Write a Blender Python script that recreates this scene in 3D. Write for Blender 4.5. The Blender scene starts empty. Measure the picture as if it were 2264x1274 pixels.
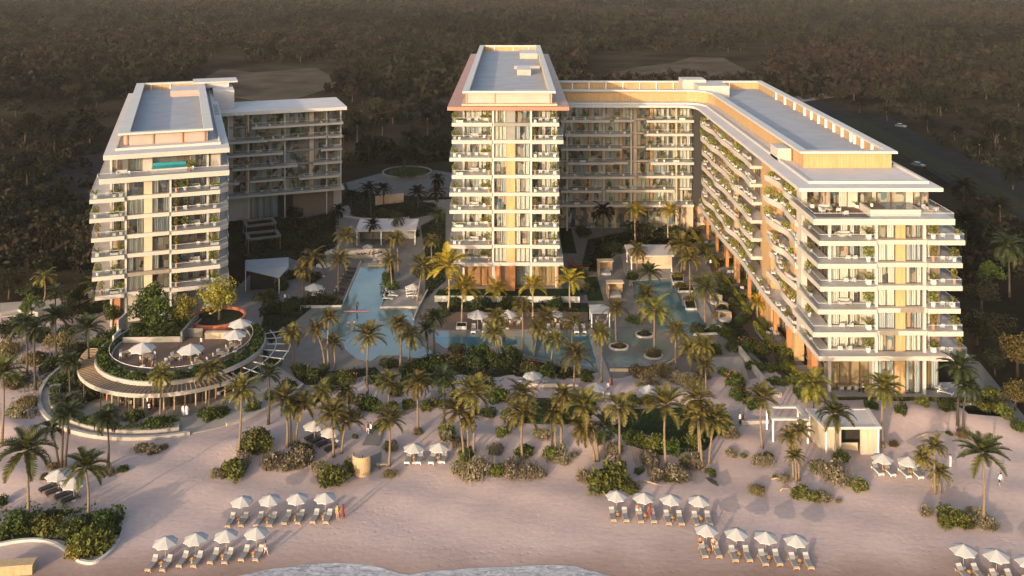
import bpy, bmesh, math, random
import numpy as np
from mathutils import Vector, Matrix
rnd = random.Random(7)
R = math.radians
sc = bpy.context.scene
COL = sc.collection
# ------------------------------------------------------------------ camera frame (shift lens, level camera)
F, CX, HY, CH = 2060.0, 1132.0, -85.0, 66.5

DUNES = [(1455, 878, 7, 4, 1.5), (1965, 925, 9, 5, 1.3), (1300, 985, 5, 3, .7), (1420, 985, 5, 3, .8), (640, 985, 5, 3, .6),
         (1060, 975, 6, 3, .7), (1200, 985, 4, 3, .5), (1620, 985, 5, 3, .6), (1850, 1050, 5, 3, .5), (2150, 930, 6, 4, .8), (560, 985, 4, 3, .6),
         (60, 950, 8, 4, .7), (30, 1060, 6, 4, .5)]
def flat(px, py, z=0.0):
    Y = F * (CH - z) / (py - HY)
    return ((px - CX) / F * Y, Y, z)
DW = [flat(a, b)[:2] + (c, d, e) for a, b, c, d, e in DUNES]
def terr(x, y):
    m = min(1, max(0, (y - 106) / 10)) * min(1, max(0, (152 - y) / 6))
    r2 = math.hypot(x + 53, y - 150)
    m *= min(1, max(0, (r2 - 21) / 4))
    h = 0.0
    for cx, cy, rx, ry, a in DW:
        q = ((x - cx) / rx) ** 2 + ((y - cy) / ry) ** 2
        if q < 9: h += a * math.exp(-q)
    h += .13 + .14 * (math.sin(x * .45 + y * .21) * math.sin(y * .5 - x * .13 + 1) + .6 * math.sin(x * .9 - y * .7))
    beach = .04 + .04 * math.sin(x * .21 + 1.3 * math.sin(y * .17)) * min(1, max(0, (y - 100) / 6))
    return h * m + beach * min(1, max(0, (152 - y) / 6))
def gp(px, py):
    "the point of the ground that shows at a pixel of the photograph"
    z = 0.0
    for _ in range(5):
        x, y, _z = flat(px, py, z)
        z = terr(x, y)
    return Vector((x, y, z))
def atY(px, py, Y):
    return Vector(((px - CX) / F * Y, Y, CH - (py - HY) * Y / F))

# ------------------------------------------------------------------ materials
M = {}
def _mat(name):
    m = bpy.data.materials.new(name); m.use_nodes = True
    nt = m.node_tree; nt.nodes.clear()
    out = nt.nodes.new('ShaderNodeOutputMaterial'); M[name] = m
    return m, nt, out
def mat(name, col, rough=.8, ns=1.0, amt=.12, bump=0.0, bs=None, spec=.3, metal=0.0, detail=5, col2=None, stretch=None):
    m, nt, out = _mat(name); N = nt.nodes.new; L = nt.links.new
    b = N('ShaderNodeBsdfPrincipled'); L(b.outputs[0], out.inputs[0])
    b.inputs['Roughness'].default_value = rough; b.inputs['Specular IOR Level'].default_value = spec; b.inputs['Metallic'].default_value = metal
    tc = N('ShaderNodeTexCoord'); src = tc.outputs['Object']
    if stretch:
        mp = N('ShaderNodeMapping'); mp.inputs['Scale'].default_value = stretch; L(src, mp.inputs[0]); src = mp.outputs[0]
    no = N('ShaderNodeTexNoise'); no.inputs['Scale'].default_value = ns; no.inputs['Detail'].default_value = detail; L(src, no.inputs['Vector'])
    rp = N('ShaderNodeValToRGB'); L(no.outputs['Fac'], rp.inputs[0])
    c2 = col2 or tuple(min(1, c * (1 + amt)) for c in col)
    c1 = tuple(c * (1 - amt) for c in col)
    rp.color_ramp.elements[0].position = .32; rp.color_ramp.elements[1].position = .68
    rp.color_ramp.elements[0].color = (*c1, 1); rp.color_ramp.elements[1].color = (*c2, 1)
    L(rp.outputs[0], b.inputs['Base Color'])
    if bump:
        n2 = N('ShaderNodeTexNoise'); n2.inputs['Scale'].default_value = bs or ns * 6; n2.inputs['Detail'].default_value = 6; L(src, n2.inputs['Vector'])
        bu = N('ShaderNodeBump'); bu.inputs['Strength'].default_value = bump; bu.inputs['Distance'].default_value = .15
        L(n2.outputs['Fac'], bu.inputs['Height']); L(bu.outputs[0], b.inputs['Normal'])
    return m
def leafmat(name, dark, light, trans=.25, rough=.6):
    m, nt, out = _mat(name); N = nt.nodes.new; L = nt.links.new
    ge = N('ShaderNodeNewGeometry'); oi = N('ShaderNodeObjectInfo')
    rp = N('ShaderNodeValToRGB'); L(ge.outputs['Random Per Island'], rp.inputs[0])
    rp.color_ramp.elements[0].color = (*dark, 1); rp.color_ramp.elements[1].color = (*light, 1)
    hs = N('ShaderNodeHueSaturation'); L(rp.outputs[0], hs.inputs['Color'])
    mr = N('ShaderNodeMapRange'); L(oi.outputs['Random'], mr.inputs[0]); mr.inputs[3].default_value = .75; mr.inputs[4].default_value = 1.25
    L(mr.outputs[0], hs.inputs['Value'])
    mr2 = N('ShaderNodeMapRange'); L(oi.outputs['Random'], mr2.inputs[0]); mr2.inputs[3].default_value = .485; mr2.inputs[4].default_value = .512
    L(mr2.outputs[0], hs.inputs['Hue'])
    b = N('ShaderNodeBsdfPrincipled'); b.inputs['Roughness'].default_value = rough; b.inputs['Specular IOR Level'].default_value = .25 if trans > .1 else 0
    L(hs.outputs[0], b.inputs['Base Color'])
    t = N('ShaderNodeBsdfTranslucent'); L(hs.outputs[0], t.inputs[0])
    mx = N('ShaderNodeMixShader'); mx.inputs[0].default_value = trans
    L(b.outputs[0], mx.inputs[1]); L(t.outputs[0], mx.inputs[2]); L(mx.outputs[0], out.inputs[0])
    return m
def glassmat(name, tint, refl=1.0, rough=.02):
    m, nt, out = _mat(name); N = nt.nodes.new; L = nt.links.new
    tr = N('ShaderNodeBsdfTransparent'); tr.inputs[0].default_value = (*tint, 1)
    gl = N('ShaderNodeBsdfGlossy'); gl.inputs['Roughness'].default_value = rough; gl.inputs[0].default_value = (.9, .95, 1, 1)
    fr = N('ShaderNodeFresnel'); fr.inputs[0].default_value = 1.5
    mu = N('ShaderNodeMath'); mu.operation = 'MULTIPLY_ADD'; mu.inputs[1].default_value = refl; mu.inputs[2].default_value = .03; L(fr.outputs[0], mu.inputs[0])
    mx = N('ShaderNodeMixShader'); L(mu.outputs[0], mx.inputs[0]); L(tr.outputs[0], mx.inputs[1]); L(gl.outputs[0], mx.inputs[2]); L(mx.outputs[0], out.inputs[0])
    return m
def watermat(name, col, col2, ns=.15, bump=.12, bs=1.2, rough=.06):
    m = mat(name, col, rough, ns, 0, bump, bs, .5, 0, 3, col2)
    return m

mat('stucco', (.405, .365, .328), .75, .35, .05, .05, 8)
mat('stucco_white', (.435, .415, .39), .7, .5, .04, .05, 8)
mat('stucco_warm', (.46, .355, .25), .8, .3, .08, .06, 8)
mat('slab_top', (.52, .455, .42), .6, .6, .08)
mat('wood_tan', (.40, .255, .125), .65, 1.2, .16, .1, 6, stretch=(3, 3, .25))
mat('wood_orange', (.38, .17, .07), .6, 1.2, .18, stretch=(3, 3, .25))
mat('wood_deck', (.125, .082, .06), .7, 1.5, .25, .1, 5, stretch=(.4, 6, 1))
mat('wood_grey', (.155, .115, .085), .75, 1.5, .25, .15, 5, stretch=(6, .6, 1))
mat('brown_roof', (.34, .155, .105), .5, .4, .08)
mat('pink_panel', (.40, .30, .265), .35, .4, .06)
mat('roof_grey', (.29, .29, .305), .85, .25, .08, .1, 4)
mat('roof_eave', (.47, .43, .415), .75, .3, .05)
mat('dark_metal', (.03, .03, .032), .45, 2, .1)
mat('bronze', (.13, .10, .075), .45, 2, .1, metal=.4)
mat('mid_metal', (.20, .17, .14), .5, 2, .1)
mat('white_metal', (.78, .76, .73), .4, 2, .03)
mat('grey_panel', (.20, .19, .18), .6, 1, .08)
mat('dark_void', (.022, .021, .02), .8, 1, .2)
mat('terracotta', (.33, .105, .06), .8, 1.5, .15, .2, 6)
mat('fabric_white', (.365, .352, .34), .85, 3, .04)
mat('fabric_grey', (.19, .187, .19), .9, 3, .06)
mat('fabric_orange', (.62, .25, .06), .85, 3, .2)
mat('fabric_black', (.03, .03, .035), .8, 3, .2)
mat('wood_light', (.36, .25, .145), .6, 3, .15)
mat('hut_wall', (.40, .33, .25), .7, 1.5, .12, stretch=(3, 3, .3))
mat('pot_white', (.70, .66, .61), .7, 3, .06)
mat('pot_clay', (.42, .22, .12), .8, 3, .1)
mat('paving', (.15, .135, .122), .8, .5, .1, .06, 5)  # darker base colour: the garden's shade is put into it
mat('paving_light', (.27, .24, .215), .8, .5, .08, .06, 5)
mat('paving_dark', (.068, .054, .042), 1, .05, .35, .1, 4, spec=0, detail=9)
mat('concrete_wall', (.33, .30, .27), .8, .6, .08, .1, 4)
mat('drive', (.095, .09, .086), .95, .5, .15, .06, 5, spec=.1)
mat('asphalt', (.013, .0135, .0145), 1, .15, .25, .1, 3, spec=.05)
mat('road_paint', (.35, .35, .35), .8, 2, .2)
mat('soil', (.020, .0165, .012), 1, .03, .5, .5, .3, spec=0, detail=12, col2=(.042, .033, .022))
mat('lawn', (.016, .030, .010), 1, .4, .3, .5, 9, spec=.03)
mat('lawn_sunlit', (.13, .16, .02), .9, .4, .25, .5, 9)  # brighter copy of the lawn, sunshine put into its colour
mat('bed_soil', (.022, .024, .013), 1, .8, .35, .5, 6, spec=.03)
mat('skin', (.50, .28, .19), .6, 4, .05)
mat('skin_dark', (.30, .15, .09), .6, 4, .05)
mat('hair', (.02, .013, .01), .6, 9, .2)
mat('cloth_white', (.78, .77, .75), .85, 6, .05)
mat('cloth_black', (.02, .02, .024), .85, 6, .1)
mat('cloth_red', (.15, .03, .03), .85, 6, .1)
mat('cloth_yellow', (.32, .24, .06), .85, 6, .1)
mat('cloth_blue', (.06, .10, .22), .85, 6, .1)
mat('cloth_pink', (.60, .25, .24), .85, 6, .1)
mat('curtain', (.62, .56, .48), .85, .5, .12, stretch=(1, 1, .2))
mat('curtain_grey', (.42, .42, .42), .85, .5, .12, stretch=(1, 1, .2))
mat('bark', (.17, .125, .085), .9, 2, .2, .5, 9, stretch=(1, 1, 4))
mat('bark_dark', (.055, .042, .033), .9, 2, .2, .5, 9)
mat('bark_pale', (.34, .26, .17), .9, 2, .2, .5, 9, stretch=(1, 1, 4))
mat('car_white', (.13, .13, .13), .3, 1, .02, spec=.5)
mat('car_silver', (.06, .063, .066), .3, 1, .02, spec=.5)
mat('car_glass', (.02, .025, .03), .1, 1, .02, spec=.6)
mat('rubber', (.02, .02, .02), .8, 4, .1)
mat('shade_cloth', (.27, .28, .30), .7, .6, .06)
leafmat('leaf_olive', (.040, .036, .009), (.175, .140, .034), .25)  # on palms this duller green puts the garden's dimness into the colour
leafmat('leaf_fresh', (.06, .065, .012), (.20, .17, .03), .3)
leafmat('leaf_gold_sunlit', (.18, .145, .015), (.52, .40, .04), .35)  # brighter copy of the palm leaf with sunlight put into the colour
leafmat('leaf_palm', (.022, .030, .007), (.095, .095, .020), .25)
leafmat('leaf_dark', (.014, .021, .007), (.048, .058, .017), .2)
leafmat('leaf_black', (.0055, .0062, .005), (.011, .012, .009), .1)
leafmat('leaf_green', (.018, .034, .007), (.080, .108, .018), .25)
leafmat('leaf_seagrape', (.034, .042, .008), (.145, .150, .028), .25)
leafmat('leaf_dry', (.082, .068, .042), (.24, .20, .13), .15)
leafmat('leaf_brown', (.066, .052, .024), (.175, .135, .06), .15)
leafmat('leaf_yellow', (.09, .08, .012), (.28, .23, .035), .3)
leafmat('leaf_balcony', (.075, .09, .016), (.26, .26, .05), .3)
leafmat('leaf_hedge_sunlit', (.10, .095, .010), (.34, .29, .025), .3)  # yellowed and brightened: sunlight on the hedges is put into the colour
leafmat('leaf_flower', (.06, .05, .02), (.40, .16, .09), .25)
leafmat('leaf_scrub', (.0115, .0125, .0085), (.027, .028, .018), .1)
leafmat('leaf_scrub_brown', (.018, .0145, .011), (.040, .031, .023), .1)
glassmat('glass', (.84, .91, .93), .75)
glassmat('glass_rail', (.90, .95, .97), .7)
watermat('pool_water', (.085, .125, .108), (.115, .158, .135))
watermat('pool_deep', (.030, .105, .135), (.050, .135, .165))
watermat('pool_shallow', (.095, .125, .125), (.13, .155, .152))
watermat('pool_splash', (.095, .108, .108), (.125, .138, .135))
watermat('pool_teal', (.02, .20, .24), (.04, .26, .30))
# interior seen through the windows: blocks of furniture-like tones
def _interior():
    m, nt, out = _mat('room'); N = nt.nodes.new; L = nt.links.new
    b = N('ShaderNodeBsdfPrincipled'); b.inputs['Roughness'].default_value = .8; L(b.outputs[0], out.inputs[0])
    tc = N('ShaderNodeTexCoord'); mp = N('ShaderNodeMapping'); mp.inputs['Scale'].default_value = (.9, .9, .7); L(tc.outputs['Object'], mp.inputs[0])
    vo = N('ShaderNodeTexVoronoi'); vo.distance = 'CHEBYCHEV'; vo.inputs['Scale'].default_value = 1.1; L(mp.outputs[0], vo.inputs['Vector'])
    se = N('ShaderNodeSeparateColor'); L(vo.outputs['Color'], se.inputs[0])
    rp = N('ShaderNodeValToRGB'); rp.color_ramp.interpolation = 'CONSTANT'; L(se.outputs[0], rp.inputs[0])
    cs = [(0, (.16, .12, .09)), (.22, (.34, .25, .18)), (.42, (.06, .053, .05)), (.54, (.46, .37, .28)), (.76, (.12, .17, .19)), (.87, (.44, .27, .17))]
    e = rp.color_ramp.elements
    e[0].position, e[0].color = cs[0][0], (*cs[0][1], 1); e[1].position, e[1].color = cs[1][0], (*cs[1][1], 1)
    for p, c in cs[2:]:
        k = e.new(p); k.color = (*c, 1)
    L(rp.outputs[0], b.inputs['Base Color'])
_interior()
def _sand():
    m, nt, out = _mat('sand'); N = nt.nodes.new; L = nt.links.new
    b = N('ShaderNodeBsdfPrincipled'); b.inputs['Roughness'].default_value = .9; b.inputs['Specular IOR Level'].default_value = .15; L(b.outputs[0], out.inputs[0])
    tc = N('ShaderNodeTexCoord'); ob = tc.outputs['Object']
    n1 = N('ShaderNodeTexNoise'); n1.inputs['Scale'].default_value = .06; n1.inputs['Detail'].default_value = 6; L(ob, n1.inputs['Vector'])
    r1 = N('ShaderNodeValToRGB'); L(n1.outputs['Fac'], r1.inputs[0])
    r1.color_ramp.elements[0].position = .35; r1.color_ramp.elements[1].position = .65
    r1.color_ramp.elements[0].color = (.39, .294, .264, 1); r1.color_ramp.elements[1].color = (.452, .342, .311, 1)
    n3 = N('ShaderNodeTexNoise'); n3.inputs['Scale'].default_value = 1.7; n3.inputs['Detail'].default_value = 7; L(ob, n3.inputs['Vector'])
    r3 = N('ShaderNodeMapRange'); L(n3.outputs['Fac'], r3.inputs[0]); r3.inputs[1].default_value = .3; r3.inputs[2].default_value = .7; r3.inputs[3].default_value = .93; r3.inputs[4].default_value = 1.05
    mx = N('ShaderNodeMix'); mx.data_type = 'RGBA'; mx.blend_type = 'MULTIPLY'; mx.inputs[0].default_value = 1
    L(r1.outputs[0], mx.inputs[6]); L(r3.outputs[0], mx.inputs[7])
    # wet sand along the water line: it is darker because it is wet (y runs inland)
    sp = N('ShaderNodeSeparateXYZ'); L(ob, sp.inputs[0])
    n4 = N('ShaderNodeTexNoise'); n4.inputs['Scale'].default_value = .12; L(ob, n4.inputs['Vector'])
    ad = N('ShaderNodeMath'); ad.operation = 'MULTIPLY_ADD'; ad.inputs[1].default_value = 5; L(n4.outputs['Fac'], ad.inputs[0]); L(sp.outputs[1], ad.inputs[2])
    wr = N('ShaderNodeMapRange'); L(ad.outputs[0], wr.inputs[0]); wr.inputs[1].default_value = 103.2; wr.inputs[2].default_value = 109; wr.inputs[3].default_value = 1; wr.inputs[4].default_value = 0
    m2 = N('ShaderNodeMix'); m2.data_type = 'RGBA'; m2.blend_type = 'MULTIPLY'; L(wr.outputs[0], m2.inputs[0]); L(mx.outputs[2], m2.inputs[6]); m2.inputs[7].default_value = (.60, .53, .48, 1)
    L(m2.outputs[2], b.inputs['Base Color'])
    mp = N('ShaderNodeMapping'); mp.inputs['Scale'].default_value = (.55, 1.3, 1); mp.inputs['Rotation'].default_value = (0, 0, .2); L(ob, mp.inputs[0])
    n2 = N('ShaderNodeTexNoise'); n2.inputs['Scale'].default_value = 1.1; n2.inputs['Detail'].default_value = 7; n2.inputs['Distortion'].default_value = .6; L(mp.outputs[0], n2.inputs['Vector'])
    bu = N('ShaderNodeBump'); bu.inputs['Strength'].default_value = .22; bu.inputs['Distance'].default_value = .18; L(n2.outputs['Fac'], bu.inputs['Height'])
    # trodden sand: little dents where people have walked
    vo = N('ShaderNodeTexVoronoi'); vo.feature = 'SMOOTH_F1'; vo.inputs['Scale'].default_value = 1.5; L(ob, vo.inputs['Vector'])
    vr = N('ShaderNodeMapRange'); L(vo.outputs['Distance'], vr.inputs[0]); vr.inputs[1].default_value = .05; vr.inputs[2].default_value = .35
    nm = N('ShaderNodeTexNoise'); nm.inputs['Scale'].default_value = .09; nm.inputs['Detail'].default_value = 4; L(ob, nm.inputs['Vector'])
    nr = N('ShaderNodeMapRange'); L(nm.outputs['Fac'], nr.inputs[0]); nr.inputs[1].default_value = .45; nr.inputs[2].default_value = .62; nr.inputs[4].default_value = .55
    b2 = N('ShaderNodeBump'); b2.inputs['Distance'].default_value = .045; L(nr.outputs[0], b2.inputs['Strength']); L(vr.outputs[0], b2.inputs['Height']); L(bu.outputs[0], b2.inputs['Normal']); L(b2.outputs[0], b.inputs['Normal'])
_sand()
def _sea():
    m, nt, out = _mat('sea_foam'); N = nt.nodes.new; L = nt.links.new
    b = N('ShaderNodeBsdfPrincipled'); b.inputs['Roughness'].default_value = .3; L(b.outputs[0], out.inputs[0])
    tc = N('ShaderNodeTexCoord'); ob = tc.outputs['Object']
    n = N('ShaderNodeTexNoise'); n.inputs['Scale'].default_value = .7; n.inputs['Detail'].default_value = 4; L(ob, n.inputs['Vector'])
    ma = N('ShaderNodeMix'); ma.data_type = 'VECTOR'; ma.inputs[0].default_value = .45; L(ob, ma.inputs[4]); L(n.outputs['Color'], ma.inputs[5])
    mp = N('ShaderNodeMapping'); mp.inputs['Scale'].default_value = (.8, 1.5, 1); L(ma.outputs[1], mp.inputs[0])
    v = N('ShaderNodeTexNoise'); v.inputs['Scale'].default_value = 1.6; v.inputs['Detail'].default_value = 9; v.inputs['Roughness'].default_value = .68; v.inputs['Distortion'].default_value = 1.6; L(mp.outputs[0], v.inputs['Vector'])
    r = N('ShaderNodeValToRGB'); L(v.outputs['Fac'], r.inputs[0])
    r.color_ramp.elements[0].position = .40; r.color_ramp.elements[0].color = (.19, .175, .18, 1)
    r.color_ramp.elements[1].position = .62; r.color_ramp.elements[1].color = (.50, .48, .48, 1)
    L(r.outputs[0], b.inputs['Base Color'])
    bu = N('ShaderNodeBump'); bu.inputs['Strength'].default_value = .4; bu.inputs['Distance'].default_value = .1; L(r.outputs[0], bu.inputs['Height']); L(bu.outputs[0], b.inputs['Normal'])
_sea()

# ------------------------------------------------------------------ meshes and objects
class MB:
    def __init__(s): s.v = []; s.f = []; s.m = []
    def quad(s, *ps, m=0):
        i = len(s.v); s.v += [tuple(p) for p in ps]; s.f.append(tuple(range(i, i + len(ps)))); s.m.append(m)
    def box(s, x0, x1, y0, y1, z0, z1, m=0, mt=None):
        i = len(s.v)
        s.v += [(x0, y0, z0), (x1, y0, z0), (x1, y1, z0), (x0, y1, z0), (x0, y0, z1), (x1, y0, z1), (x1, y1, z1), (x0, y1, z1)]
        s.f += [(i, i + 3, i + 2, i + 1), (i + 4, i + 5, i + 6, i + 7), (i, i + 1, i + 5, i + 4), (i + 1, i + 2, i + 6, i + 5), (i + 2, i + 3, i + 7, i + 6), (i + 3, i, i + 4, i + 7)]
        s.m += [m, m if mt is None else mt, m, m, m, m]
        return s
    def prism(s, poly, z0, z1, m=0, mt=None, bottom=True):
        a = sum(poly[k][0] * poly[(k + 1) % len(poly)][1] - poly[(k + 1) % len(poly)][0] * poly[k][1] for k in range(len(poly)))
        if a < 0: poly = poly[::-1]
        n = len(poly); i = len(s.v)
        s.v += [(p[0], p[1], z0) for p in poly] + [(p[0], p[1], z1) for p in poly]
        s.f.append(tuple(range(i + n, i + 2 * n))); s.m.append(m if mt is None else mt)
        if bottom: s.f.append(tuple(range(i + n - 1, i - 1, -1))); s.m.append(m)
        for k in range(n):
            j = (k + 1) % n; s.f.append((i + k, i + j, i + n + j, i + n + k)); s.m.append(m)
        return s
    def ring(s, outer, inner, z0, z1, m=0, mt=None, closed=True):
        n = len(outer); i = len(s.v)
        for z in (z0, z1): s.v += [(p[0], p[1], z) for p in outer] + [(p[0], p[1], z) for p in inner]
        o0, i0, o1, i1 = i, i + n, i + 2 * n, i + 3 * n
        for k in range(n if closed else n - 1):
            j = (k + 1) % n
            s.f += [(o0 + k, o0 + j, o1 + j, o1 + k), (i0 + j, i0 + k, i1 + k, i1 + j), (o1 + k, o1 + j, i1 + j, i1 + k), (o0 + j, o0 + k, i0 + k, i0 + j)]
            s.m += [m, m, m if mt is None else mt, m]
        if not closed:
            s.f += [(o0, o1, i1, i0), (o0 + n - 1, i0 + n - 1, i1 + n - 1, o1 + n - 1)]; s.m += [m, m]
        return s
    def tube(s, pts, rad, n=8, m=0, cap=True):
        pts = [Vector(p) for p in pts]; rad = rad if isinstance(rad, (list, tuple)) else [rad] * len(pts)
        base = len(s.v)
        for k, p in enumerate(pts):
            d = (pts[min(k + 1, len(pts) - 1)] - pts[max(k - 1, 0)]).normalized()
            a = d.cross(Vector((0, 0, 1)) if abs(d.z) < .9 else Vector((1, 0, 0))).normalized(); b = d.cross(a)
            for q in range(n):
                t = 2 * math.pi * q / n; s.v.append(tuple(p + (a * math.cos(t) + b * math.sin(t)) * rad[k]))
        for k in range(len(pts) - 1):
            for q in range(n):
                w = (q + 1) % n; o = base + k * n
                s.f.append((o + q, o + w, o + n + w, o + n + q)); s.m.append(m)
        if cap:
            s.f.append(tuple(base + q for q in range(n))[::-1]); s.m.append(m)
            o = base + (len(pts) - 1) * n; s.f.append(tuple(o + q for q in range(n))); s.m.append(m)
        return s
    def lathe(s, prof, n=12, c=(0, 0, 0), m=0):
        base = len(s.v)
        for r, z in prof:
            for q in range(n):
                t = 2 * math.pi * q / n; s.v.append((c[0] + r * math.cos(t), c[1] + r * math.sin(t), c[2] + z))
        for k in range(len(prof) - 1):
            for q in range(n):
                w = (q + 1) % n; o = base + k * n
                s.f.append((o + q, o + w, o + n + w, o + n + q)); s.m.append(m)
        return s
    def mesh(s, name, mats, smooth=False):
        me = bpy.data.meshes.new(name); me.from_pydata(s.v, [], s.f)
        for mm in ([mats] if isinstance(mats, str) else mats): me.materials.append(M[mm])
        me.polygons.foreach_set('material_index', s.m)
        if smooth: me.polygons.foreach_set('use_smooth', [True] * len(s.f))
        me.update(); return me
    def build(s, name, mats, parent=None, loc=None, rot=None, smooth=False):
        return ob(name, s.mesh(name, mats, smooth), parent, loc, rot)
def ob(name, me, parent=None, loc=None, rot=None, scale=None):
    o = bpy.data.objects.new(name, me); COL.objects.link(o)
    if parent is not None: o.parent = parent
    if loc is not None: o.location = loc
    if rot is not None: o.rotation_euler = rot if isinstance(rot, (tuple, list)) else (0, 0, rot)
    if scale is not None: o.scale = scale if isinstance(scale, (tuple, list)) else (scale,) * 3
    return o
def tag(o, label=None, cat=None, group=None, kind=None):
    if label: o['label'] = label
    if cat: o['category'] = cat
    if group: o['group'] = group
    if kind: o['kind'] = kind
    return o
def thing(name, label, cat, loc=(0, 0, 0), rot=0, group=None):
    return tag(ob(name, None, None, loc, rot), label, cat, group)
def struct(name, me, label=None):
    return tag(ob(name, me), label, None, None, 'structure')
def copy_tree(o, parent=None):
    c = o.copy(); COL.objects.link(c)
    if parent is not None: c.parent = parent
    for ch in list(o.children): copy_tree(ch, c)
    return c
PROTO = {}
def place(key, make, loc, rot=0, scale=1, label=None, group=None):
    "the first of a kind is built, each later one is a copy of it and of its parts"
    if key in PROTO: o = copy_tree(PROTO[key])
    else: o = PROTO[key] = make()
    o.location = loc; o.rotation_euler = (0, 0, rot); o.scale = scale if isinstance(scale, (tuple, list)) else (scale,) * 3
    if label: o['label'] = label
    if group: o['group'] = group
    elif 'group' in o: del o['group']
    return o
def np_mesh(name, V, Q, mats, mi=None):
    "V (N,3), Q (M,4) arrays to a mesh"
    me = bpy.data.meshes.new(name)
    me.vertices.add(len(V)); me.vertices.foreach_set('co', np.ascontiguousarray(V, dtype=np.float32).ravel())
    me.loops.add(Q.size); me.loops.foreach_set('vertex_index', np.ascontiguousarray(Q, dtype=np.int32).ravel())
    me.polygons.add(len(Q)); me.polygons.foreach_set('loop_start', np.arange(0, Q.size, Q.shape[1], dtype=np.int32))
    for mm in mats: me.materials.append(M[mm])
    if mi is not None: me.polygons.foreach_set('material_index', np.asarray(mi, dtype=np.int32))
    me.update(calc_edges=True); return me
def leaves(n, centers, size, rs, up=.35, asp=.55):
    "n leaf quads at centers (n,3): random facing, each a bent diamond"
    d = rs.normal(size=(n, 3)); d[:, 2] = np.abs(d[:, 2]) * .6 + up * .3; d /= np.linalg.norm(d, axis=1)[:, None]
    a = rs.normal(size=(n, 3)); a -= (a * d).sum(1)[:, None] * d; a /= np.linalg.norm(a, axis=1)[:, None]
    b = np.cross(d, a); s = size * rs.uniform(.65, 1.35, (n, 1))
    P = np.stack([centers - a * s, centers - b * s * asp + d * s * .15, centers + a * s, centers + b * s * asp + d * s * .15], 1)
    return P.reshape(-1, 3), np.arange(4 * n).reshape(n, 4)
def join(parts):
    Vs, Qs, mi, o = [], [], [], 0
    for V, Q, k in parts:
        Vs.append(V); Qs.append(Q + o); mi += [k] * len(Q); o += len(V)
    return np.concatenate(Vs), np.concatenate(Qs), mi
def arc(cx, cy, r, a0, a1, n):
    return [(cx + r * math.cos(R(a0 + (a1 - a0) * k / n)), cy + r * math.sin(R(a0 + (a1 - a0) * k / n))) for k in range(n + 1)]
ORD = ['first', 'second', 'third', 'fourth', 'fifth', 'sixth', 'seventh', 'eighth', 'ninth', 'tenth', 'eleventh', 'twelfth', 'thirteenth', 'fourteenth', 'fifteenth', 'sixteenth', 'seventeenth', 'eighteenth']
def smooth(pts, n=6):
    out = []
    for k in range(len(pts) - 1):
        p0 = pts[max(k - 1, 0)]; p1 = pts[k]; p2 = pts[k + 1]; p3 = pts[min(k + 2, len(pts) - 1)]
        for q in range(n):
            t = q / n
            out.append(tuple(.5 * ((2 * p1[i]) + (-p0[i] + p2[i]) * t + (2 * p0[i] - 5 * p1[i] + 4 * p2[i] - p3[i]) * t * t + (-p0[i] + 3 * p1[i] - 3 * p2[i] + p3[i]) * t ** 3) for i in (0, 1)))
    return out + [tuple(pts[-1])]

def _haze():
    m, nt, out = _mat('haze_air'); v = nt.nodes.new('ShaderNodeVolumePrincipled'); v.inputs['Color'].default_value = (.74, .70, .64, 1); v.inputs['Density'].default_value = .00007; v.inputs['Anisotropy'].default_value = 0.0
    nt.links.new(v.outputs[0], out.inputs['Volume'])
_haze()
# ================================================================== SETTING
g = MB(); g.quad((-3000, -400, -.25), (3000, -400, -.25), (3000, 4200, -.25), (-3000, 4200, -.25))
struct('ground', g.mesh('ground', 'soil'), 'dark scrubby soil stretching away behind the resort')
# sand: one sheet with dunes
def sand_sheet():
    xs = np.arange(-175, 121, .8); ys = np.arange(84, 190, .8)
    V, idx = [], {}
    Fc = []
    def inside(x, y):
        if y < 134: return True
        if x > 66: return y < 134 + (x - 66) * .03
        if y < 152: return True
        return x < -58 and y < 174 + 3 * math.sin(x * .3)
    def vid(i, j):
        k = (i, j)
        if k not in idx:
            idx[k] = len(V); x, y = float(xs[i]), float(ys[j]); V.append((x, y, terr(x, y)))
        return idx[k]
    for i in range(len(xs) - 1):
        for j in range(len(ys) - 1):
            if inside(xs[i] + .4, ys[j] + .4):
                Fc.append((vid(i, j), vid(i + 1, j), vid(i + 1, j + 1), vid(i, j + 1)))
    me = bpy.data.meshes.new('sand'); me.from_pydata(V, [], Fc); me.materials.append(M['sand'])
    me.polygons.foreach_set('use_smooth', [True] * len(Fc)); me.update(); return me
struct('beach', sand_sheet(), 'pale pink sand beach with low dunes')
def slab(name, m, px, z1, th=.06, label=None, top=None, kind='structure', cat=None):
    b = MB(); b.prism([flat(x, y, z1)[:2] for x, y in px], z1 - th, z1, 0, 1 if top else None)
    o = ob(name, b.mesh(name, [m, top] if top else m)); tag(o, label, cat, None, kind); return o
# sea with foam
sea_px = [(0, 1335), (300, 1300), (480, 1283), (540, 1273), (590, 1262), (640, 1255), (700, 1248), (750, 1246), (800, 1249), (850, 1258), (885, 1270), (905, 1272), (940, 1266), (1000, 1262),
          (1060, 1258), (1130, 1256), (1200, 1252), (1260, 1253), (1310, 1264), (1350, 1275), (1500, 1300), (2264, 1345)]
b = MB(); pts = [flat(x, y)[:2] for x, y in sea_px]
b.prism([(-170, pts[0][1])] + pts + [(170, pts[-1][1]), (170, 20), (-170, 20)], -.1, .07)
for (x0, y0), (x1, y1) in zip(smooth(pts, 5)[:-1], smooth(pts, 5)[1:]):
    w0, w1 = .22 + .14 * math.sin(x0 * 1.7), .22 + .14 * math.sin(x1 * 1.7); b.quad((x0, y0 - w0, .075), (x1, y1 - w1, .075), (x1, y1 + .12, .03), (x0, y0 + .12, .03), m=1)
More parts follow.
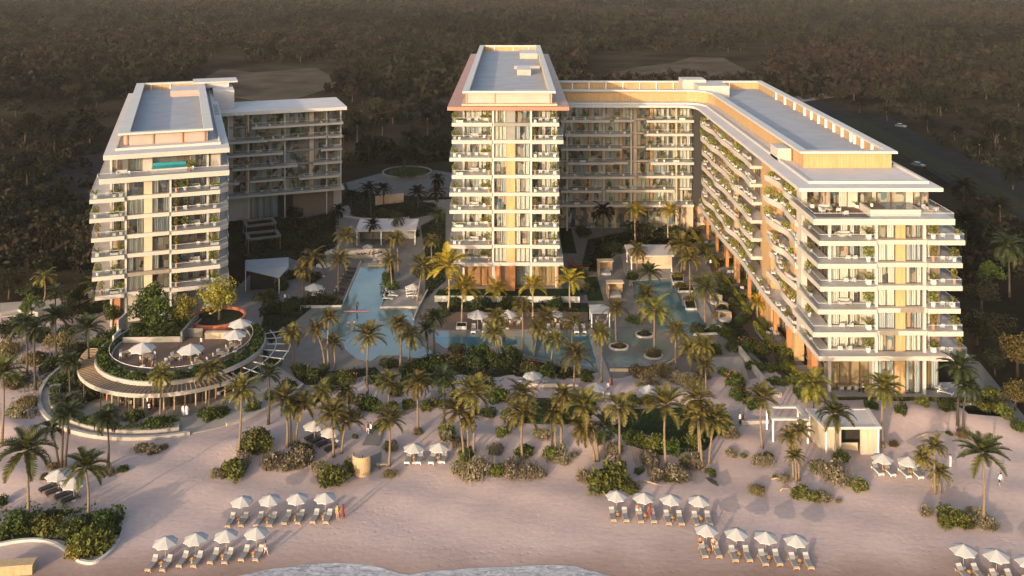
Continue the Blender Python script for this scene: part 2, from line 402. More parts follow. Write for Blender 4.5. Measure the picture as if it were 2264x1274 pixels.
struct('sea', b.mesh('sea', ['sea_foam', 'cloth_white']), 'shallow foaming sea at the edge of the beach')
# paving of the resort
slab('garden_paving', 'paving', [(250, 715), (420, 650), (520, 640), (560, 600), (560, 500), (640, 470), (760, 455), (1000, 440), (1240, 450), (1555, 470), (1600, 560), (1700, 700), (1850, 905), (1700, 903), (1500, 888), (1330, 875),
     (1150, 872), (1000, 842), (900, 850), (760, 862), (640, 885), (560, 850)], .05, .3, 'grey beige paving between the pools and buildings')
slab('driveway', 'drive', [(765, 404), (830, 386), (870, 376), (960, 376), (1010, 384), (1010, 436), (900, 432), (780, 440)], .0, .2, 'pale paved forecourt around the planted roundabout')
slab('road', 'asphalt', [(1880, 270), (1960, 255), (2600, 640), (2600, 760), (2264, 520), (2120, 420)], -.12, .1, 'dark asphalt road running behind the resort')
slab('road', 'asphalt', [(1700, 225), (1790, 215), (2600, 520), (2600, 590), (2000, 335)], -.1, .1, 'dark second carriageway of the road behind the resort')
slab('median', 'bed_soil', [(1840, 262), (1900, 262), (2600, 615), (2600, 650), (2264, 478)], -.06, .1, 'strip of dark grass between the two carriageways')
slab('road', 'asphalt', [(0, 440), (200, 330), (235, 335), (160, 560), (0, 600)], -.12, .1, 'dim asphalt lot left of the left building')
slab('path', 'paving_dark', [(-40, 560), (130, 545), (205, 540), (205, 548), (130, 556), (-40, 575)], -.08, .1, 'faint pale track left of the left building')
slab('clearing', 'paving_dark', [(455, 170), (490, 152), (560, 160), (700, 150), (760, 185), (620, 230), (520, 215)], -.1, .1, 'bare earth clearing behind the left building')
slab('clearing', 'paving_dark', [(1330, 168), (1400, 150), (1480, 140), (1530, 126), (1600, 128), (1640, 150), (1690, 170), (1560, 185), (1340, 185)], -.1, .1, 'bare pale clearing behind the back wing')
slab('path', 'paving', [(1688, 222), (1830, 205), (1850, 214), (1700, 236)], -.05, .1, 'pale curved slip road far behind the right building')
slab('path', 'paving', [(2120, 790), (2165, 800), (2230, 880), (2300, 960), (2264, 965), (2190, 890)], -.05, .2, 'grey service path at the right of the right building')
# paths of the left dunes
slab('path', 'paving_light', [(97, 862), (112, 858), (98, 905), (102, 955), (88, 958), (84, 905)], .12, .3, 'narrow sandy path curving along the restaurant plaza')
slab('path', 'paving_light', [(0, 670), (120, 662), (205, 640), (215, 652), (130, 690), (0, 700)], .1, .3, 'winding pale path between the dune gardens')
# pools ------------------------------------------------------------
def pool(px, m, label, z=.14, rim=None):
    o = slab('pool_water', m, px, z, .12, label); return o
POOLA = [(798, 576), (860, 577), (864, 605), (855, 640), (845, 672), (850, 678), (900, 682), (914, 700), (918, 735), (935, 765), (955, 778), (930, 792), (850, 784), (822, 797), (790, 792), (765, 774), (742, 754), (708, 745), (688, 724), (687, 702), (704, 687), (724, 680), (757, 676)]
def rounded(px, n=3):
    q = [px[-1]] + px + [px[0], px[1]]; return smooth(q, n)[n:-2 * n + n]
pool(POOLA[:4] + smooth(POOLA[4:-1], 4) + POOLA[-1:], 'pool_water', 'large pale turquoise pool narrowing into a channel at the back')
slab('pool_step', 'pool_shallow', smooth([(742, 754), (800, 748), (850, 750), (852, 768), (822, 797), (790, 792), (765, 774), (742, 754)], 4)[:-1], .15, .05, 'shallow curved entry steps of the large pool')
pool([(956, 731), (1300, 729), (1330, 800), (1332, 814), (1250, 808), (1180, 792), (1080, 777), (985, 770), (957, 752)], 'pool_shallow', 'long narrow pool in front of the middle tower', .14)
slab('pool_bed', 'pool_deep', [(960, 745), (1302, 744), (1326, 802), (1250, 804), (1180, 788), (1080, 774), (985, 766), (962, 752)], .15, .05, 'deep blue swimming lane of the long pool')
pool([(1302, 732)] + smooth([(1320, 727), (1400, 722), (1500, 735), (1510, 760), (1500, 785), (1470, 800), (1440, 809), (1390, 812), (1347, 809)], 4) + [(1335, 790)], 'pool_splash', 'shallow grey green splash pool with round islands')
for (x, y, r, t) in ((1387, 795, 2.0, 'front'), (1375, 751, 2.6, 'back'), (1447, 769, 2.2, 'middle')):
    c = flat(x, y, .15); b = MB(); b.prism([(c[0] + r * 1.2 * math.cos(k * .2618), c[1] + r * math.sin(k * .2618)) for k in range(24)], .13, .15)
    struct('pool_bed', b.mesh('pool_bed', 'pool_water'), 'small round deeper basin at the %s of the splash pool' % t)
pool([(1398, 624), (1483, 616), (1500, 647), (1508, 675), (1539, 683), (1562, 727), (1533, 740), (1500, 733), (1458, 728), (1449, 697), (1403, 664)], 'pool_deep', 'dark green pool between the middle tower and the right building', .15)
# decks
slab('pool_deck', 'wood_grey', [(760, 586), (796, 586), (757, 666), (714, 660)], .16, .2, 'brown timber lounging deck left of the pool channel')
slab('pool_deck', 'paving_light', [(868, 640), (926, 640), (936, 658), (925, 676), (846, 676)], .2, .3, 'raised pale deck right of the pool channel')
slab('pool_deck', 'wood_deck', [(1000, 690), (1300, 690), (1301, 727), (956, 729), (985, 700)], .17, .25, 'timber terrace along the long pool')
slab('pool_deck', 'paving_light', [(1372, 560), (1490, 556), (1505, 612), (1392, 622), (1380, 600)], .17, .2, 'beige terrace behind the dark green pool')
slab('pool_deck', 'paving_light', [(1503, 618), (1530, 606), (1586, 715), (1563, 726), (1541, 683), (1509, 675)], .17, .25, 'pale stone deck along the right side of the dark green pool')
slab('pool_bridge', 'paving_light', [(1299, 729), (1312, 729), (1352, 842), (1330, 848)], .2, .25, 'pale footbridge between the long pool and the splash pool')
slab('terrace', 'paving_light', [(1080, 872), (1270, 830), (1500, 868), (1478, 884), (1140, 882)], .09, .1, 'sandy terrace below the splash pool')
slab('path', 'paving_dark', [(1556, 560), (1582, 556), (1630, 640), (1700, 740), (1742, 800), (1800, 890), (1772, 896), (1700, 800), (1640, 720), (1590, 640)], .09, .1, 'grey garden path beside the long right wing')
slab('path', 'paving_light', [(1566, 790), (1640, 788), (1660, 850), (1640, 930), (1600, 985), (1570, 980), (1600, 900), (1575, 850)], .22, .4, 'pale path leading from the garden down to the beach')
slab('path', 'paving', [(800, 985), (838, 985), (850, 940), (985, 870), (960, 862), (826, 935)], .35, .5, 'pale boardwalk descending to the beach')
slab('path', 'paving', [(810, 1038), (838, 1038), (846, 980), (816, 980)], .22, .5, 'grey landing of the boardwalk on the beach')
# lawns and beds
def lawn(px, label, m='lawn', z=.1, th=.15): return slab('lawn', m, px, z, th, label)
lawn([(1395, 905), (1520, 900), (1610, 925), (1560, 985), (1470, 1000), (1400, 985), (1350, 950)], 'dark lawn bordered by broad leaved plants above the beach', z=.9, th=1.2)
lawn([(1130, 880), (1290, 880), (1320, 905), (1270, 935), (1160, 932)], 'small dark lawn between the palm groups', z=.6, th=.9)
lawn([(970, 640), (1278, 638), (1282, 655), (962, 653)], 'raised lawn at the foot of the middle tower', z=1.0, th=1.0)
lawn([(1236, 470), (1255, 470), (1275, 560), (1240, 560)], 'strip of dark lawn beside the middle tower')
lawn([(1290, 612), (1320, 612), (1335, 665), (1300, 665)], 'dark lawn patch between the tower and the cabanas')
lawn([(1278, 670), (1300, 670), (1310, 710), (1280, 712)], 'dark lawn square beside the white canopy')
lawn([(1318, 530), (1540, 510), (1545, 535), (1360, 545), (1330, 600), (1300, 600)], 'dark planted court in front of the back wing')
b = MB(); c = flat(900, 384); b.prism(arc(c[0], c[1], 7.3, 0, 345, 23), -.2, .5); struct('lawn', b.mesh('lawn', 'bed_soil'), 'round planted island of the forecourt')
# ================================================================== BUILDINGS
S = 3.45
def sof(k): return 6.3 + S * (k - 1)
TH = .72
MESH = {}
def cached(key, fn):
    if key not in MESH: MESH[key] = fn()
    return MESH[key]
def win_mesh(w, h, n):
    b = MB(); t = .07
    b.box(0, w, -.05, .09, 0, t); b.box(0, w, -.05, .09, h - t, h); 
    for k in range(n + 1):
        x = (w - t) * k / n; b.box(x, x + t, -.05, .09, t, h - t)
    return b.mesh('window', 'bronze')
def pane_mesh(w, h):
    b = MB(); b.quad((.04, .03, .04), (w - .04, .03, .04), (w - .04, .03, h - .04), (.04, .03, h - .04)); return b.mesh('pane', 'glass')
def curtain_mesh(w, h, m):
    b = MB(); n = max(4, int(w / .16)); 
    for k in range(n):
        x0, x1 = w * k / n, w * (k + 1) / n; y0, y1 = (.22, .34) if k % 2 else (.34, .22)
        b.quad((x0, y0, .03), (x1, y1, .03), (x1, y1, h - .05), (x0, y0, h - .05))
    return b.mesh('curtain', m)
def win(root, x, y, z, w, h, rot=0, n=2, name='window', cur=None, tone=None):
    w, h = round(w, 2), round(h, 2)
    f = ob(name, cached(('w', w, h, n), lambda: win_mesh(w, h, n)), root, (x, y, z), rot)
    ob('pane', cached(('p', w, h), lambda: pane_mesh(w, h)), f)
    cur = rnd.choice('LRBBFFFN') if cur is None else cur
    tone = tone or rnd.choice(('curtain', 'curtain', 'curtain', 'curtain_grey'))
    for side, fr, x0 in {'L': [('l', .38, .0)], 'R': [('r', .38, .62)], 'B': [('l', .3, 0.), ('r', .32, .68)], 'F': [('f', .94, .03)], 'N': []}[cur]:
        cw = round(w * fr, 2); ob('curtain', cached(('c', cw, h, tone), lambda: curtain_mesh(cw, h, tone)), f, (w * x0 + .02 if side != 'r' else w - cw - .03, 0, 0))
    return f
def part(root, name, m, *bx, label=None):
    b = MB()
    for q in bx: b.box(*q)
    o = b.build(name, m, root)
    if label: o['label'] = label
    return o
def slabpart(root, poly, z, th=TH, name='balcony_slab', m=('stucco', 'slab_top')):
    b = MB(); b.prism(poly, z, z + th, 0, 1); return b.build(name, list(m), root)
def rail(root, pts, z, h=.95):
    b = MB()
    for (x0, y0), (x1, y1) in zip(pts[:-1], pts[1:]):
        d = Vector((x1 - x0, y1 - y0, 0)).normalized(); nn = Vector((-d.y, d.x, 0)) * .012
        p, q = Vector((x0, y0, z)), Vector((x1, y1, z)); u = Vector((0, 0, h))
        b.quad(p - nn, q - nn, q - nn + u, p - nn + u, m=0)
        b.tube([p + u, q + u], .022, 4, 1)
    return b.build('balustrade', ['glass_rail', 'white_metal'], root)
# ---- things that stand on the balconies
rs0 = np.random.default_rng(3)
def foliage_ball(n, rx, ry, rz, size, cz, seed, gap=0.0, flat_=0):
    rs = np.random.default_rng(seed)
    d = rs.normal(size=(n, 3)); d /= np.linalg.norm(d, axis=1)[:, None]
    r = rs.uniform(.55, 1, (n, 1)) ** .6
    lump = 1 + .22 * np.sin(d[:, :1] * 5 + seed) * np.cos(d[:, 1:2] * 4.3 + seed * 2) + .12 * np.sin(d[:, 2:] * 9)
    c = d * r * lump * np.array([rx, ry, rz]) + np.array([0, 0, cz])
    return leaves(n, c, size, rs)
def mk_plant(kind):
    def f():
        t = thing('potted_plant', None, 'plant')
        if kind == 'round':
            b = MB(); b.lathe([(.0, 0), (.22, 0), (.30, .5), (.26, .5), (.24, .44), (0, .44)], 10); b.build('pot', 'pot_white', t)
            V, Q = foliage_ball(170, .62, .62, .6, .13, 1.15, 5); ob('foliage', np_mesh('foliage', V, Q, ['leaf_balcony']), t)
        elif kind == 'tall':
            b = MB(); b.lathe([(0, 0), (.18, 0), (.22, .6), (.18, .6), (.16, .54), (0, .54)], 10); b.build('pot', 'pot_clay', t)
            V, Q = foliage_ball(120, .38, .38, .75, .13, 1.35, 9); ob('foliage', np_mesh('foliage', V, Q, ['leaf_yellow']), t)
        elif kind == 'fern':
            b = MB(); b.box(-.25, .25, -.25, .25, 0, .5); b.build('pot', 'pot_white', t)
            rs = np.random.default_rng(4); P = []; 
            V = []; Q = []
            for k in range(26):
                a = rs.uniform(0, 6.28); L = rs.uniform(.7, 1.15); up = rs.uniform(.35, 1.1); w = .07
                pr = np.array([-math.sin(a), math.cos(a), 0]); prev = None
                for s in range(4):
                    tt = s / 3; c = np.array([math.cos(a) * L * tt, math.sin(a) * L * tt, .5 + up * tt * 1.6 - up * 1.0 * tt * tt]); ww = w * (1 - tt * .8) + .015
                    i = len(V); V += [c - pr * ww, c + pr * ww]
                    if s: Q.append((i - 2, i - 1, i + 1, i))
            ob('foliage', np_mesh('foliage', np.array(V), np.array(Q), ['leaf_balcony']), t)
        else:
            b = MB(); b.box(-.7, .7, -.2, .2, 0, .42); b.build('pot', 'pot_white', t)
            V, Q = foliage_ball(200, .85, .36, .42, .13, .68, 12); ob('foliage', np_mesh('foliage', V, Q, ['leaf_balcony']), t)
        return t
    return f
def mk_chair():
    b = MB(); b.box(-.34, .34, -.36, .36, .30, .42); b.box(-.36, -.28, -.36, .36, .30, .60); b.box(.28, .36, -.36, .36, .30, .60); b.box(-.34, .34, .28, .38, .36, .86)
    for x in (-.31, .27):
        for y in (-.33, .30): b.box(x, x + .05, y, y + .05, 0, .32)
    return tag(b.build('balcony_chair', 'fabric_white'), None, 'chair')
def mk_table():
    b = MB(); b.lathe([(0, .40), (.33, .40), (.33, .44), (0, .44)], 12); b.lathe([(.03, .02), (.03, .4)], 6); b.lathe([(0, 0), (.2, 0), (.2, .03), (0, .03)], 10)
    return tag(b.build('balcony_table', 'wood_light'), None, 'table')
def mk_sofa():
    b = MB(); b.box(-.9, .9, -.4, .4, .1, .42); b.box(-.9, .9, .28, .42, .42, .8); b.box(-.95, -.8, -.4, .42, .1, .62); b.box(.8, .95, -.4, .42, .1, .62)
    return tag(b.build('balcony_sofa', 'fabric_white'), None, 'sofa')
PL = {'round': 'round potted bush', 'tall': 'slim yellowish potted shrub', 'fern': 'arching potted palm', 'box': 'low planter box'}
USED = {}
def ulabel(s):
    "keeps machine made labels different: a repeat is told apart by its place in the row"
    USED[s] = USED.get(s, 0) + 1; k = USED[s]
    return s if k == 1 else s + (', next one along' if k == 2 else ', %s along' % ORD[k - 1])
def put(root, kind, x, y, z, where, rot=0, s=1.0):
    p = root.matrix_basis @ Vector((x, y, z)); r = root.rotation_euler.z + rot
    if kind in PL: return place('plant_' + kind, mk_plant(kind), p, r, s, ulabel('%s %s' % (PL[kind], where)), 'potted plants on the balconies')
    if kind == 'chair': return place('b_chair', mk_chair, p, r, s, ulabel('white lounge chair %s' % where), 'white lounge chairs on the balconies')
    if kind == 'table': return place('b_table', mk_table, p, r, s, ulabel('small round table %s' % where), 'small tables on the balconies')
    return place('b_sofa', mk_sofa, p, r, s, ulabel('white sofa %s' % where), 'white sofas on the balconies')
def LV(k): return ('one', 'two', 'three', 'four', 'five', 'six', 'seven', 'eight', 'nine')[k - 1]

# ------------------------------------------------------------------ middle tower
def middle_tower():
    root = thing('apartment_tower', 'tall narrow apartment tower with brown roof in the middle of the resort', 'building', (0, 184, 0)); root.matrix_basis
    part(root, 'core_wall', 'stucco', (-9.9, 9.0, 4.75, 103, 0.0, 37.1), (-3.75, 3.75, 1.25, 4.74, 6.3, 37.1))
    part(root, 'room_interior', 'room', (-9.8, -3.9, 4.72, 4.745, 6.4, 37.0), (3.9, 8.9, 4.72, 4.745, 6.4, 37.0)); part(root, 'room_interior', 'room', (-3.7, 3.7, 1.22, 1.245, 6.4, 37.0))
    for x in (-9.95, -3.95, 3.58, 8.7):
        part(root, 'column', 'stucco_white', (x, x + .38, .32 if abs(x) < 5 else 3.6, (.32 if abs(x) < 5 else 3.6) + .4, 0, 37.1))
    for k in range(1, 10):
        z = sof(k); zt = z + TH; h = S - TH if k < 9 else 37.15 - zt
        xl = -12.35 if k in (1, 2, 4, 5, 7) else -11.9; xr = 10.15 if k in (1, 8) else (9.3 if k % 2 else 9.45)
        slabpart(root, [(xl, 0), (-3.97, 0), (-3.97, 4.9), (-9.9, 4.9), (-9.9, 22), (xl, 22), (xl - (0 if k % 3 else .2), 8)], z)
        slabpart(root, [(3.98, 0), (xr, 0), (xr, 14), (9.0, 14), (9.0, 4.9), (3.98, 4.9)], z)
        part(root, 'spandrel', 'grey_panel' if k in (9,) else 'stucco', (-3.55, 3.57, .12 if k % 2 else .3, 1.2, z + .04, zt - .02))
        rail(root, [(xl + .08, 21), (xl + .08, .07), (-4.05, .07)], zt); rail(root, [(4.05, .07), (xr - .08, .07), (xr - .08, 13)], zt)
        # centre bay
        win(root, -3.5, .5, zt, 2.35, h, n=3); part(root, 'wood_panel', 'grey_panel' if k >= 8 else 'wood_tan', (-1.12, .62, .44, .9, zt, zt + h + .02))
        win(root, .66, .5, zt, 2.85, h, n=3)
        part(root, 'wall_panel', 'stucco_warm', (-.0 - 1.14 - .0, -1.125, .5, .9, zt, zt + h))
        # recessed balcony doors
        win(root, -9.5, 4.0, zt, 2.9, h, n=3, name='balcony_door'); part(root, 'wall_panel', 'stucco', (-6.6, -6.15, 3.95, 4.7, zt, zt + h)); win(root, -6.15, 4.0, zt, 2.1, h, n=2, name='balcony_door')
        win(root, 4.0, 4.0, zt, 2.0, h, n=2, name='balcony_door'); part(root, 'wall_panel', 'stucco', (6.0, 6.7, 3.95, 4.7, zt, zt + h)); win(root, 6.7, 4.0, zt, 1.95, h, n=2, name='balcony_door')
        wl = 'on balcony level %s, left side of the middle tower' % LV(k); wr = 'on balcony level %s, right side of the middle tower' % LV(k)
        put(root, rnd.choice(('round', 'fern', 'round')), -11.4, 1.0 + rnd.random(), zt, wl, 0, 1.1); put(root, 'tall', -4.6, .8, zt, wl, 0, 1.15)
        if k % 2: put(root, 'chair', -8.6, 1.4, zt, wl, 3.3); put(root, 'chair', -7.0, 1.4, zt, wl, 2.9)
        else: put(root, 'sofa', -7.6, 2.8, zt, wl, 0); put(root, 'table', -7.6, 1.5, zt, wl)
        put(root, 'round' if k % 3 else 'fern', 8.5, 1.1, zt, wr, 0, 1.1); put(root, 'chair', 5.7, 1.3, zt, wr, 3.0); put(root, 'chair', 6.9, 1.3, zt, wr, 3.3)
        put(root, 'tall' if k % 2 == 0 else 'fern', 4.6, .9, zt, wr); put(root, ('box', 'fern', 'round')[k % 3], -10.4, .8, zt, wl, 0, 1.0); put(root, ('fern', 'box')[k % 2], -5.6, 3.2, zt, wl, 0, 1.0)
        if k % 3 == 0: put(root, 'round', 8.4, 3.0, zt, wr, 0, 1.1)
    # ground floor
    part(root, 'lobby_floor', 'paving_light', (-11.5, 10, -.8, 4.7, 0.0, .9))
    for x, w in ((-9.4, 2.7), (-6.6, 2.5), (.8, 2.7), (4.1, 2.3), (6.5, 2.3)): win(root, x, 4.0, .9, w, 5.35, n=2, name='lobby_window', cur='N')
    part(root, 'wood_panel', 'wood_orange', (-1.3, .6, 1.3, 3.9, .9, 6.28)); part(root, 'wood_panel', 'wood_orange', (8.95, 9.3, 3.0, 9, .9, 6.28))
    part(root, 'wood_panel', 'wood_orange', (-3.4, -2.2, 3.2, 3.9, .9, 6.28))
    part(root, 'lobby_glow_lining', 'wood_orange', (-9.8, -3.9, 4.66, 4.71, .91, 6.25)); part(root, 'lobby_glow_lining', 'wood_tan', (3.9, 8.9, 4.66, 4.71, .91, 6.25))  # linings added behind the windows, warm glow put into their wood colour
    # roof
    b = MB(); b.box(-12.75, 11.25, -.6, 105, 37.15, 37.85); rf = b.build('roof', 'brown_roof', root)
    part(rf, 'roof_ledge', 'stucco_warm', (-10.0, 9.0, .9, 104, 37.86, 38.15))
    b = MB(); O = [(-9.2, 2.4), (8.0, 2.4), (8.0, 103.5), (-9.2, 103.5)]; I = [(-8.9, 2.7), (7.7, 2.7), (7.7, 103.2), (-8.9, 103.2)]
    b.ring(O, I, 38.16, 40.2); pl = b.build('plant_screen', 'pink_panel', root)
    b = MB(); b.ring([(-9.9, 1.7), (8.7, 1.7), (8.7, 104.2), (-9.9, 104.2)], [(-8.6, 2.9), (7.4, 2.9), (7.4, 103.0), (-8.6, 103.0)], 40.21, 40.62); b.build('cornice', 'stucco_white', root)
    part(root, 'roof_deck', 'roof_grey', (-8.88, 7.68, 2.72, 103.18, 38.17, 38.9))
    part(root, 'screen_lining', 'wood_tan', (7.5, 7.68, 3.0, 103, 38.9, 40.2)); part(root, 'screen_lining', 'wood_tan', (-8.8, 7.4, 102.9, 103.18, 38.9, 40.2))
    for x in (-9.1, -3.5, 7.5): part(root, 'screen_post', 'wood_orange', (x, x + .22, 2.3, 2.39, 38.2, 40.2))
    for x in (-5.5, .3, 5): part(root, 'screen_fin', 'white_metal', (x, x + .16, 102.6, 102.89, 38.9, 40.2))
    for x0, x1, y0, y1, h in ((2.2, 7.3, 80, 92, 1.5), (1.2, 4.6, 42, 50, 1.3), (.6, 7.2, 55, 57, .7), (.4, 7.1, 7, 10, .9)):
        part(root, 'roof_box', 'pink_panel', (x0, x1, y0, y1, 38.9, 38.9 + h))
    return root
# ------------------------------------------------------------------ left tower and its rear wing
def left_building():
    a = R(19.5); root = thing('apartment_building', 'white apartment building at the left with a lower rear wing', 'building', (-73, 166.4, 0), a)
    part(root, 'core_wall', 'stucco', (1.0, 20.2, 4.3, 83, 0, 31.0), (3.9, 11.1, 1.0, 4.29, 6.3, 27))
    part(root, 'room_interior', 'room', (1.1, 3.8, 4.27, 4.295, 6.4, 30.9), (11.2, 20.1, 4.27, 4.295, 6.4, 30.9)); part(root, 'room_interior', 'room', (3.95, 11.05, .97, .995, 6.4, 26.9))
    for x in (3.55, 11.1): part(root, 'column', 'stucco_white', (x, x + .34, -.02, .4, 0, 27.0))
    part(root, 'column', 'stucco_white', (17.6, 18.0, 2.9, 3.3, 0, 31.0)); part(root, 'column', 'stucco_white', (.9, 1.25, 2.9, 3.3, 0, 31.0))
    for k in range(1, 7):
        z = sof(k); zt = z + TH; h = S - TH
        sh = {1: .6, 2: .1, 3: 0, 4: 0, 5: -.3, 6: -.3}[k]
        slabpart(root, [(-1.9 + sh, -.8), (3.53, -.8), (3.53, 4.4), (1.0, 4.4), (1.0, 18), (-1.9 + sh, 18)], z)
        xr = 21.6 if k == 1 else 19.9
        slabpart(root, [(11.45, -.8), (xr, -.8), (xr + (0 if k == 1 else 1.5), .6), (21.6, 60), (20.2, 60), (20.2, 4.4), (11.45, 4.4)], z)
        part(root, 'spandrel', 'mid_metal' if k == 2 else 'stucco', (3.9, 11.09, -.35, .95, z + .03, zt - .02))
        rail(root, [(-1.82 + sh, 17), (-1.82 + sh, -.72), (3.5, -.72)], zt); rail(root, [(11.5, -.72), (xr - .1, -.72), (21.5, 2), (21.5, 40)], zt)
        win(root, 3.95, .2, zt, 2.75, h, n=3); part(root, 'wall_panel', 'stucco_warm', (6.75, 8.15, .12, .6, zt, zt + h)); win(root, 8.2, .2, zt, 2.85, h, n=3)
        win(root, 1.3, 3.5, zt, 2.2, h, n=2, name='balcony_door')
        win(root, 11.5, 3.5, zt, 2.9, h, n=3, name='balcony_door'); win(root, 14.5, 3.5, zt, 2.9, h, n=3, name='balcony_door'); win(root, 18.05, 3.5, zt, 2.0, h, n=2, name='balcony_door')
        wl = 'on balcony level %s, left side of the left building' % LV(k); wr = 'on balcony level %s, right side of the left building' % LV(k)
        put(root, ('fern', 'tall', 'round')[k % 3], -1.0 + sh, .2, zt, wl, 0, 1.2); put(root, 'round' if k % 2 else 'fern', 2.9, .3, zt, wl, 0, 1.1)
        put(root, 'chair', .7, .6, zt, wl, 3.1)
        put(root, 'tall', 12.3, .2, zt, wr, 0, 1.15); put(root, ('round', 'fern')[k % 2], 13.8 if k > 3 else 18.6, 1.2, zt, wr, 0, 1.25)
        put(root, 'chair', 16.2, .8, zt, wr, 2.9); put(root, 'chair', 17.5, .8, zt, wr, 3.3)
        if k % 2: put(root, 'table', 16.9, .2, zt, wr)
        put(root, ('box', 'round', 'fern')[k % 3], 19.0, .4, zt, wr, 0, 1.1); put(root, ('fern', 'box')[k % 2], 1.8, .1, zt, wl, 0, 1.0)
        if k % 2 == 0: put(root, 'sofa', 15.5, 2.6, zt, wr)
    # penthouse terrace
    slabpart(root, [(-.6, -1.5), (21.5, -1.5), (21.5, 60), (20.2, 60), (20.2, 4.4), (1, 4.4), (1, 30), (-.6, 30)], 27.0, .95)
    rail(root, [(-.5, 28), (-.5, -1.4), (21.4, -1.4), (21.4, 40)], 27.95, .9)
    zt = 27.95
    part(root, 'plunge_pool', 'stucco', (8.0, 14.2, .2, 3.3, zt, zt + .75)); part(root, 'pool_surface', 'pool_teal', (8.2, 14.0, .4, 3.1, zt + .75, zt + .77))
    part(root, 'pool_wall', 'pool_teal', (8.2, 14.0, 3.11, 3.3, zt + .77, zt + 1.3))
    win(root, 1.4, 3.5, zt, 2.6, 3.0, n=2, name='balcony_door'); win(root, 4.1, 3.5, zt, 2.2, 3.0, name='balcony_door'); part(root, 'wall_panel', 'stucco', (6.4, 8.1, 3.3, 4.25, zt, 31)); win(root, 8.2, 3.5, zt, 5.8, 3.0, n=4, name='balcony_door', cur='N')
    win(root, 14.6, 3.5, zt, 3.6, 3.0, n=3, name='balcony_door'); part(root, 'wall_panel', 'stucco', (18.3, 20.1, 3.3, 4.25, zt, 31))
    w = 'on the penthouse terrace of the left building'
    put(root, 'sofa', 3.0, 1.0, zt, w, 0); put(root, 'table', 3.0, -.4, zt, w); put(root, 'chair', 4.6, 0, zt, w, 2.2); put(root, 'fern', 15.0, 1.5, zt, w, 0, 1.3); put(root, 'tall', 14.6, -.6, zt, w, 0, 1.1)
    # ground floor
    part(root, 'lobby_panel', 'wood_orange', (1.3, 2.6, 3.2, 4.2, 0, 6.28)); win(root, 8.3, .5, .2, 2.8, 6.0, n=3, name='lobby_window'); win(root, 11.6, 3.6, .2, 5.9, 6.0, n=4, name='lobby_window', cur='N')
    # roof
    b = MB(); b.prism([(0, -.3), (21.6, -.3), (21.6, 62), (20.8, 62), (20.8, 83), (0, 83)], 31.0, 31.85, 0, 1); rf = b.build('roof', ['stucco', 'roof_eave'], root)
    b = MB(); b.ring([(1.7, 3.5), (20.2, 3.5), (20.2, 83), (1.7, 83)], [(2.0, 3.8), (19.9, 3.8), (19.9, 82.7), (2.0, 82.7)], 31.86, 32.3); b.build('roof_upstand', 'stucco_white', root)
    b = MB(); b.ring([(2.9, 8.2), (17.9, 8.2), (17.9, 82.5), (2.9, 82.5)], [(3.2, 8.5), (17.6, 8.5), (17.6, 82.2), (3.2, 82.2)], 31.87, 34.0); b.build('plant_screen', 'pink_panel', root)
    b = MB(); b.ring([(2.0, 7.0), (18.9, 7.0), (18.9, 83.4), (2.0, 83.4)], [(4.0, 8.3), (17.2, 8.3), (17.2, 81.8), (4.0, 81.8)], 34.01, 34.4); b.build('cornice', 'stucco_white', root)
    part(root, 'roof_deck', 'roof_grey', (3.22, 17.58, 8.52, 82.18, 31.9, 32.7))
    for x in (3.4, 8.0, 13.2, 17.3): part(root, 'screen_post', 'wood_orange', (x, x + .22, 8.0, 8.19, 31.9, 34.0))
    for x in (5.5, 10.2): part(root, 'screen_fin', 'white_metal', (x, x + .2, 81.4, 81.8, 32.7, 34.0))
    part(root, 'screen_lining', 'wood_tan', (3.3, 17.5, 81.82, 82.18, 32.7, 34.0)); part(root, 'roof_box', 'pink_panel', (10.5, 17.4, 66, 76, 32.7, 34.2))
    part(root, 'roof_canopy', 'stucco_white', (16.0, 27.2, 76.5, 84.5, 34.42, 34.8)); part(root, 'stair_tower', 'roof_eave', (20.85, 26.0, 70, 83, 0, 33.2), (19.0, 25, 77, 83.5, 33.21, 34.41))
    for k in range(5): part(root, 'roof_light', 'grey_panel', (20.35, 21.3, 40 + k * 3.2, 41.9 + k * 3.2, 31.86, 31.93))
    # rear wing
    part(root, 'rear_wing_wall', 'stucco', (20.9, 53.0, 67.6, 81, 0, 27.4)); part(root, 'room_interior', 'room', (21, 52.9, 67.55, 67.59, 6.4, 27.3))
    spans = {1: [(20.9, 53.5)], 2: [(20.9, 27), (29.5, 38), (41.8, 52.6)], 3: [(25.2, 41.5), (45.5, 53)], 4: [(21, 37.8), (47.5, 53)], 5: [(20.9, 34), (34.2, 49), (49.2, 53)], 6: [(30, 53.2)]}
    for k in range(1, 7):
        z = sof(k) + .2; zt = z + TH * .8; h = S - TH * .8
        for q, (x0, x1) in enumerate(spans[k]):
            yy = 64.2 if q % 2 == 0 else 64.9
            slabpart(root, [(x0, yy), (x1, yy), (x1, 67.5), (x0, 67.5)], z, TH * .8); rail(root, [(x0 + .1, yy + .08), (x1 - .1, yy + .08)], zt)
            n = 0; x = x0 + 1.2
            while x < x1 - .8:
                w = 'on balcony level %s of the rear left wing' % LV(k)
                put(root, rnd.choice(('round', 'fern', 'chair', 'chair', 'tall', 'sofa')), x, yy + .9, zt, w, rnd.uniform(2.8, 3.4)); x += rnd.uniform(2.4, 4.2)
        part(root, 'floor_edge', 'grey_panel', (20.95, 52.95, 66.75, 67.5, z + .05, zt - .03))
        for x, wd in ((21.2, 3.3), (25.6, 3.0), (29.6, 4.4), (34.4, 3.2), (38.6, 3.4), (42.0, 2.6), (46.0, 3.2), (49.8, 2.9)):
            win(root, x, 66.9, zt, wd, h, n=3, name='balcony_door', tone='curtain_grey' if rnd.random() < .5 else 'curtain', cur=rnd.choice('NLRB'))
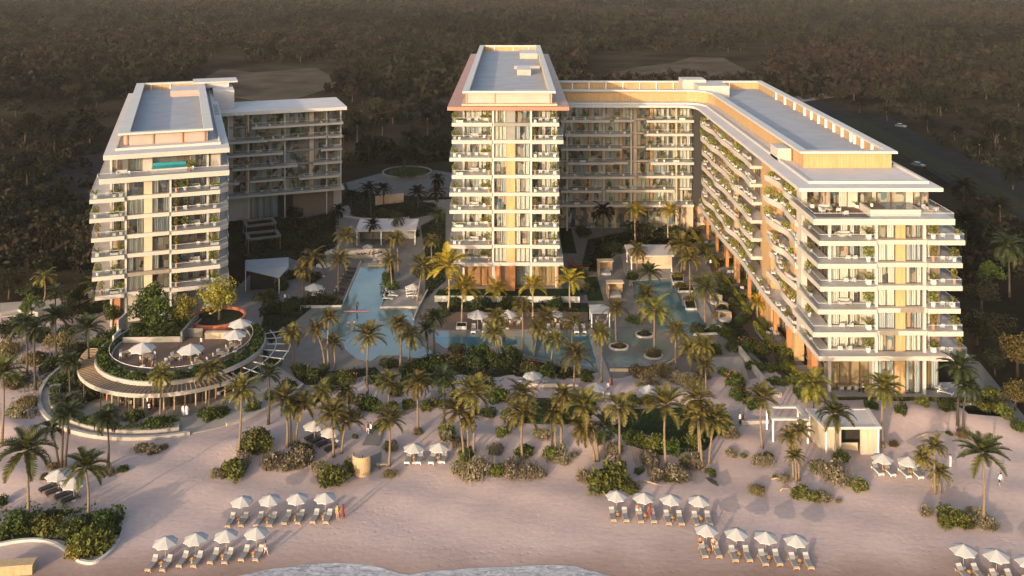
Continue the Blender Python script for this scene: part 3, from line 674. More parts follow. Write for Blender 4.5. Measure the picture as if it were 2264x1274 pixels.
        for x, wd, m in ((24.55, 1.0, 'stucco'), (28.65, .9, 'wood_tan'), (44.7, 1.2, 'stucco_warm')): part(root, 'wall_panel', m, (x, x + wd, 66.7, 67.5, zt, zt + h))
    for x in (24.2, 29.1, 38.2, 48.9, 52.6): part(root, 'column', 'stucco_white', (x, x + .3, 65.5, 65.85, 0, 27.6))
    b = MB(); b.prism([(20.9, 63.4), (54, 63.4), (54, 81.6), (20.9, 81.6)], 27.62, 28.45, 0, 1); b.build('rear_wing_roof', ['stucco_white', 'roof_eave'], root)
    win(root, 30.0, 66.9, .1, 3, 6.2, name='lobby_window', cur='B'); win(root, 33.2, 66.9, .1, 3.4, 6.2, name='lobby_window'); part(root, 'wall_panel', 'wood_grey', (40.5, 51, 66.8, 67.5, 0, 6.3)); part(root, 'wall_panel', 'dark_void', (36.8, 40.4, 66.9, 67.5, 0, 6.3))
    return root
# ------------------------------------------------------------------ right building: long wing towards the beach and back wing
def right_building():
    ox, oy = 57.0, 145.0
    root = thing('apartment_building', 'long L shaped apartment building at the right with stacked wavy balconies', 'building', (ox, oy, 0))
    # in this building everything is written in world x, y and shifted by the base of the building
    def w(x, y): return (x - ox, y - oy)
    def P(poly): return [w(*p) for p in poly]
    def B(name, m, *bx, label=None): return part(root, name, m, *[(a - ox, b_ - ox, c - oy, d - oy, e, f) for a, b_, c, d, e, f in bx], label=label)
    def W(x, y, z, wd, h, rot=0, **kw): return win(root, x - ox, y - oy, z, wd, h, rot, **kw)
    def RL(pts, z, h=.95): return rail(root, P(pts), z, h)
    def SL(poly, z, th=TH, **kw): return slabpart(root, P(poly), z, th, **kw)
    def PUT(kind, x, y, z, where, rot=0, s=1.0): return put(root, kind, x - ox, y - oy, z, where, rot, s)
    B('core_wall', 'stucco', (49.3, 65.8, 144.4, 250, 0, 27.0), (49.3, 65.8, 147.2, 250, 27.001, 31.0), (55.7, 62.6, 143.0, 144.39, 0, 27)); B('core_wall', 'stucco', (11.5, 49.29, 232.2, 250, 0, 31.0))
    B('room_interior', 'room', (49.4, 55.6, 144.36, 144.39, 0.2, 26.9), (62.7, 65.7, 144.36, 144.39, .2, 26.9), (49.4, 65.7, 147.16, 147.19, 27.1, 30.9)); B('room_interior', 'room', (55.8, 62.5, 142.96, 142.99, .2, 26.9))
    B('room_interior', 'room', (49.26, 49.29, 144.6, 231, 0.2, 30.9)); B('room_interior', 'room', (11.6, 49.2, 232.16, 232.19, .2, 30.9))
    # front end
    for x, y in ((48.55, 142.9), (55.25, 141.75), (62.6, 141.75)): B('column', 'stucco_white', (x, x + .42, y, y + .42, 0, 27.0))
    B('corner_pier', 'stucco', (46.3, 47.2, 149.0, 151.6, 6.3, 31.0)); B('corner_pier', 'wood_tan', (47.0, 48.6, 155.0, 157.4, 0, 31.0)); B('corner_pier', 'wood_tan', (47.1, 49.2, 169.5, 175.5, 0, 31.0)); B('corner_pier', 'wood_tan', (46.5, 47.3, 194.2, 195.4, 0, 31.0))
    B('corner_pier', 'wood_tan', (47.6, 49.2, 206, 209, 0, 31.0))
    for k in range(1, 7):
        z = sof(k); zt = z + TH; h = S - TH
        xl = (46.2, 45.5, 46.2, 46.6, 46.2, 46.4, 46)[k - 1]
        yl = 140.7 if k != 1 else 140.3
        SL([(xl, yl), (55.1, yl), (55.1, 144.3), (48.9, 144.3), (48.9, 150.5), (xl - .2, 150.5)], z)
        xr = (69.0, 68.3, 67.9, 68.2, 68.2, 68.6)[k - 1]
        SL([(62.98, 141.0 if k > 1 else 140.3), (xr, 141.0 if k > 1 else 140.3), (xr, 185), (65.9, 185), (65.9, 144.3), (62.98, 144.3)], z)
        B('spandrel', 'stucco', (55.12, 62.96, 141.3 if k > 1 else 140.4, 142.9, z + .03, zt - .03))
        if k in (2, 3): B('spandrel_inlay', 'mid_metal', (58.9 if k == 3 else 55.7, 62.5 if k == 3 else 58.6, 141.26, 141.29, z + .05, zt - .05))
        RL([(xl + .1, 150), (xl + .1, yl + .1), (54.9, yl + .1)], zt); RL([(63.0, 141.1), (xr - .1, 141.1), (xr - .1, 180)], zt)
        W(55.75, 142.2, zt, 2.7, h, n=2); B('wood_panel', 'wood_tan', (58.5, 60.0, 142.1, 142.8, zt, zt + h)); W(60.05, 142.2, zt, 2.5, h, n=3)
        W(49.0, 143.6, zt, 2.9, h, n=2, name='balcony_door'); W(51.95, 143.6, zt, 2.7, h, n=2, name='balcony_door'); B('wall_panel', 'stucco', (54.6, 55.5, 143.5, 144.3, zt, zt + h))
        W(63.1, 143.6, zt, 1.5, h, n=1, name='balcony_door'); B('wall_panel', 'wood_grey', (64.6, 65.9, 143.5, 144.3, zt, zt + h))
        W(48.8, 149.9, zt, 6.0, h, -math.pi / 2, n=4, name='balcony_door')
        wl = 'on level %s, beach end left, right building' % LV(k); wr = 'on level %s, beach end right, right building' % LV(k)
        PUT('round' if k % 2 else 'fern', 54.3, 142.0, zt, wl, 0, 1.35)
        PUT('box' if k % 2 else 'round', 47.0, 147.2, zt, wl, 1.57, 1.1); 
        if k % 3: PUT('chair', 49.8 + .3 * k, 142.4, zt, wl, 3.0); PUT('chair', 51.3 + .2 * k, 142.4, zt, wl, 3.3)
        else: PUT('sofa', 51.0, 142.9, zt, wl); PUT('table', 51.0, 141.7, zt, wl)
        PUT(('round', 'fern', 'tall')[k % 3], 64.2, 142.0, zt, wr, 0, 1.3); PUT(('fern', 'tall', 'round')[k % 3], xr - .8, 142.0, zt, wr, 0, 1.2); PUT('chair', 65.6, 142.2, zt, wr, 3.1)
        if k % 2: PUT('chair', 66.7, 142.0, zt, wr, 3.3)
    # penthouse terrace with plunge pool
    SL([(45.2, 139.6), (66.4, 139.6), (66.4, 190), (65.9, 190), (65.9, 147.15), (48.9, 147.15), (48.9, 152), (45.2, 152)], 27.0, .9); zt = 27.9
    RL([(45.3, 151), (45.3, 139.75), (66.3, 139.75), (66.3, 185)], zt, .85)
    B('terrace_deck', 'wood_deck', (46.0, 54.0, 140.4, 146.3, zt + .004, zt + .03))
    B('plunge_pool', 'stucco', (54.3, 62.0, 141.2, 145.6, zt, zt + .95)); B('pool_surface', 'pool_shallow', (57.2, 61.7, 141.5, 145.3, zt + .95, zt + .97)); B('pool_ledge', 'wood_deck', (54.6, 57.1, 141.5, 145.3, zt + .95, zt + .98))
    for x, wd in ((49.1, 3.6), (54.3, 2.2), (57.2, 4.6), (63.0, 2.4)): W(x, 146.4, zt, wd, 3.05, n=2, name='balcony_door', cur='N' if x > 54 else 'B')
    for x0, x1 in ((52.75, 54.25), (56.55, 57.15), (61.85, 62.95)): B('wall_panel', 'stucco', (x0, x1, 146.3, 147.15, zt, 30.95))
    wt = 'on the penthouse terrace of the right building'
    PUT('round', 55.3, 143.2, zt + .95, wt, 0, .8); PUT('sofa', 48.6, 144.6, zt, wt); PUT('chair', 47.6, 143.0, zt, wt, 2); PUT('table', 48.8, 143.2, zt, wt, 0, 1.6); PUT('chair', 50.3, 143.4, zt, wt, 4.2); PUT('chair', 50.6, 141.4, zt, wt, 3.2); PUT('fern', 47.0, 146.0, zt, wt, 0, 1.1); PUT('table', 64.2, 142.6, zt, wt, 0, 1.4); PUT('chair', 65.2, 143.4, zt, wt, 3.8); PUT('chair', 64.0, 144.4, zt, wt, .3); PUT('fern', 54.0, 146.0, zt, wt, 0, .9)
    # west side: stacked wavy balconies
    for k in range(1, 8):
        z = sof(k); zt = z + TH * .85; h = S - TH * .85
        rw = random.Random(k * 7 + 1)
        ys = [228.5, 224, 218, 212, 207, 202, 196, 190, 184, 178.5, 172, 166, 161, 157, 151]
        xs = [46.9] + [45.2 + (.55 if ys[i] > 178 else 1.25) * (.5 + .5 * math.sin(i * 1.55 + k * 1.25)) + rw.uniform(-.3, .3) for i in range(1, len(ys) - 1)] + [45.9]
        if k == 1: xs = [45.8] + [45.3 + .25 * math.sin(i) for i in range(1, len(ys) - 1)] + [45.6]
        gaps = [] if k in (1,) else [(176.5, 168.5)]
        segs = []; line = smooth(list(zip(xs, ys)), 5)
        if gaps:
            g1, g0 = gaps[0]
            segs = [[p for p in line if p[1] >= g1], [p for p in line if p[1] <= g0]]
        else: segs = [line]
        for sg in segs:
            SL(sg + [(49.2, sg[-1][1]), (49.2, sg[0][1])], z, TH * .85)
            b = MB(); b.ring(P(sg), P([(x + .22, y) for x, y in sg]), zt + .004, zt + .42, closed=False); b.build('parapet', 'stucco', root)
            step = rw.uniform(3.6, 4.6); y = sg[0][1] - 1.6
            where = 'on wavy level %s of the long right wing' % LV(k)
            q = 0
            while y > sg[-1][1] + 1.2:
                xe = min(sg, key=lambda p: abs(p[1] - y))[0]
                kind = rw.choice(('box', 'round', 'chair', 'chair', 'sofa', 'round', 'table', 'tall', 'sofa', 'chair')); PUT(kind, xe + (.75 if kind in ('sofa', 'chair') else .5), y, zt, where, 1.57 + rw.uniform(-.2, .2), 1.15)
                y -= rw.uniform(1.9, 3.0); q += 1
        for y, wd in ((227, 4), (221, 4.6), (214.5, 4), (205, 4.4), (199.5, 4), (193, 4.6), (186.5, 4.4), (181, 4), (167.5, 4.2), (162, 4)):
            W(48.7, y, zt, wd, h, -math.pi / 2, n=3, name='terrace_door')
        for y in (222.6, 215.9, 210, 200.2, 194.4, 187.9, 181.9, 163.2): B('facade_panel', 'wood_tan', (48.5, 49.2, y - 1.25, y - .12 - .0, zt, zt + h))
    # garden side columns
    for y in (222, 212, 202, 192, 183, 174, 165, 157): B('column', 'wood_orange', (46.4, 47.0, y, y + .7, 0, 6.3))
    for y in (220, 210, 200, 190, 181, 172, 163): W(48.7, y, .2, 5.6, 5.9, -math.pi / 2, n=3, name='lobby_window')
    B('corner_pier', 'wood_orange', (46.4, 47.4, 144.2, 146.4, 0, 6.3))
    # front ground floor
    B('lobby_floor', 'paving_light', (45.5, 69, 139.2, 144.3, 0, .5))
    for x, wd in ((49.0, 3.0), (52.1, 2.9), (55.8, 2.6), (60.1, 2.4), (63.1, 2.6)): W(x, 143.6 if x < 55 or x > 62 else 142.4, .5, wd, 5.75, n=2, name='lobby_window', cur='N' if x < 55 else 'B')
    B('wood_panel', 'wood_tan', (58.45, 60.05, 142.3, 142.95, .5, 6.28)); B('wall_panel', 'stucco', (55.05, 55.75, 142.4, 144.3, .5, 6.28))
    # back wing balconies
    spans = {1: [(11.6, 44.6)], 2: [(12, 22), (23, 40)], 3: [(12, 30), (31, 44.5)], 4: [(13.6, 25), (22, 28.5), (34, 44.6)], 5: [(12, 27), (33, 44.6)], 6: [(13, 29), (32.5, 44.6)], 7: [(12, 24), (25, 30), (33, 44.6)]}
    for k in range(1, 8):
        z = sof(k); zt = z + TH * .85; h = S - TH * .85
        last = -99
        for q, (x0, x1) in enumerate(spans[k]):
            if x0 < last: x0 = last + .05
            last = x1; yy = 228.2 + .7 * (q % 2)
            SL([(x0, yy), (x1, yy), (x1, 232.1), (x0, 232.1)], z, TH * .85); RL([(x0 + .1, yy + .1), (x1 - .1, yy + .1)], zt)
            x = x0 + 1.0
            while x < x1 - .8:
                PUT(rnd.choice(('round', 'fern', 'chair', 'chair', 'tall', 'sofa', 'box')), x, yy + .9, zt, 'on balcony level %s of the back wing' % LV(k), rnd.uniform(2.8, 3.4)); x += rnd.uniform(2.0, 3.6)
        B('floor_edge', 'stucco', (11.6, 44.6, 231.2, 232.1, z + .06, zt - .04))
        for x, wd in ((12.2, 3.0), (15.6, 3.4), (19.6, 2.8), (23.2, 3.4), (27.4, 2.6), (31.0, 3.2), (35.0, 2.8), (38.2, 2.4), (41.4, 2.8)): W(x, 231.3, zt, wd, h, n=3, name='balcony_window')
        for x, wd, m in ((19.05, .5, 'wood_tan'), (22.45, .7, 'stucco'), (26.65, .7, 'wood_tan'), (30.05, .9, 'stucco_warm'), (34.25, .7, 'wood_tan'), (40.65, .7, 'stucco_warm')): B('wall_panel', m, (x, x + wd, 231.1, 232.1, zt, zt + h))
    for x in (13.4, 29.2, 40.3): B('column', 'stucco_warm' if x > 35 else 'stucco_white', (x, x + .4, 229.6, 230.0, 0, 31))  # right column's warm stucco puts the sun it catches into the colour
    B('shadow_gap', 'dark_metal', (44.75, 47.0, 229.4, 232.1, 6.5, 31.0)); B('corner_pier', 'stucco_warm', (43.0, 44.6, 229.4, 232.0, 0, 6.3))
    for x in (14, 20, 26, 32, 37): W(x, 231.3, .2, 4.6, 6.0, n=3, name='lobby_window', cur='N')
    B('lobby_glow_lining', 'wood_tan', (49.4, 55.0, 144.30, 144.35, .51, 6.2), label='wood lined lobby wall coloured for a warm sunlit glow'); B('lobby_glow_lining', 'wood_tan', (62.8, 65.7, 144.30, 144.35, .51, 6.2))  # lining added behind the glass to give the lobby a warm glow
    # roof: eave, upstand, plant level with screen, cornice and recessed deck
    eave = [(44.3, 143.6), (66.5, 143.6), (67.5, 251), (11.4, 251), (11.4, 226.2)] + [(40.5, 226.2), (42.6, 225.7), (43.9, 224.4), (44.4, 222.0)]
    b = MB(); b.prism(P(eave), 31.0, 31.55, 0, 1); b.build('roof', ['stucco_white', 'roof_eave'], root)
    up_o = [(46.6, 146.5), (65.6, 146.5), (66.6, 250.6), (11.5, 250.6), (11.5, 227.6), (43.0, 227.6), (45.2, 226.8), (46.6, 224)]
    up_i = [(47.0, 147.0), (65.2, 147.0), (66.2, 250.2), (11.9, 250.2), (11.9, 228.1), (43.1, 228.1), (45.5, 227.2), (47.0, 224.2)]
    b = MB(); b.ring(P(up_o), P(up_i), 31.56, 31.95); b.build('roof_upstand', 'stucco_white', root)
    def off(d): return [(49.3 - d, 157.6 - d), (64.2 + d, 157.6 - d), (66.2 + d, 249.6 + d), (12.2 - d * .5, 249.6 + d), (12.2 - d * .5, 232.5 - d), (43.6, 232.5 - d), (46.2 - d * .3, 231.7 - d), (48.3 - d * .8, 229.8 - d * .6), (49.3 - d, 226)]
    b = MB(); b.ring(P(off(0)), P(off(-.3)), 31.57, 34.1); b.build('plant_screen', 'wood_tan', root)
    b = MB(); b.ring(P(off(.75)), P(off(-.75)), 34.11, 34.5); b.build('cornice', 'stucco_white', root)
    b = MB(); b.prism(P(off(-.32)), 31.6, 32.4); b.build('roof_deck', 'roof_grey', root)
    for y in (160, 165, 170, 174, 176, 181, 186, 191, 196, 201, 206, 214, 222, 230):
        x = 64.2 + (y - 157.6) * 2 / 92 - .75; B('screen_fin', 'white_metal', (x, x + .4, y, y + .32, 32.4, 34.1))
    for x in (16, 20.5, 25, 29.5, 34, 38.5, 43, 52, 58): B('screen_fin', 'white_metal', (x, x + .22, 248.75, 249.2, 32.4, 34.1))
    for x in (13.5, 17.5, 21.5, 25.5, 29.5): B('screen_joint', 'mid_metal', (x, x + .07, 232.45, 232.49, 31.6, 34.1))
    for n_, bx in (('roof_box', (46.8, 54.5, 233.5, 243, 32.4, 35.3)), ('roof_box', (44.0, 50.0, 240, 246, 32.4, 36.0)), ('roof_box', (46.6, 49.0, 163.4, 168, 31.56, 33.7)), ('roof_box', (30, 34, 238, 240, 32.4, 33.6))): B(n_, 'stucco', bx)
    B('skylight', 'roof_eave', (51, 57, 161, 164, 32.4, 32.62))
    return root
middle_tower(); bpy.context.view_layer.update(); left_building(); right_building()
# ================================================================== PALMS
def frond_crown(seed, nf, L, w, droop, spread, mats_dead=True):
    rs = np.random.default_rng(seed); V = []; Q = []; mi = []
    for k in range(nf):
        a = k * 2.39996 + rs.uniform(-.25, .25); f = (k + .5) / nf
        el = R(82 - spread * f + rs.uniform(-8, 8)); LL = L * rs.uniform(.85, 1.1) * (1 if f > .15 else .8)
        dh = np.array([math.cos(a), math.sin(a), 0]); side = np.array([-math.sin(a), math.cos(a), 0])
        n = 9; p = np.array([0, 0, 0.]); pts = [p]; e = el; dr = droop * rs.uniform(.75, 1.25)
        tw = rs.uniform(-.5, .5)
        for s in range(n):
            p = p + (dh * math.cos(e) + np.array([0, 0, math.sin(e)])) * LL / n; pts.append(p); e -= dr * (0.5 + s / n) / n
        m = 0
        for s in range(n):   # midrib
            r0, r1 = .035 * (1 - s / n) + .012, .035 * (1 - (s + 1) / n) + .012
            i = len(V); V += [pts[s] - side * r0, pts[s] + side * r0, pts[s + 1] + side * r1, pts[s + 1] - side * r1]; Q.append((i, i + 1, i + 2, i + 3)); mi.append(m)
        nl = 15
        for q in range(nl):
            t = .10 + .9 * (q + .5) / nl; s = min(n - 1, int(t * n)); fr = t * n - s
            c = pts[s] * (1 - fr) + pts[s + 1] * fr; d = pts[s + 1] - pts[s]; d /= np.linalg.norm(d)
            up = np.cross(side, d); up /= np.linalg.norm(up)
            ll = w * (math.sin(math.pi * min(1, t * .86 + .12)) * .85 + .22) * rs.uniform(.85, 1.1); hw = LL / nl * .60
            for sg in (-1, 1):
                o = side * sg * math.cos(.35) + d * .75 - up * (.28 + .2 * t) + np.array([0, 0, -.18 * t])
                o /= np.linalg.norm(o); tip = c + o * ll
                i = len(V); V += [c - d * hw, c + d * hw, tip + d * hw * .35, tip - d * hw * .2]; Q.append((i, i + 1, i + 2, i + 3)); mi.append(m)
    return np.array(V), np.array(Q), mi
CROWN = {}
def crown_mesh(kind, var):
    key = (kind, var)
    if key not in CROWN:
        lf = {'olive': 'leaf_olive', 'gold': 'leaf_gold_sunlit', 'green': 'leaf_palm', 'dark': 'leaf_dark', 'black': 'leaf_black', 'fresh': 'leaf_fresh'}[kind]  # gold fronds carry sunlight and olive ones dimness in their leaf colour
        nf, L, w, dr, sp = [(30, 2.9, .60, 1.35, 104), (26, 3.0, .64, 1.1, 96), (34, 2.7, .56, 1.7, 120), (24, 3.1, .70, 1.5, 108)][var]
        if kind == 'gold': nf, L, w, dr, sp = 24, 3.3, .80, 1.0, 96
        V, Q, mi = frond_crown(11 + var * 5, nf, L, w, dr, sp)
        b = MB(); b.lathe([(.02, .25), (.2, .12), (.24, -.12), (.14, -.45)], 8)
        o = len(V); V2 = np.array(b.v); Q2 = np.array(b.f) + o
        CROWN[key] = np_mesh('crown', np.concatenate([V, V2]), np.concatenate([Q, Q2]), [lf, 'bark'], mi + [1] * len(Q2))
    return CROWN[key]
NP = [0]
def palm(bx, by, cx, cy, kind, label, size=None, group='palm trees of the resort', base=None):
    b = base or gp(bx, by); c = atY(cx, cy, b.y)
    NP[0] += 1; rr = random.Random(NP[0] * 13)
    t = thing('palm_tree', label, 'palm tree', b, 0, group)
    tx, tz = c.x - b.x, max(1.2, c.z - b.z)
    bow = rr.uniform(-.05, .05) * tz + tx * .25
    n = 7; pts = []; rad = []
    for k in range(n + 1):
        f = k / n; pts.append((tx * f - bow * math.sin(math.pi * f) * .6, 0.15 * math.sin(math.pi * f), tz * f - (.15 if k == 0 else 0))); rad.append((.165 - .055 * f + (.09 * (1 - f) ** 6)) * (.7 + tz / 24))
    m = MB(); m.tube(pts, rad, 8); m.build('trunk', {'dark': 'bark_dark', 'black': 'bark_dark', 'gold': 'bark_pale'}.get(kind, 'bark'), t, smooth=True)
    s = size or (.72 + .035 * min(tz, 9))
    ob('crown', crown_mesh(kind, NP[0] % 4 if kind != 'gold' else 0), t, (tx, 0, tz), (rr.uniform(-.1, .1), rr.uniform(-.1, .1), rr.uniform(0, 6.28)), (s * rr.uniform(.92, 1.08),) * 3)
    return t
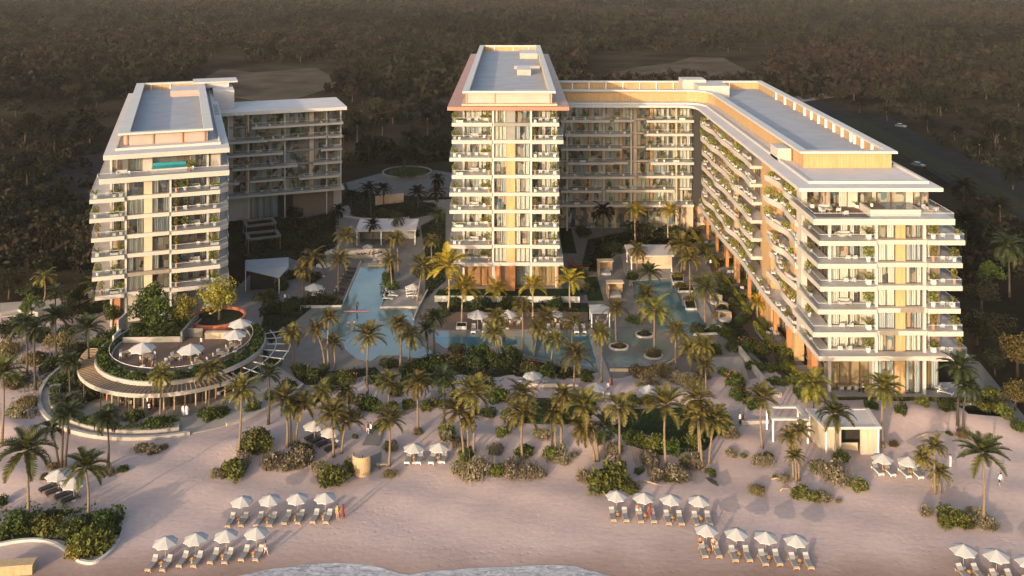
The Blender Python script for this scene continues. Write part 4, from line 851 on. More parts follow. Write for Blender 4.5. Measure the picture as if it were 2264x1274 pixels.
# base x, base y, crown x, crown y (where each palm of the photograph stands and how tall it is), kind, label, size
PALMS = [
 (3, 985, 7, 826, 'green', 'tall palm cut by the left edge beside the dune garden', 1.1),
 (78, 862, 75, 728, 'dark', 'tall dim palm standing on the sandy path left of the plaza', 1.0),
 (59, 829, 54, 715, 'dark', 'dim palm just behind the tall one on the left sandy path', .95),
 (124, 792, 124, 700, 'dark', 'dim palm beside the winding pale path on the left', 1.0),
 (195, 851, 194, 728, 'dark', 'large dim palm left of the round restaurant terrace', 1.15),
 (155, 877, 154, 800, 'dark', 'dim palm on the planted rim left of the restaurant canopy', 1.0),
 (98, 667, 98, 615, 'olive', 'small lone palm by the curved low wall at the far left', .9),
 (123, 690, 122, 648, 'dark', 'short dark palm beside the far left curved path', .9),
 (230, 692, 223, 634, 'green', 'bright green palm at the left foot of the left building', 1.25),
 (150, 960, 146, 895, 'dark', 'low palm inside the left rim of the restaurant plaza', 1.0),
 (130, 1032, 113, 948, 'dark', 'leftmost leaning stem of the triple palm clump in the sand', .7),
 (136, 1034, 139, 918, 'dark', 'tallest middle stem of the triple palm clump in the sand', .75),
 (143, 1033, 152, 914, 'dark', 'right stem of the triple palm clump in the sand', .75),
 (353, 937, 355, 830, 'olive', 'palm directly in front of the restaurant canopy', 1.0),
 (462, 913, 464, 820, 'olive', 'palm in the round bed at the right end of the restaurant', .9),
 (527, 1009, 534, 864, 'olive', 'broad palm on the dune right of the white dressed couple', 1.15),
 (593, 939, 594, 830, 'dark', 'thin dark trunked palm right of the restaurant pergola', .85),
 (239, 1030, 236, 925, 'dark', 'drooping palm in front of the plaza edge wall', .95),
 (62, 1157, 57, 996, 'green', 'big thick palm at the bottom left beside the white umbrella', 1.1),
 (194, 1149, 189, 1034, 'green', 'dense green palm rising from the big leaved bed at the bottom left', 1.0),
 (635, 989, 628, 882, 'olive', 'tall front palm of the clump on the gravelly dune', .9),
 (644, 985, 640, 895, 'dark', 'palm squeezed inside the clump on the gravelly dune', .85),
 (653, 978, 668, 894, 'olive', 'right leaning palm of the clump on the gravelly dune', .9),
 (738, 1011, 734, 915, 'olive', 'front palm over the big sea grape bush by the dark loungers', .9),
 (755, 1003, 766, 932, 'olive', 'short palm beside the umbrellas above the sea grape bush', .9),
 (770, 930, 763, 866, 'olive', 'palm on the sandy slope above the walking couple', .85),
 (710, 913, 710, 866, 'olive', 'small palm behind the dune path left of centre', .7),
 (860, 907, 860, 847, 'olive', 'palm in the shrubs at the top of the boardwalk', 1.0),
 (860, 1031, 861, 930, 'olive', 'lone palm beside the grey boardwalk landing on the beach', .85),
 (924, 955, 923, 846, 'olive', 'palm with long shadow on the sand right of the boardwalk', .95),
 (981, 935, 981, 834, 'dark', 'dark trunked palm right of the round bush on the sand', .85),
 (1046, 1009, 1046, 868, 'olive', 'tallest palm of the clump on the central bushy dune', 1.15),
 (1026, 1014, 1014, 912, 'olive', 'left palm of the clump on the central bushy dune', .95),
 (1034, 1010, 1034, 930, 'olive', 'short inner palm of the clump on the central bushy dune', .7),
 (1152, 945, 1154, 872, 'olive', 'upper palm left of the small dark lawn', .95),
 (1156, 1023, 1156, 915, 'olive', 'lower palm on the dune below the small dark lawn', 1.0),
 (812, 873, 814, 743, 'olive', 'tall palm in front of the shallow pool steps', 1.1),
 (648, 805, 645, 737, 'olive', 'palm left of the round pool edge near the pergola', 1.1),
 (719, 814, 699, 730, 'olive', 'leaning palm at the left rim of the large pool', .85),
 (727, 816, 728, 702, 'olive', 'tall palm with orange fronds at the left rim of the large pool', .85),
 (740, 816, 738, 760, 'olive', 'short palm below the tall ones at the pool rim', .85),
 (884, 814, 883, 716, 'olive', 'slender palm at the right rim of the large pool', .95),
 (903, 800, 906, 741, 'olive', 'broad palm at the right rim of the large pool', 1.0),
 (961, 782, 962, 702, 'dark', 'dark round headed palm at the start of the long pool', .9),
 (945, 778, 942, 730, 'dark', 'short dark palm left of the round headed one', .8),
 (1112, 776, 1101, 702, 'olive', 'left palm leaning over the long pool', .95),
 (1104, 790, 1092, 735, 'olive', 'low palm in the hedge before the long pool', .9),
 (1154, 785, 1154, 676, 'olive', 'thin tall palm before the middle of the long pool', .85),
 (1206, 770, 1208, 702, 'olive', 'palm between the umbrellas beside the long pool', .9),
 (1180, 790, 1191, 726, 'olive', 'palm leaning right before the long pool', .9),
 (1219, 812, 1228, 751, 'olive', 'short palm at the right part of the long pool hedge', .85),
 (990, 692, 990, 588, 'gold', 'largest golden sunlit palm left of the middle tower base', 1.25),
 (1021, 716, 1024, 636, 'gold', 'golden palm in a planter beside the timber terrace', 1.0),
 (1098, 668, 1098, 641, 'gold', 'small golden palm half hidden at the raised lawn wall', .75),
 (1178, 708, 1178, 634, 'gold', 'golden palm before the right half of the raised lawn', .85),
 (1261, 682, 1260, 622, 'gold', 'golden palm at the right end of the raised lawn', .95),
 (922, 668, 934, 590, 'olive', 'leaning palm on the deck right of the pool channel', 1.2),
 (880, 608, 875, 527, 'olive', 'tall palm behind the end of the pool channel', 1.1),
 (868, 642, 863, 576, 'olive', 'palm at the right side of the pool channel', .95),
 (762, 600, 764, 523, 'olive', 'tall bushy palm behind the left pool deck', 1.3),
 (748, 652, 750, 577, 'olive', 'palm standing between the loungers of the left pool deck', 1.1),
 (671, 655, 670, 597, 'olive', 'left palm of the pair beside the triangular shade roof', 1.0),
 (682, 650, 692, 572, 'olive', 'right taller palm of the pair beside the triangular shade roof', 1.1),
 (955, 580, 953, 533, 'olive', 'small palm left of the middle tower behind the deck', .9),
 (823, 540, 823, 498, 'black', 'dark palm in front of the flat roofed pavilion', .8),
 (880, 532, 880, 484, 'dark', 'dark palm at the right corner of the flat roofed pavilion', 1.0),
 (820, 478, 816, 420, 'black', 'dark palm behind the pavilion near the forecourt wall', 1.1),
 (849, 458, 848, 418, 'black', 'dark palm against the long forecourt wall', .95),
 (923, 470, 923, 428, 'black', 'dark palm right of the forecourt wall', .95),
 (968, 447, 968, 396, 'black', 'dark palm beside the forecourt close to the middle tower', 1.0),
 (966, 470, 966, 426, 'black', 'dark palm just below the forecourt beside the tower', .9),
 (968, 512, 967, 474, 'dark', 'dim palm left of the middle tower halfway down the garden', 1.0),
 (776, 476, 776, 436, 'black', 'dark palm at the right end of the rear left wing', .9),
 (748, 505, 748, 465, 'black', 'dark palm in the shrubs below the rear left wing', .9),
 (1333, 548, 1334, 468, 'black', 'dark round headed palm in the shaded court of the back wing', 1.0),
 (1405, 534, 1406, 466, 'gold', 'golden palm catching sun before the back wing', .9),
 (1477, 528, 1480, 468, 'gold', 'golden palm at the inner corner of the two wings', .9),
 (1408, 604, 1409, 553, 'olive', 'palm left of the beige terrace roof', 1.0),
 (1505, 606, 1510, 540, 'olive', 'big palm right of the beige terrace roof', 1.4),
 (1525, 666, 1524, 572, 'olive', 'tall palm in a white edged planter by the dark green pool', 1.05),
 (1440, 650, 1437, 604, 'dark', 'dark palm at the left edge of the dark green pool', 1.0),
 (1427, 706, 1427, 650, 'fresh', 'yellowish palm at the corner of the dark green pool', 1.0),
 (1447, 777, 1447, 686, 'fresh', 'large palm growing from the round island of the splash pool', 1.15),
 (1559, 724, 1559, 636, 'green', 'palm on the stone deck right of the dark green pool', 1.1),
 (1363, 758, 1361, 684, 'olive', 'palm on the small round island left in the splash pool', 1.0),
 (1329, 846, 1327, 735, 'olive', 'palm with a thin dark trunk beside the footbridge', 1.0),
 (1266, 772, 1268, 712, 'olive', 'palm left of the footbridge before the long pool', .95),
 (1269, 868, 1271, 787, 'olive', 'broad palm at the right end of the long pool hedge', 1.2),
 (1494, 820, 1494, 733, 'olive', 'palm at the right rim of the splash pool', .9),
 (1558, 832, 1556, 764, 'olive', 'broad palm in the dry grass right of the splash pool', 1.0),
 (1528, 822, 1525, 772, 'olive', 'low palm in the dry grass beside the broad one', .9),
 (1560, 862, 1559, 808, 'olive', 'palm at the edge of the sandy terrace by the beach path', .75),
 (1675, 702, 1675, 670, 'gold', 'small yellow palm in the private gardens of the long wing', .6),
 (1241, 998, 1243, 875, 'olive', 'slender palm right of the small dark lawn', .9),
 (1230, 1003, 1228, 918, 'olive', 'left palm of the pair below the small dark lawn', .85),
 (1222, 1002, 1215, 905, 'dark', 'dark palm behind the pair below the small dark lawn', .8),
 (1322, 1020, 1291, 897, 'olive', 'strongly leaning upper palm left of the big lawn', 1.1),
 (1315, 1020, 1290, 945, 'olive', 'strongly leaning lower palm left of the big lawn', 1.1),
 (1370, 1034, 1369, 902, 'olive', 'tall straight palm before the left side of the big lawn', 1.05),
 (1335, 1015, 1337, 942, 'dark', 'short dark palm behind the tall straight one', .9),
 (1473, 1032, 1471, 896, 'olive', 'tall straight palm in the middle before the big lawn', 1.1),
 (1547, 1020, 1540, 884, 'olive', 'highest palm of the trio at the right end of the big lawn', 1.15),
 (1553, 1034, 1544, 922, 'olive', 'middle palm of the trio at the right end of the big lawn', 1.0),
 (1567, 1026, 1580, 928, 'olive', 'right leaning palm of the trio at the right end of the big lawn', 1.0),
 (1685, 990, 1685, 882, 'olive', 'lone palm in front of the white pergola', .9),
 (1796, 945, 1799, 850, 'fresh', 'yellowish palm between the beach pavilions and the right building', 1.05),
 (1846, 1012, 1847, 916, 'green', 'palm in front of the beach hut', .95),
 (1953, 990, 1953, 858, 'fresh', 'palm right of the beach hut before the hedge', .95),
 (2117, 942, 2121, 812, 'dark', 'left wind swept palm at the right corner of the hedge', 1.05),
 (2131, 956, 2139, 856, 'dark', 'right wind swept palm at the right corner of the hedge', 1.0),
 (1754, 1060, 1746, 964, 'olive', 'left palm of the trio on the dune before the beach hut', .62),
 (1766, 1062, 1770, 952, 'olive', 'right palm of the trio on the dune before the beach hut', .66),
 (1760, 1066, 1757, 1010, 'olive', 'small low palm of the trio on the dune before the beach hut', .6),
 (2063, 1085, 2040, 1010, 'olive', 'left palm of the trio by the right beach umbrellas', .65),
 (2067, 1092, 2066, 988, 'olive', 'tallest palm of the trio by the right beach umbrellas', .7),
 (2079, 1088, 2077, 1046, 'olive', 'lowest palm of the trio by the right beach umbrellas', .62),
 (2174, 1155, 2171, 1002, 'green', 'tall lone palm at the right over the sea grape bush', .95),
 (2232, 656, 2230, 545, 'dark', 'large dim palm at the right edge behind the right building', 1.6),
]
for p in PALMS: palm(*p[:6], size=p[6] * (.93 if p[4] in ('olive', 'dark') else 1.04))
for (bx, by, cx, cy) in ((1962, 268, 1960, 246), (2052, 292, 2050, 268), (2112, 318, 2110, 292), (2166, 346, 2165, 320), (2132, 445, 2130, 412), (2212, 490, 2210, 455), (2136, 560, 2136, 492), (2240, 420, 2240, 385), (1900, 250, 1899, 228), (1560, 330, 1560, 300), (790, 320, 790, 278), (845, 300, 845, 262), (905, 345, 905, 305), (945, 300, 945, 262), (760, 350, 760, 300), (185, 300, 185, 255), (120, 345, 120, 300), (60, 420, 60, 370)):
    palm(bx, by, cx, cy, 'black', 'dark roadside palm in the dim ground behind the resort', 1.35, 'dark palms behind the resort', base=Vector(flat(bx, by, -.2)))

# ================================================================== SHRUBS
SHR = {}
def shrub_mesh(kind, var):
    key = (kind, var)
    if key not in SHR:
        rs = np.random.default_rng(var * 17 + 3); parts = []
        two = {'mixed': ['leaf_dry', 'leaf_seagrape'], 'dune': ['leaf_seagrape', 'leaf_dry']}.get(kind)
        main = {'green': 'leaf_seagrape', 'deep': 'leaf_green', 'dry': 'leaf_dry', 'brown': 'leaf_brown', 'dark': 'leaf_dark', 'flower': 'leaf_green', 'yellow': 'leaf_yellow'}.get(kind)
        mats = two or [main] + (['leaf_flower'] if kind == 'flower' else [])
        for k in range(9):
            ang = rs.uniform(0, 6.28); rr_ = rs.uniform(0, .62); rx = rs.uniform(.30, .5)
            V, Q = foliage_ball(230, rx, rx, rx * rs.uniform(.75, 1.05), .085, .0, int(rs.integers(1, 999)))
            V = V + np.array([math.cos(ang) * rr_, math.sin(ang) * rr_, rx * .62 + rs.uniform(-.05, .12)]); V[:, 2] = np.maximum(V[:, 2], -.02)
            parts.append((V, Q, (k % 2 if two and k < 6 else (0 if k else 0)) if two else 0))
        if kind in ('dry', 'brown', 'mixed'):    # upright dry blades
            n = 260; c = rs.normal(size=(n, 2)) * .38; V = []
            for x, y in c:
                a = rs.uniform(0, 6.28); h = rs.uniform(.35, .8); l = rs.uniform(.1, .35); w = .018
                V += [(x - w, y, 0), (x + w, y, 0), (x + math.cos(a) * l + w * .4, y + math.sin(a) * l, h), (x + math.cos(a) * l - w * .4, y + math.sin(a) * l, h)]
            parts.append((np.array(V), np.arange(4 * n).reshape(n, 4), 0))
        if kind == 'flower':
            V, Q = foliage_ball(150, .85, .85, .55, .07, .35, 77); parts.append((V, Q, 1))
        V, Q, mi = join(parts); SHR[key] = np_mesh('shrub', V, Q, mats, mi)
    return SHR[key]
NS = [0]
WORD = {'green': 'round glossy green', 'deep': 'dense dark green', 'dry': 'dry grey beige', 'brown': 'low brownish tufted', 'dark': 'dark shaded', 'flower': 'green bush dotted with reddish flowers', 'yellow': 'bright yellow green', 'mixed': 'half dry grey and green', 'dune': 'sprawling green and dry'}
def shrub(px, py, w, kind, where, h=.62, group='shrubs of the dunes and gardens'):
    "px, py: middle of its foot; w: width, both as in the photograph"
    NS[0] += 1; b = gp(px, py); wd = w * b.y / F; rr = random.Random(NS[0])
    me = shrub_mesh(kind, NS[0] % 3)
    nm = WORD[kind]; lab = ('%s %s' % (nm, where)) if kind == 'flower' else '%s shrub %s' % (nm, where)
    o = ob('shrub', me, None, b, rr.uniform(0, 6.28), (wd / 1.9, wd / 1.9, wd / 1.9 * h / .62 * rr.uniform(.85, 1.1)))
    return tag(o, lab, 'shrub', group)
SHRUBS = [
 (525, 1048, 88, 'dune', 'on the sand left of the gravelly dune'), (480, 1052, 36, 'dry', 'at the left tip of the bush on the sand'), (575, 990, 92, 'green', 'behind the broad palm on the dune'), (545, 992, 50, 'mixed', 'left of the glossy bush on the dune'), (608, 1028, 66, 'dry', 'on the gravel between two bushes'), (660, 1025, 70, 'dry', 'at the foot of the palm clump on the gravel'), (672, 1000, 58, 'deep', 'at the right foot of the palm clump on the gravel'), (640, 1035, 40, 'mixed', 'in front of the gravel dune'),
 (735, 1062, 84, 'dune', 'in front of the dark loungers'), (765, 1045, 62, 'green', 'left of the curved wooden shower wall'), (708, 1040, 46, 'mixed', 'left of the big bush by the dark loungers'),
 (312, 995, 36, 'mixed', 'alone on the sand before the plaza wall'), (340, 1000, 40, 'dry', 'beside the tuft before the plaza wall'), (362, 992, 22, 'brown', 'right of the tufts before the plaza wall'), (272, 1042, 30, 'deep', 'alone on the open sand left'), (118, 1035, 34, 'brown', 'at the foot of the triple palm'), (236, 1048, 40, 'dry', 'on the sand behind the green palm'), (100, 1058, 24, 'brown', 'by the left beach umbrella'),
 (985, 968, 62, 'dune', 'behind the two central beach umbrellas'), (1015, 985, 40, 'dry', 'right of the two central beach umbrellas'), (925, 958, 26, 'brown', 'at the foot of the palm right of the boardwalk'), (862, 1052, 34, 'brown', 'at the foot of the lone palm by the landing'), (785, 968, 18, 'green', 'small and low by the walking couple'), (862, 993, 40, 'mixed', 'left of the two central umbrellas by the boardwalk'),
 (1045, 1050, 84, 'mixed', 'at the foot of the central palm clump'), (1030, 1010, 52, 'deep', 'behind the central palm clump'), (1095, 1048, 46, 'green', 'low between two dry bushes centre'), (1130, 1045, 70, 'dry', 'right of the central palm clump'), (1175, 1052, 62, 'dry', 'in front of the lower palm centre'), (1157, 1004, 52, 'green', 'round behind the lower palm centre'), (1225, 1010, 62, 'dune', 'at the foot of the palm pair'), (1246, 1022, 40, 'dry', 'in front of the palm pair'), (1270, 1008, 20, 'mixed', 'at the right tip of the palm pair dune'),
 (1345, 1072, 118, 'green', 'largest one spreading toward the right umbrellas'), (1295, 1060, 46, 'dry', 'at the left of the largest green bush'), (1395, 1085, 50, 'dune', 'at the right tip of the largest green bush'), (1435, 1025, 64, 'dry', 'pale behind the lawn edge palms'), (1455, 1055, 54, 'mixed', 'below the pale bush before the lawn'), (1500, 1058, 66, 'dry', 'right of the middle straight palm'), (1530, 1030, 56, 'mixed', 'below the palm trio'), (1572, 1048, 32, 'deep', 'small one right of the palm trio'), (1475, 1062, 28, 'green', 'small one at the foot of the middle straight palm'), (1414, 1046, 30, 'deep', 'dark one between the pale bushes'),
 (1617, 1006, 30, 'mixed', 'alone on the sand right of the lawn'), (1645, 1010, 18, 'green', 'tiny one right of the lone tuft'), (1686, 1025, 48, 'dry', 'at the foot of the pergola palm'), (1700, 1012, 30, 'deep', 'behind the dry bush at the pergola palm'), (1672, 1088, 42, 'brown', 'alone on the open sand right'), (1735, 1062, 34, 'dry', 'left of the small dune trio of palms'), (1778, 1098, 66, 'dune', 'along the driftwood below the palm trio'), (1822, 1104, 44, 'dry', 'tailing off right of the driftwood'), (1854, 1110, 16, 'brown', 'last little tuft right of the driftwood'), (1712, 1056, 14, 'green', 'tiny one left of the driftwood'),
 (1810, 1040, 52, 'mixed', 'left part of the long bush before the beach hut'), (1850, 1058, 76, 'dry', 'middle part of the long bush before the beach hut'), (1895, 1080, 54, 'dune', 'right part of the long bush before the beach hut'), (1862, 1020, 48, 'green', 'back part of the long bush before the beach hut'),
 (2090, 1152, 76, 'green', 'below the right palm trio'), (2048, 1135, 36, 'dry', 'at the left tip of the bush below the right palm trio'), (2130, 1158, 66, 'dune', 'left of the tall lone palm'), (2185, 1165, 46, 'dry', 'at the foot of the tall lone palm'), (2160, 1140, 44, 'dry', 'behind the tall lone palm'),
 (1932, 990, 20, 'brown', 'at the right corner of the beach hut'), (1975, 985, 24, 'brown', 'right of the palm beside the beach hut'), (2098, 960, 18, 'deep', 'tiny one on the dune by the wind swept palms'), (2130, 965, 36, 'brown', 'at the foot of the wind swept palms'),
 (1995, 912, 44, 'deep', 'on the dune top below the hedge'), (2040, 895, 44, 'green', 'below the middle of the hedge'), (2090, 905, 50, 'deep', 'low along the foot of the hedge'), (2205, 885, 74, 'dune', 'big and round right of the hedge'), (2222, 918, 56, 'green', 'below the round bush right of the hedge'), (2255, 950, 44, 'deep', 'cut by the right edge on the dune'), (2180, 905, 40, 'green', 'left of the round bush by the hedge'), (1925, 900, 40, 'deep', 'left below the hedge by the yellowish palm'),
 (1400, 975, 60, 'deep', 'left in the broad leaved row before the lawn'), (1440, 990, 64, 'green', 'second in the broad leaved row before the lawn'), (1485, 996, 64, 'deep', 'third in the broad leaved row before the lawn'), (1530, 985, 60, 'green', 'right in the broad leaved row before the lawn'), (1385, 948, 26, 'brown', 'at the left end of the lawn'), (1400, 895, 52, 'green', 'behind the lawn left'), (1430, 893, 40, 'yellow', 'small banana like behind the lawn'), (1605, 935, 50, 'deep', 'at the right end of the big lawn'),
 (822, 905, 66, 'deep', 'at the top of the boardwalk slope'), (860, 915, 54, 'dune', 'beside the boardwalk slope'), (943, 905, 38, 'green', 'round and alone right of the boardwalk'), (790, 890, 48, 'dry', 'left at the top of the boardwalk'), (880, 870, 50, 'deep', 'below the large pool right'), (920, 850, 60, 'deep', 'dense below the right rim of the large pool'), (835, 848, 50, 'deep', 'below the shallow pool steps'), (770, 845, 60, 'flower', 'left below the shallow pool steps'), (700, 835, 62, 'deep', 'left below the leaning pool palms'), (665, 825, 50, 'deep', 'beside the palm left of the pool'), (735, 845, 40, 'dark', 'at the path below the pool palms'),
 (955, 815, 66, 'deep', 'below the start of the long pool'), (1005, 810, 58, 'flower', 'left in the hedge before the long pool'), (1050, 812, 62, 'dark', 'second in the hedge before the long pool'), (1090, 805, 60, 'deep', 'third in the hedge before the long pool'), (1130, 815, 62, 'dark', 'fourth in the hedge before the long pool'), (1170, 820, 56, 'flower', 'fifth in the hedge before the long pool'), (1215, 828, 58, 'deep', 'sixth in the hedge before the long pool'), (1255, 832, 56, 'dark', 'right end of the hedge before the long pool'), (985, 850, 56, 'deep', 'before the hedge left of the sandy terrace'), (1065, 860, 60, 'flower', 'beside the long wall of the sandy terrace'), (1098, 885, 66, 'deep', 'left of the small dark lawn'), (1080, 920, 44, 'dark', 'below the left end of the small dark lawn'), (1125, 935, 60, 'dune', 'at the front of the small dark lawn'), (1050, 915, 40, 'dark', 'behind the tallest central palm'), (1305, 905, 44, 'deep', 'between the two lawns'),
 (1420, 832, 62, 'brown', 'left in the dry grass below the splash pool'), (1460, 830, 60, 'brown', 'middle in the dry grass below the splash pool'), (1500, 848, 60, 'dry', 'right in the dry grass below the splash pool'), (1440, 850, 46, 'dry', 'front in the dry grass below the splash pool'), (1535, 858, 52, 'brown', 'beside the beach path below the splash pool'), (1555, 835, 44, 'dry', 'at the palm right of the splash pool'), (1415, 853, 24, 'yellow', 'small beside the white umbrella on the terrace'),
 (1625, 850, 62, 'flower', 'in the round bed beside the beach path'), (1640, 880, 58, 'flower', 'front of the round bed beside the beach path'), (1600, 830, 40, 'deep', 'back of the round bed beside the beach path'), (1665, 900, 50, 'deep', 'near the couple on the beach path'), (1655, 770, 62, 'flower', 'large beside the garden path'), (1690, 780, 50, 'flower', 'right of the large one on the garden path'), (1668, 815, 48, 'deep', 'below the large one on the garden path'), (1720, 790, 0.1, 'deep', 'x'),
 (1600, 690, 42, 'dark', 'beside the palm right of the dark green pool'), (1615, 650, 40, 'dark', 'between the path and the stone deck'), (1590, 615, 36, 'flower', 'with orange blooms along the garden path'), (1640, 640, 26, 'flower', 'against the private garden hedge'), (1640, 715, 40, 'deep', 'in the private garden below the long wing'), (1715, 712, 46, 'deep', 'big leaved in the private garden below the long wing'), (1735, 815, 46, 'green', 'left in the row along the front garden'), (1750, 845, 46, 'green', 'middle in the row along the front garden'), (1770, 875, 46, 'deep', 'front in the row along the front garden'), (1700, 850, 30, 'deep', 'on the narrow planter of the garden path'),
 (700, 672, 60, 'dark', 'in the planter left of the pool channel deck'), (735, 672, 52, 'dark', 'right in the planter left of the pool channel'), (640, 690, 60, 'dark', 'left beside the round pool rim'), (600, 690, 62, 'dark', 'dark hedge right of the terracotta planter'), (590, 665, 56, 'dark', 'behind the terracotta planter'), (625, 640, 44, 'dark', 'below the triangular shade roof'), (570, 720, 0.1, 'dark', 'x'), (650, 615, 44, 'dark', 'right of the triangular shade roof'), (690, 620, 50, 'dark', 'behind the left pool deck'), (700, 560, 60, 'dark', 'in the dark garden behind the left pool deck'),
 (630, 510, 64, 'dark', 'right of the white pergolas'), (680, 520, 64, 'dark', 'middle of the dark garden behind the pool'), (720, 500, 60, 'dark', 'back of the dark garden behind the pool'), (650, 550, 56, 'dark', 'front of the dark garden behind the pool'), (600, 545, 40, 'dark', 'beside the white pergolas'), (560, 470, 46, 'dark', 'under the left end of the rear wing'), (660, 470, 50, 'dark', 'under the middle of the rear wing'), (720, 455, 44, 'dark', 'under the right end of the rear wing'),
 (865, 640, 40, 'deep', 'left of the loungers on the right pool deck'), (855, 620, 36, 'deep', 'at the edge of the pool channel'), (930, 610, 40, 'dark', 'behind the leaning deck palm'), (960, 560, 46, 'dark', 'left of the middle tower'), (915, 520, 44, 'dark', 'behind the flat roofed pavilion right'), (850, 480, 50, 'dark', 'below the forecourt wall left'), (900, 470, 50, 'dark', 'below the forecourt wall right'),
 (1005, 668, 46, 'deep', 'below the raised lawn wall left'), (1060, 680, 56, 'dark', 'below the raised lawn wall middle'), (1130, 678, 56, 'dark', 'below the raised lawn wall right'), (1230, 680, 56, 'deep', 'below the right end of the raised lawn wall'), (1020, 648, 40, 'yellow', 'sunny on the raised lawn left'), (1140, 645, 36, 'yellow', 'sunny on the raised lawn middle'), (985, 650, 36, 'deep', 'at the left end of the raised lawn'), (950, 705, 40, 'dry', 'rocky left of the timber terrace'), (983, 700, 34, 'dark', 'at the stairs left of the timber terrace'),
 (1285, 610, 50, 'flower', 'pale flowering behind the golden palm'), (1300, 645, 44, 'dark', 'right of the golden palm at the lawn end'), (1350, 560, 60, 'dark', 'in the shaded court left'), (1420, 520, 70, 'dark', 'in the shaded court middle'), (1490, 525, 60, 'dark', 'in the shaded court right'), (1380, 500, 60, 'dark', 'at the back of the shaded court'), (1540, 560, 44, 'dark', 'at the start of the garden path'), (1290, 520, 50, 'dark', 'beside the tower in the shaded court'),
 (1425, 742, 26, 'dark', 'on the small white rimmed island behind the splash pool'), (1368, 768, 26, 'brown', 'on the left white rimmed island of the splash pool'), (1445, 788, 38, 'brown', 'on the palm island of the splash pool'), (1525, 668, 30, 'yellow', 'in the white edged planter by the dark green pool'), (1510, 640, 36, 'yellow', 'in the upper white edged planter by the dark green pool'), (1497, 615, 30, 'yellow', 'in the highest white edged planter by the dark green pool'), (1545, 735, 44, 'dark', 'in the triangular planter below the dark green pool'), (1575, 730, 30, 'deep', 'right in the triangular planter below the dark green pool'), (1400, 712, 40, 'deep', 'on the curved planter left of the splash pool'), (1400, 618, 36, 'deep', 'beside the cabanas at the dark green pool'), (1575, 668, 34, 'dry', 'pale by the lounge pods'), (1590, 705, 34, 'dry', 'pale below the lounge pods'),
 (50, 1165, 84, 'deep', 'left in the big bed at the bottom left'), (110, 1175, 84, 'green', 'second in the big bed at the bottom left'), (165, 1185, 92, 'deep', 'third in the big bed at the bottom left'), (205, 1210, 110, 'green', 'front of the big bed at the bottom left'), (235, 1165, 84, 'deep', 'right in the big bed at the bottom left'), (10, 1185, 60, 'deep', 'cut by the left edge in the big bottom bed'), (175, 1225, 64, 'yellow', 'lowest one inside the curved white kerb'), (0, 1115, 40, 'dark', 'cut by the left edge on the shaded sand'),
 (35, 850, 70, 'brown', 'in the dune garden left of the sandy path'), (75, 800, 60, 'brown', 'behind the tall dim palms on the left'), (110, 815, 60, 'dark', 'right of the tall dim palms on the left'), (60, 895, 50, 'brown', 'front of the dune garden left of the path'), (75, 890, 26, 'dry', 'small one beside the sandy path'), (160, 905, 60, 'dark', 'at the left rim of the plaza'), (195, 885, 60, 'dark', 'behind the left rim of the plaza'), (215, 940, 60, 'deep', 'at the front left rim of the plaza'), (240, 915, 40, 'dark', 'inside the plaza rim left'), (295, 930, 52, 'deep', 'left at the front rim of the plaza'), (345, 945, 62, 'deep', 'right at the front rim of the plaza'), (375, 935, 40, 'deep', 'right end of the plaza front bed'), (465, 925, 62, 'deep', 'in the round bed right of the restaurant'), (490, 915, 40, 'deep', 'right side of the round bed by the restaurant'), (210, 820, 64, 'dark', 'beside the left of the restaurant terrace'), (215, 770, 60, 'dark', 'behind the dim palm left of the restaurant'), (170, 780, 56, 'brown', 'left of the bare branched bush'), (30, 730, 66, 'dark', 'far left behind the dune garden'), (20, 780, 60, 'brown', 'at the left edge of the dune garden'), (150, 740, 50, 'dark', 'along the winding pale path'), (200, 690, 60, 'dark', 'left of the left building'), (165, 665, 60, 'dark', 'at the corner of the winding path'), (60, 650, 56, 'dark', 'along the far left track'),
 (990, 900, 46, 'deep', 'on the sand above the central umbrellas'), (1010, 880, 50, 'dune', 'between the palms above the tallest central one'), (900, 900, 40, 'green', 'beside the palm shadow on the sand'), (960, 895, 40, 'mixed', 'left of the tallest central palm'), (845, 945, 44, 'dune', 'right edge of the boardwalk slope'), (780, 925, 46, 'mixed', 'left edge of the boardwalk slope'), (740, 900, 54, 'deep', 'beside the small palm left of centre'), (690, 890, 50, 'green', 'on the dune left of centre'), (650, 905, 40, 'mixed', 'above the gravelly dune'), (610, 880, 52, 'deep', 'below the restaurant pergola ribs'), (640, 860, 48, 'dark', 'right of the restaurant pergola ribs'), (720, 865, 46, 'deep', 'on the slope below the pool rim'), (560, 905, 44, 'deep', 'right of the round restaurant bed'),
 (1180, 905, 50, 'deep', 'inside the left palms of the small lawn'), (1255, 890, 46, 'deep', 'at the right end of the small lawn'), (1290, 960, 44, 'dune', 'under the leaning palms'), (1330, 975, 50, 'deep', 'behind the leaning palms'), (1360, 1000, 44, 'mixed', 'right of the leaning palms'), (1200, 965, 44, 'mixed', 'left of the palm pair on the dune'), (1110, 960, 44, 'dune', 'below the upper palm by the small lawn'), (1095, 1000, 40, 'mixed', 'right of the central clump on the slope'), (1590, 960, 44, 'deep', 'behind the right leaning palm of the trio'), (1620, 965, 40, 'mixed', 'between the lawn and the pergola palm'), (1545, 960, 46, 'dark', 'inside the palm trio at the lawn end'),
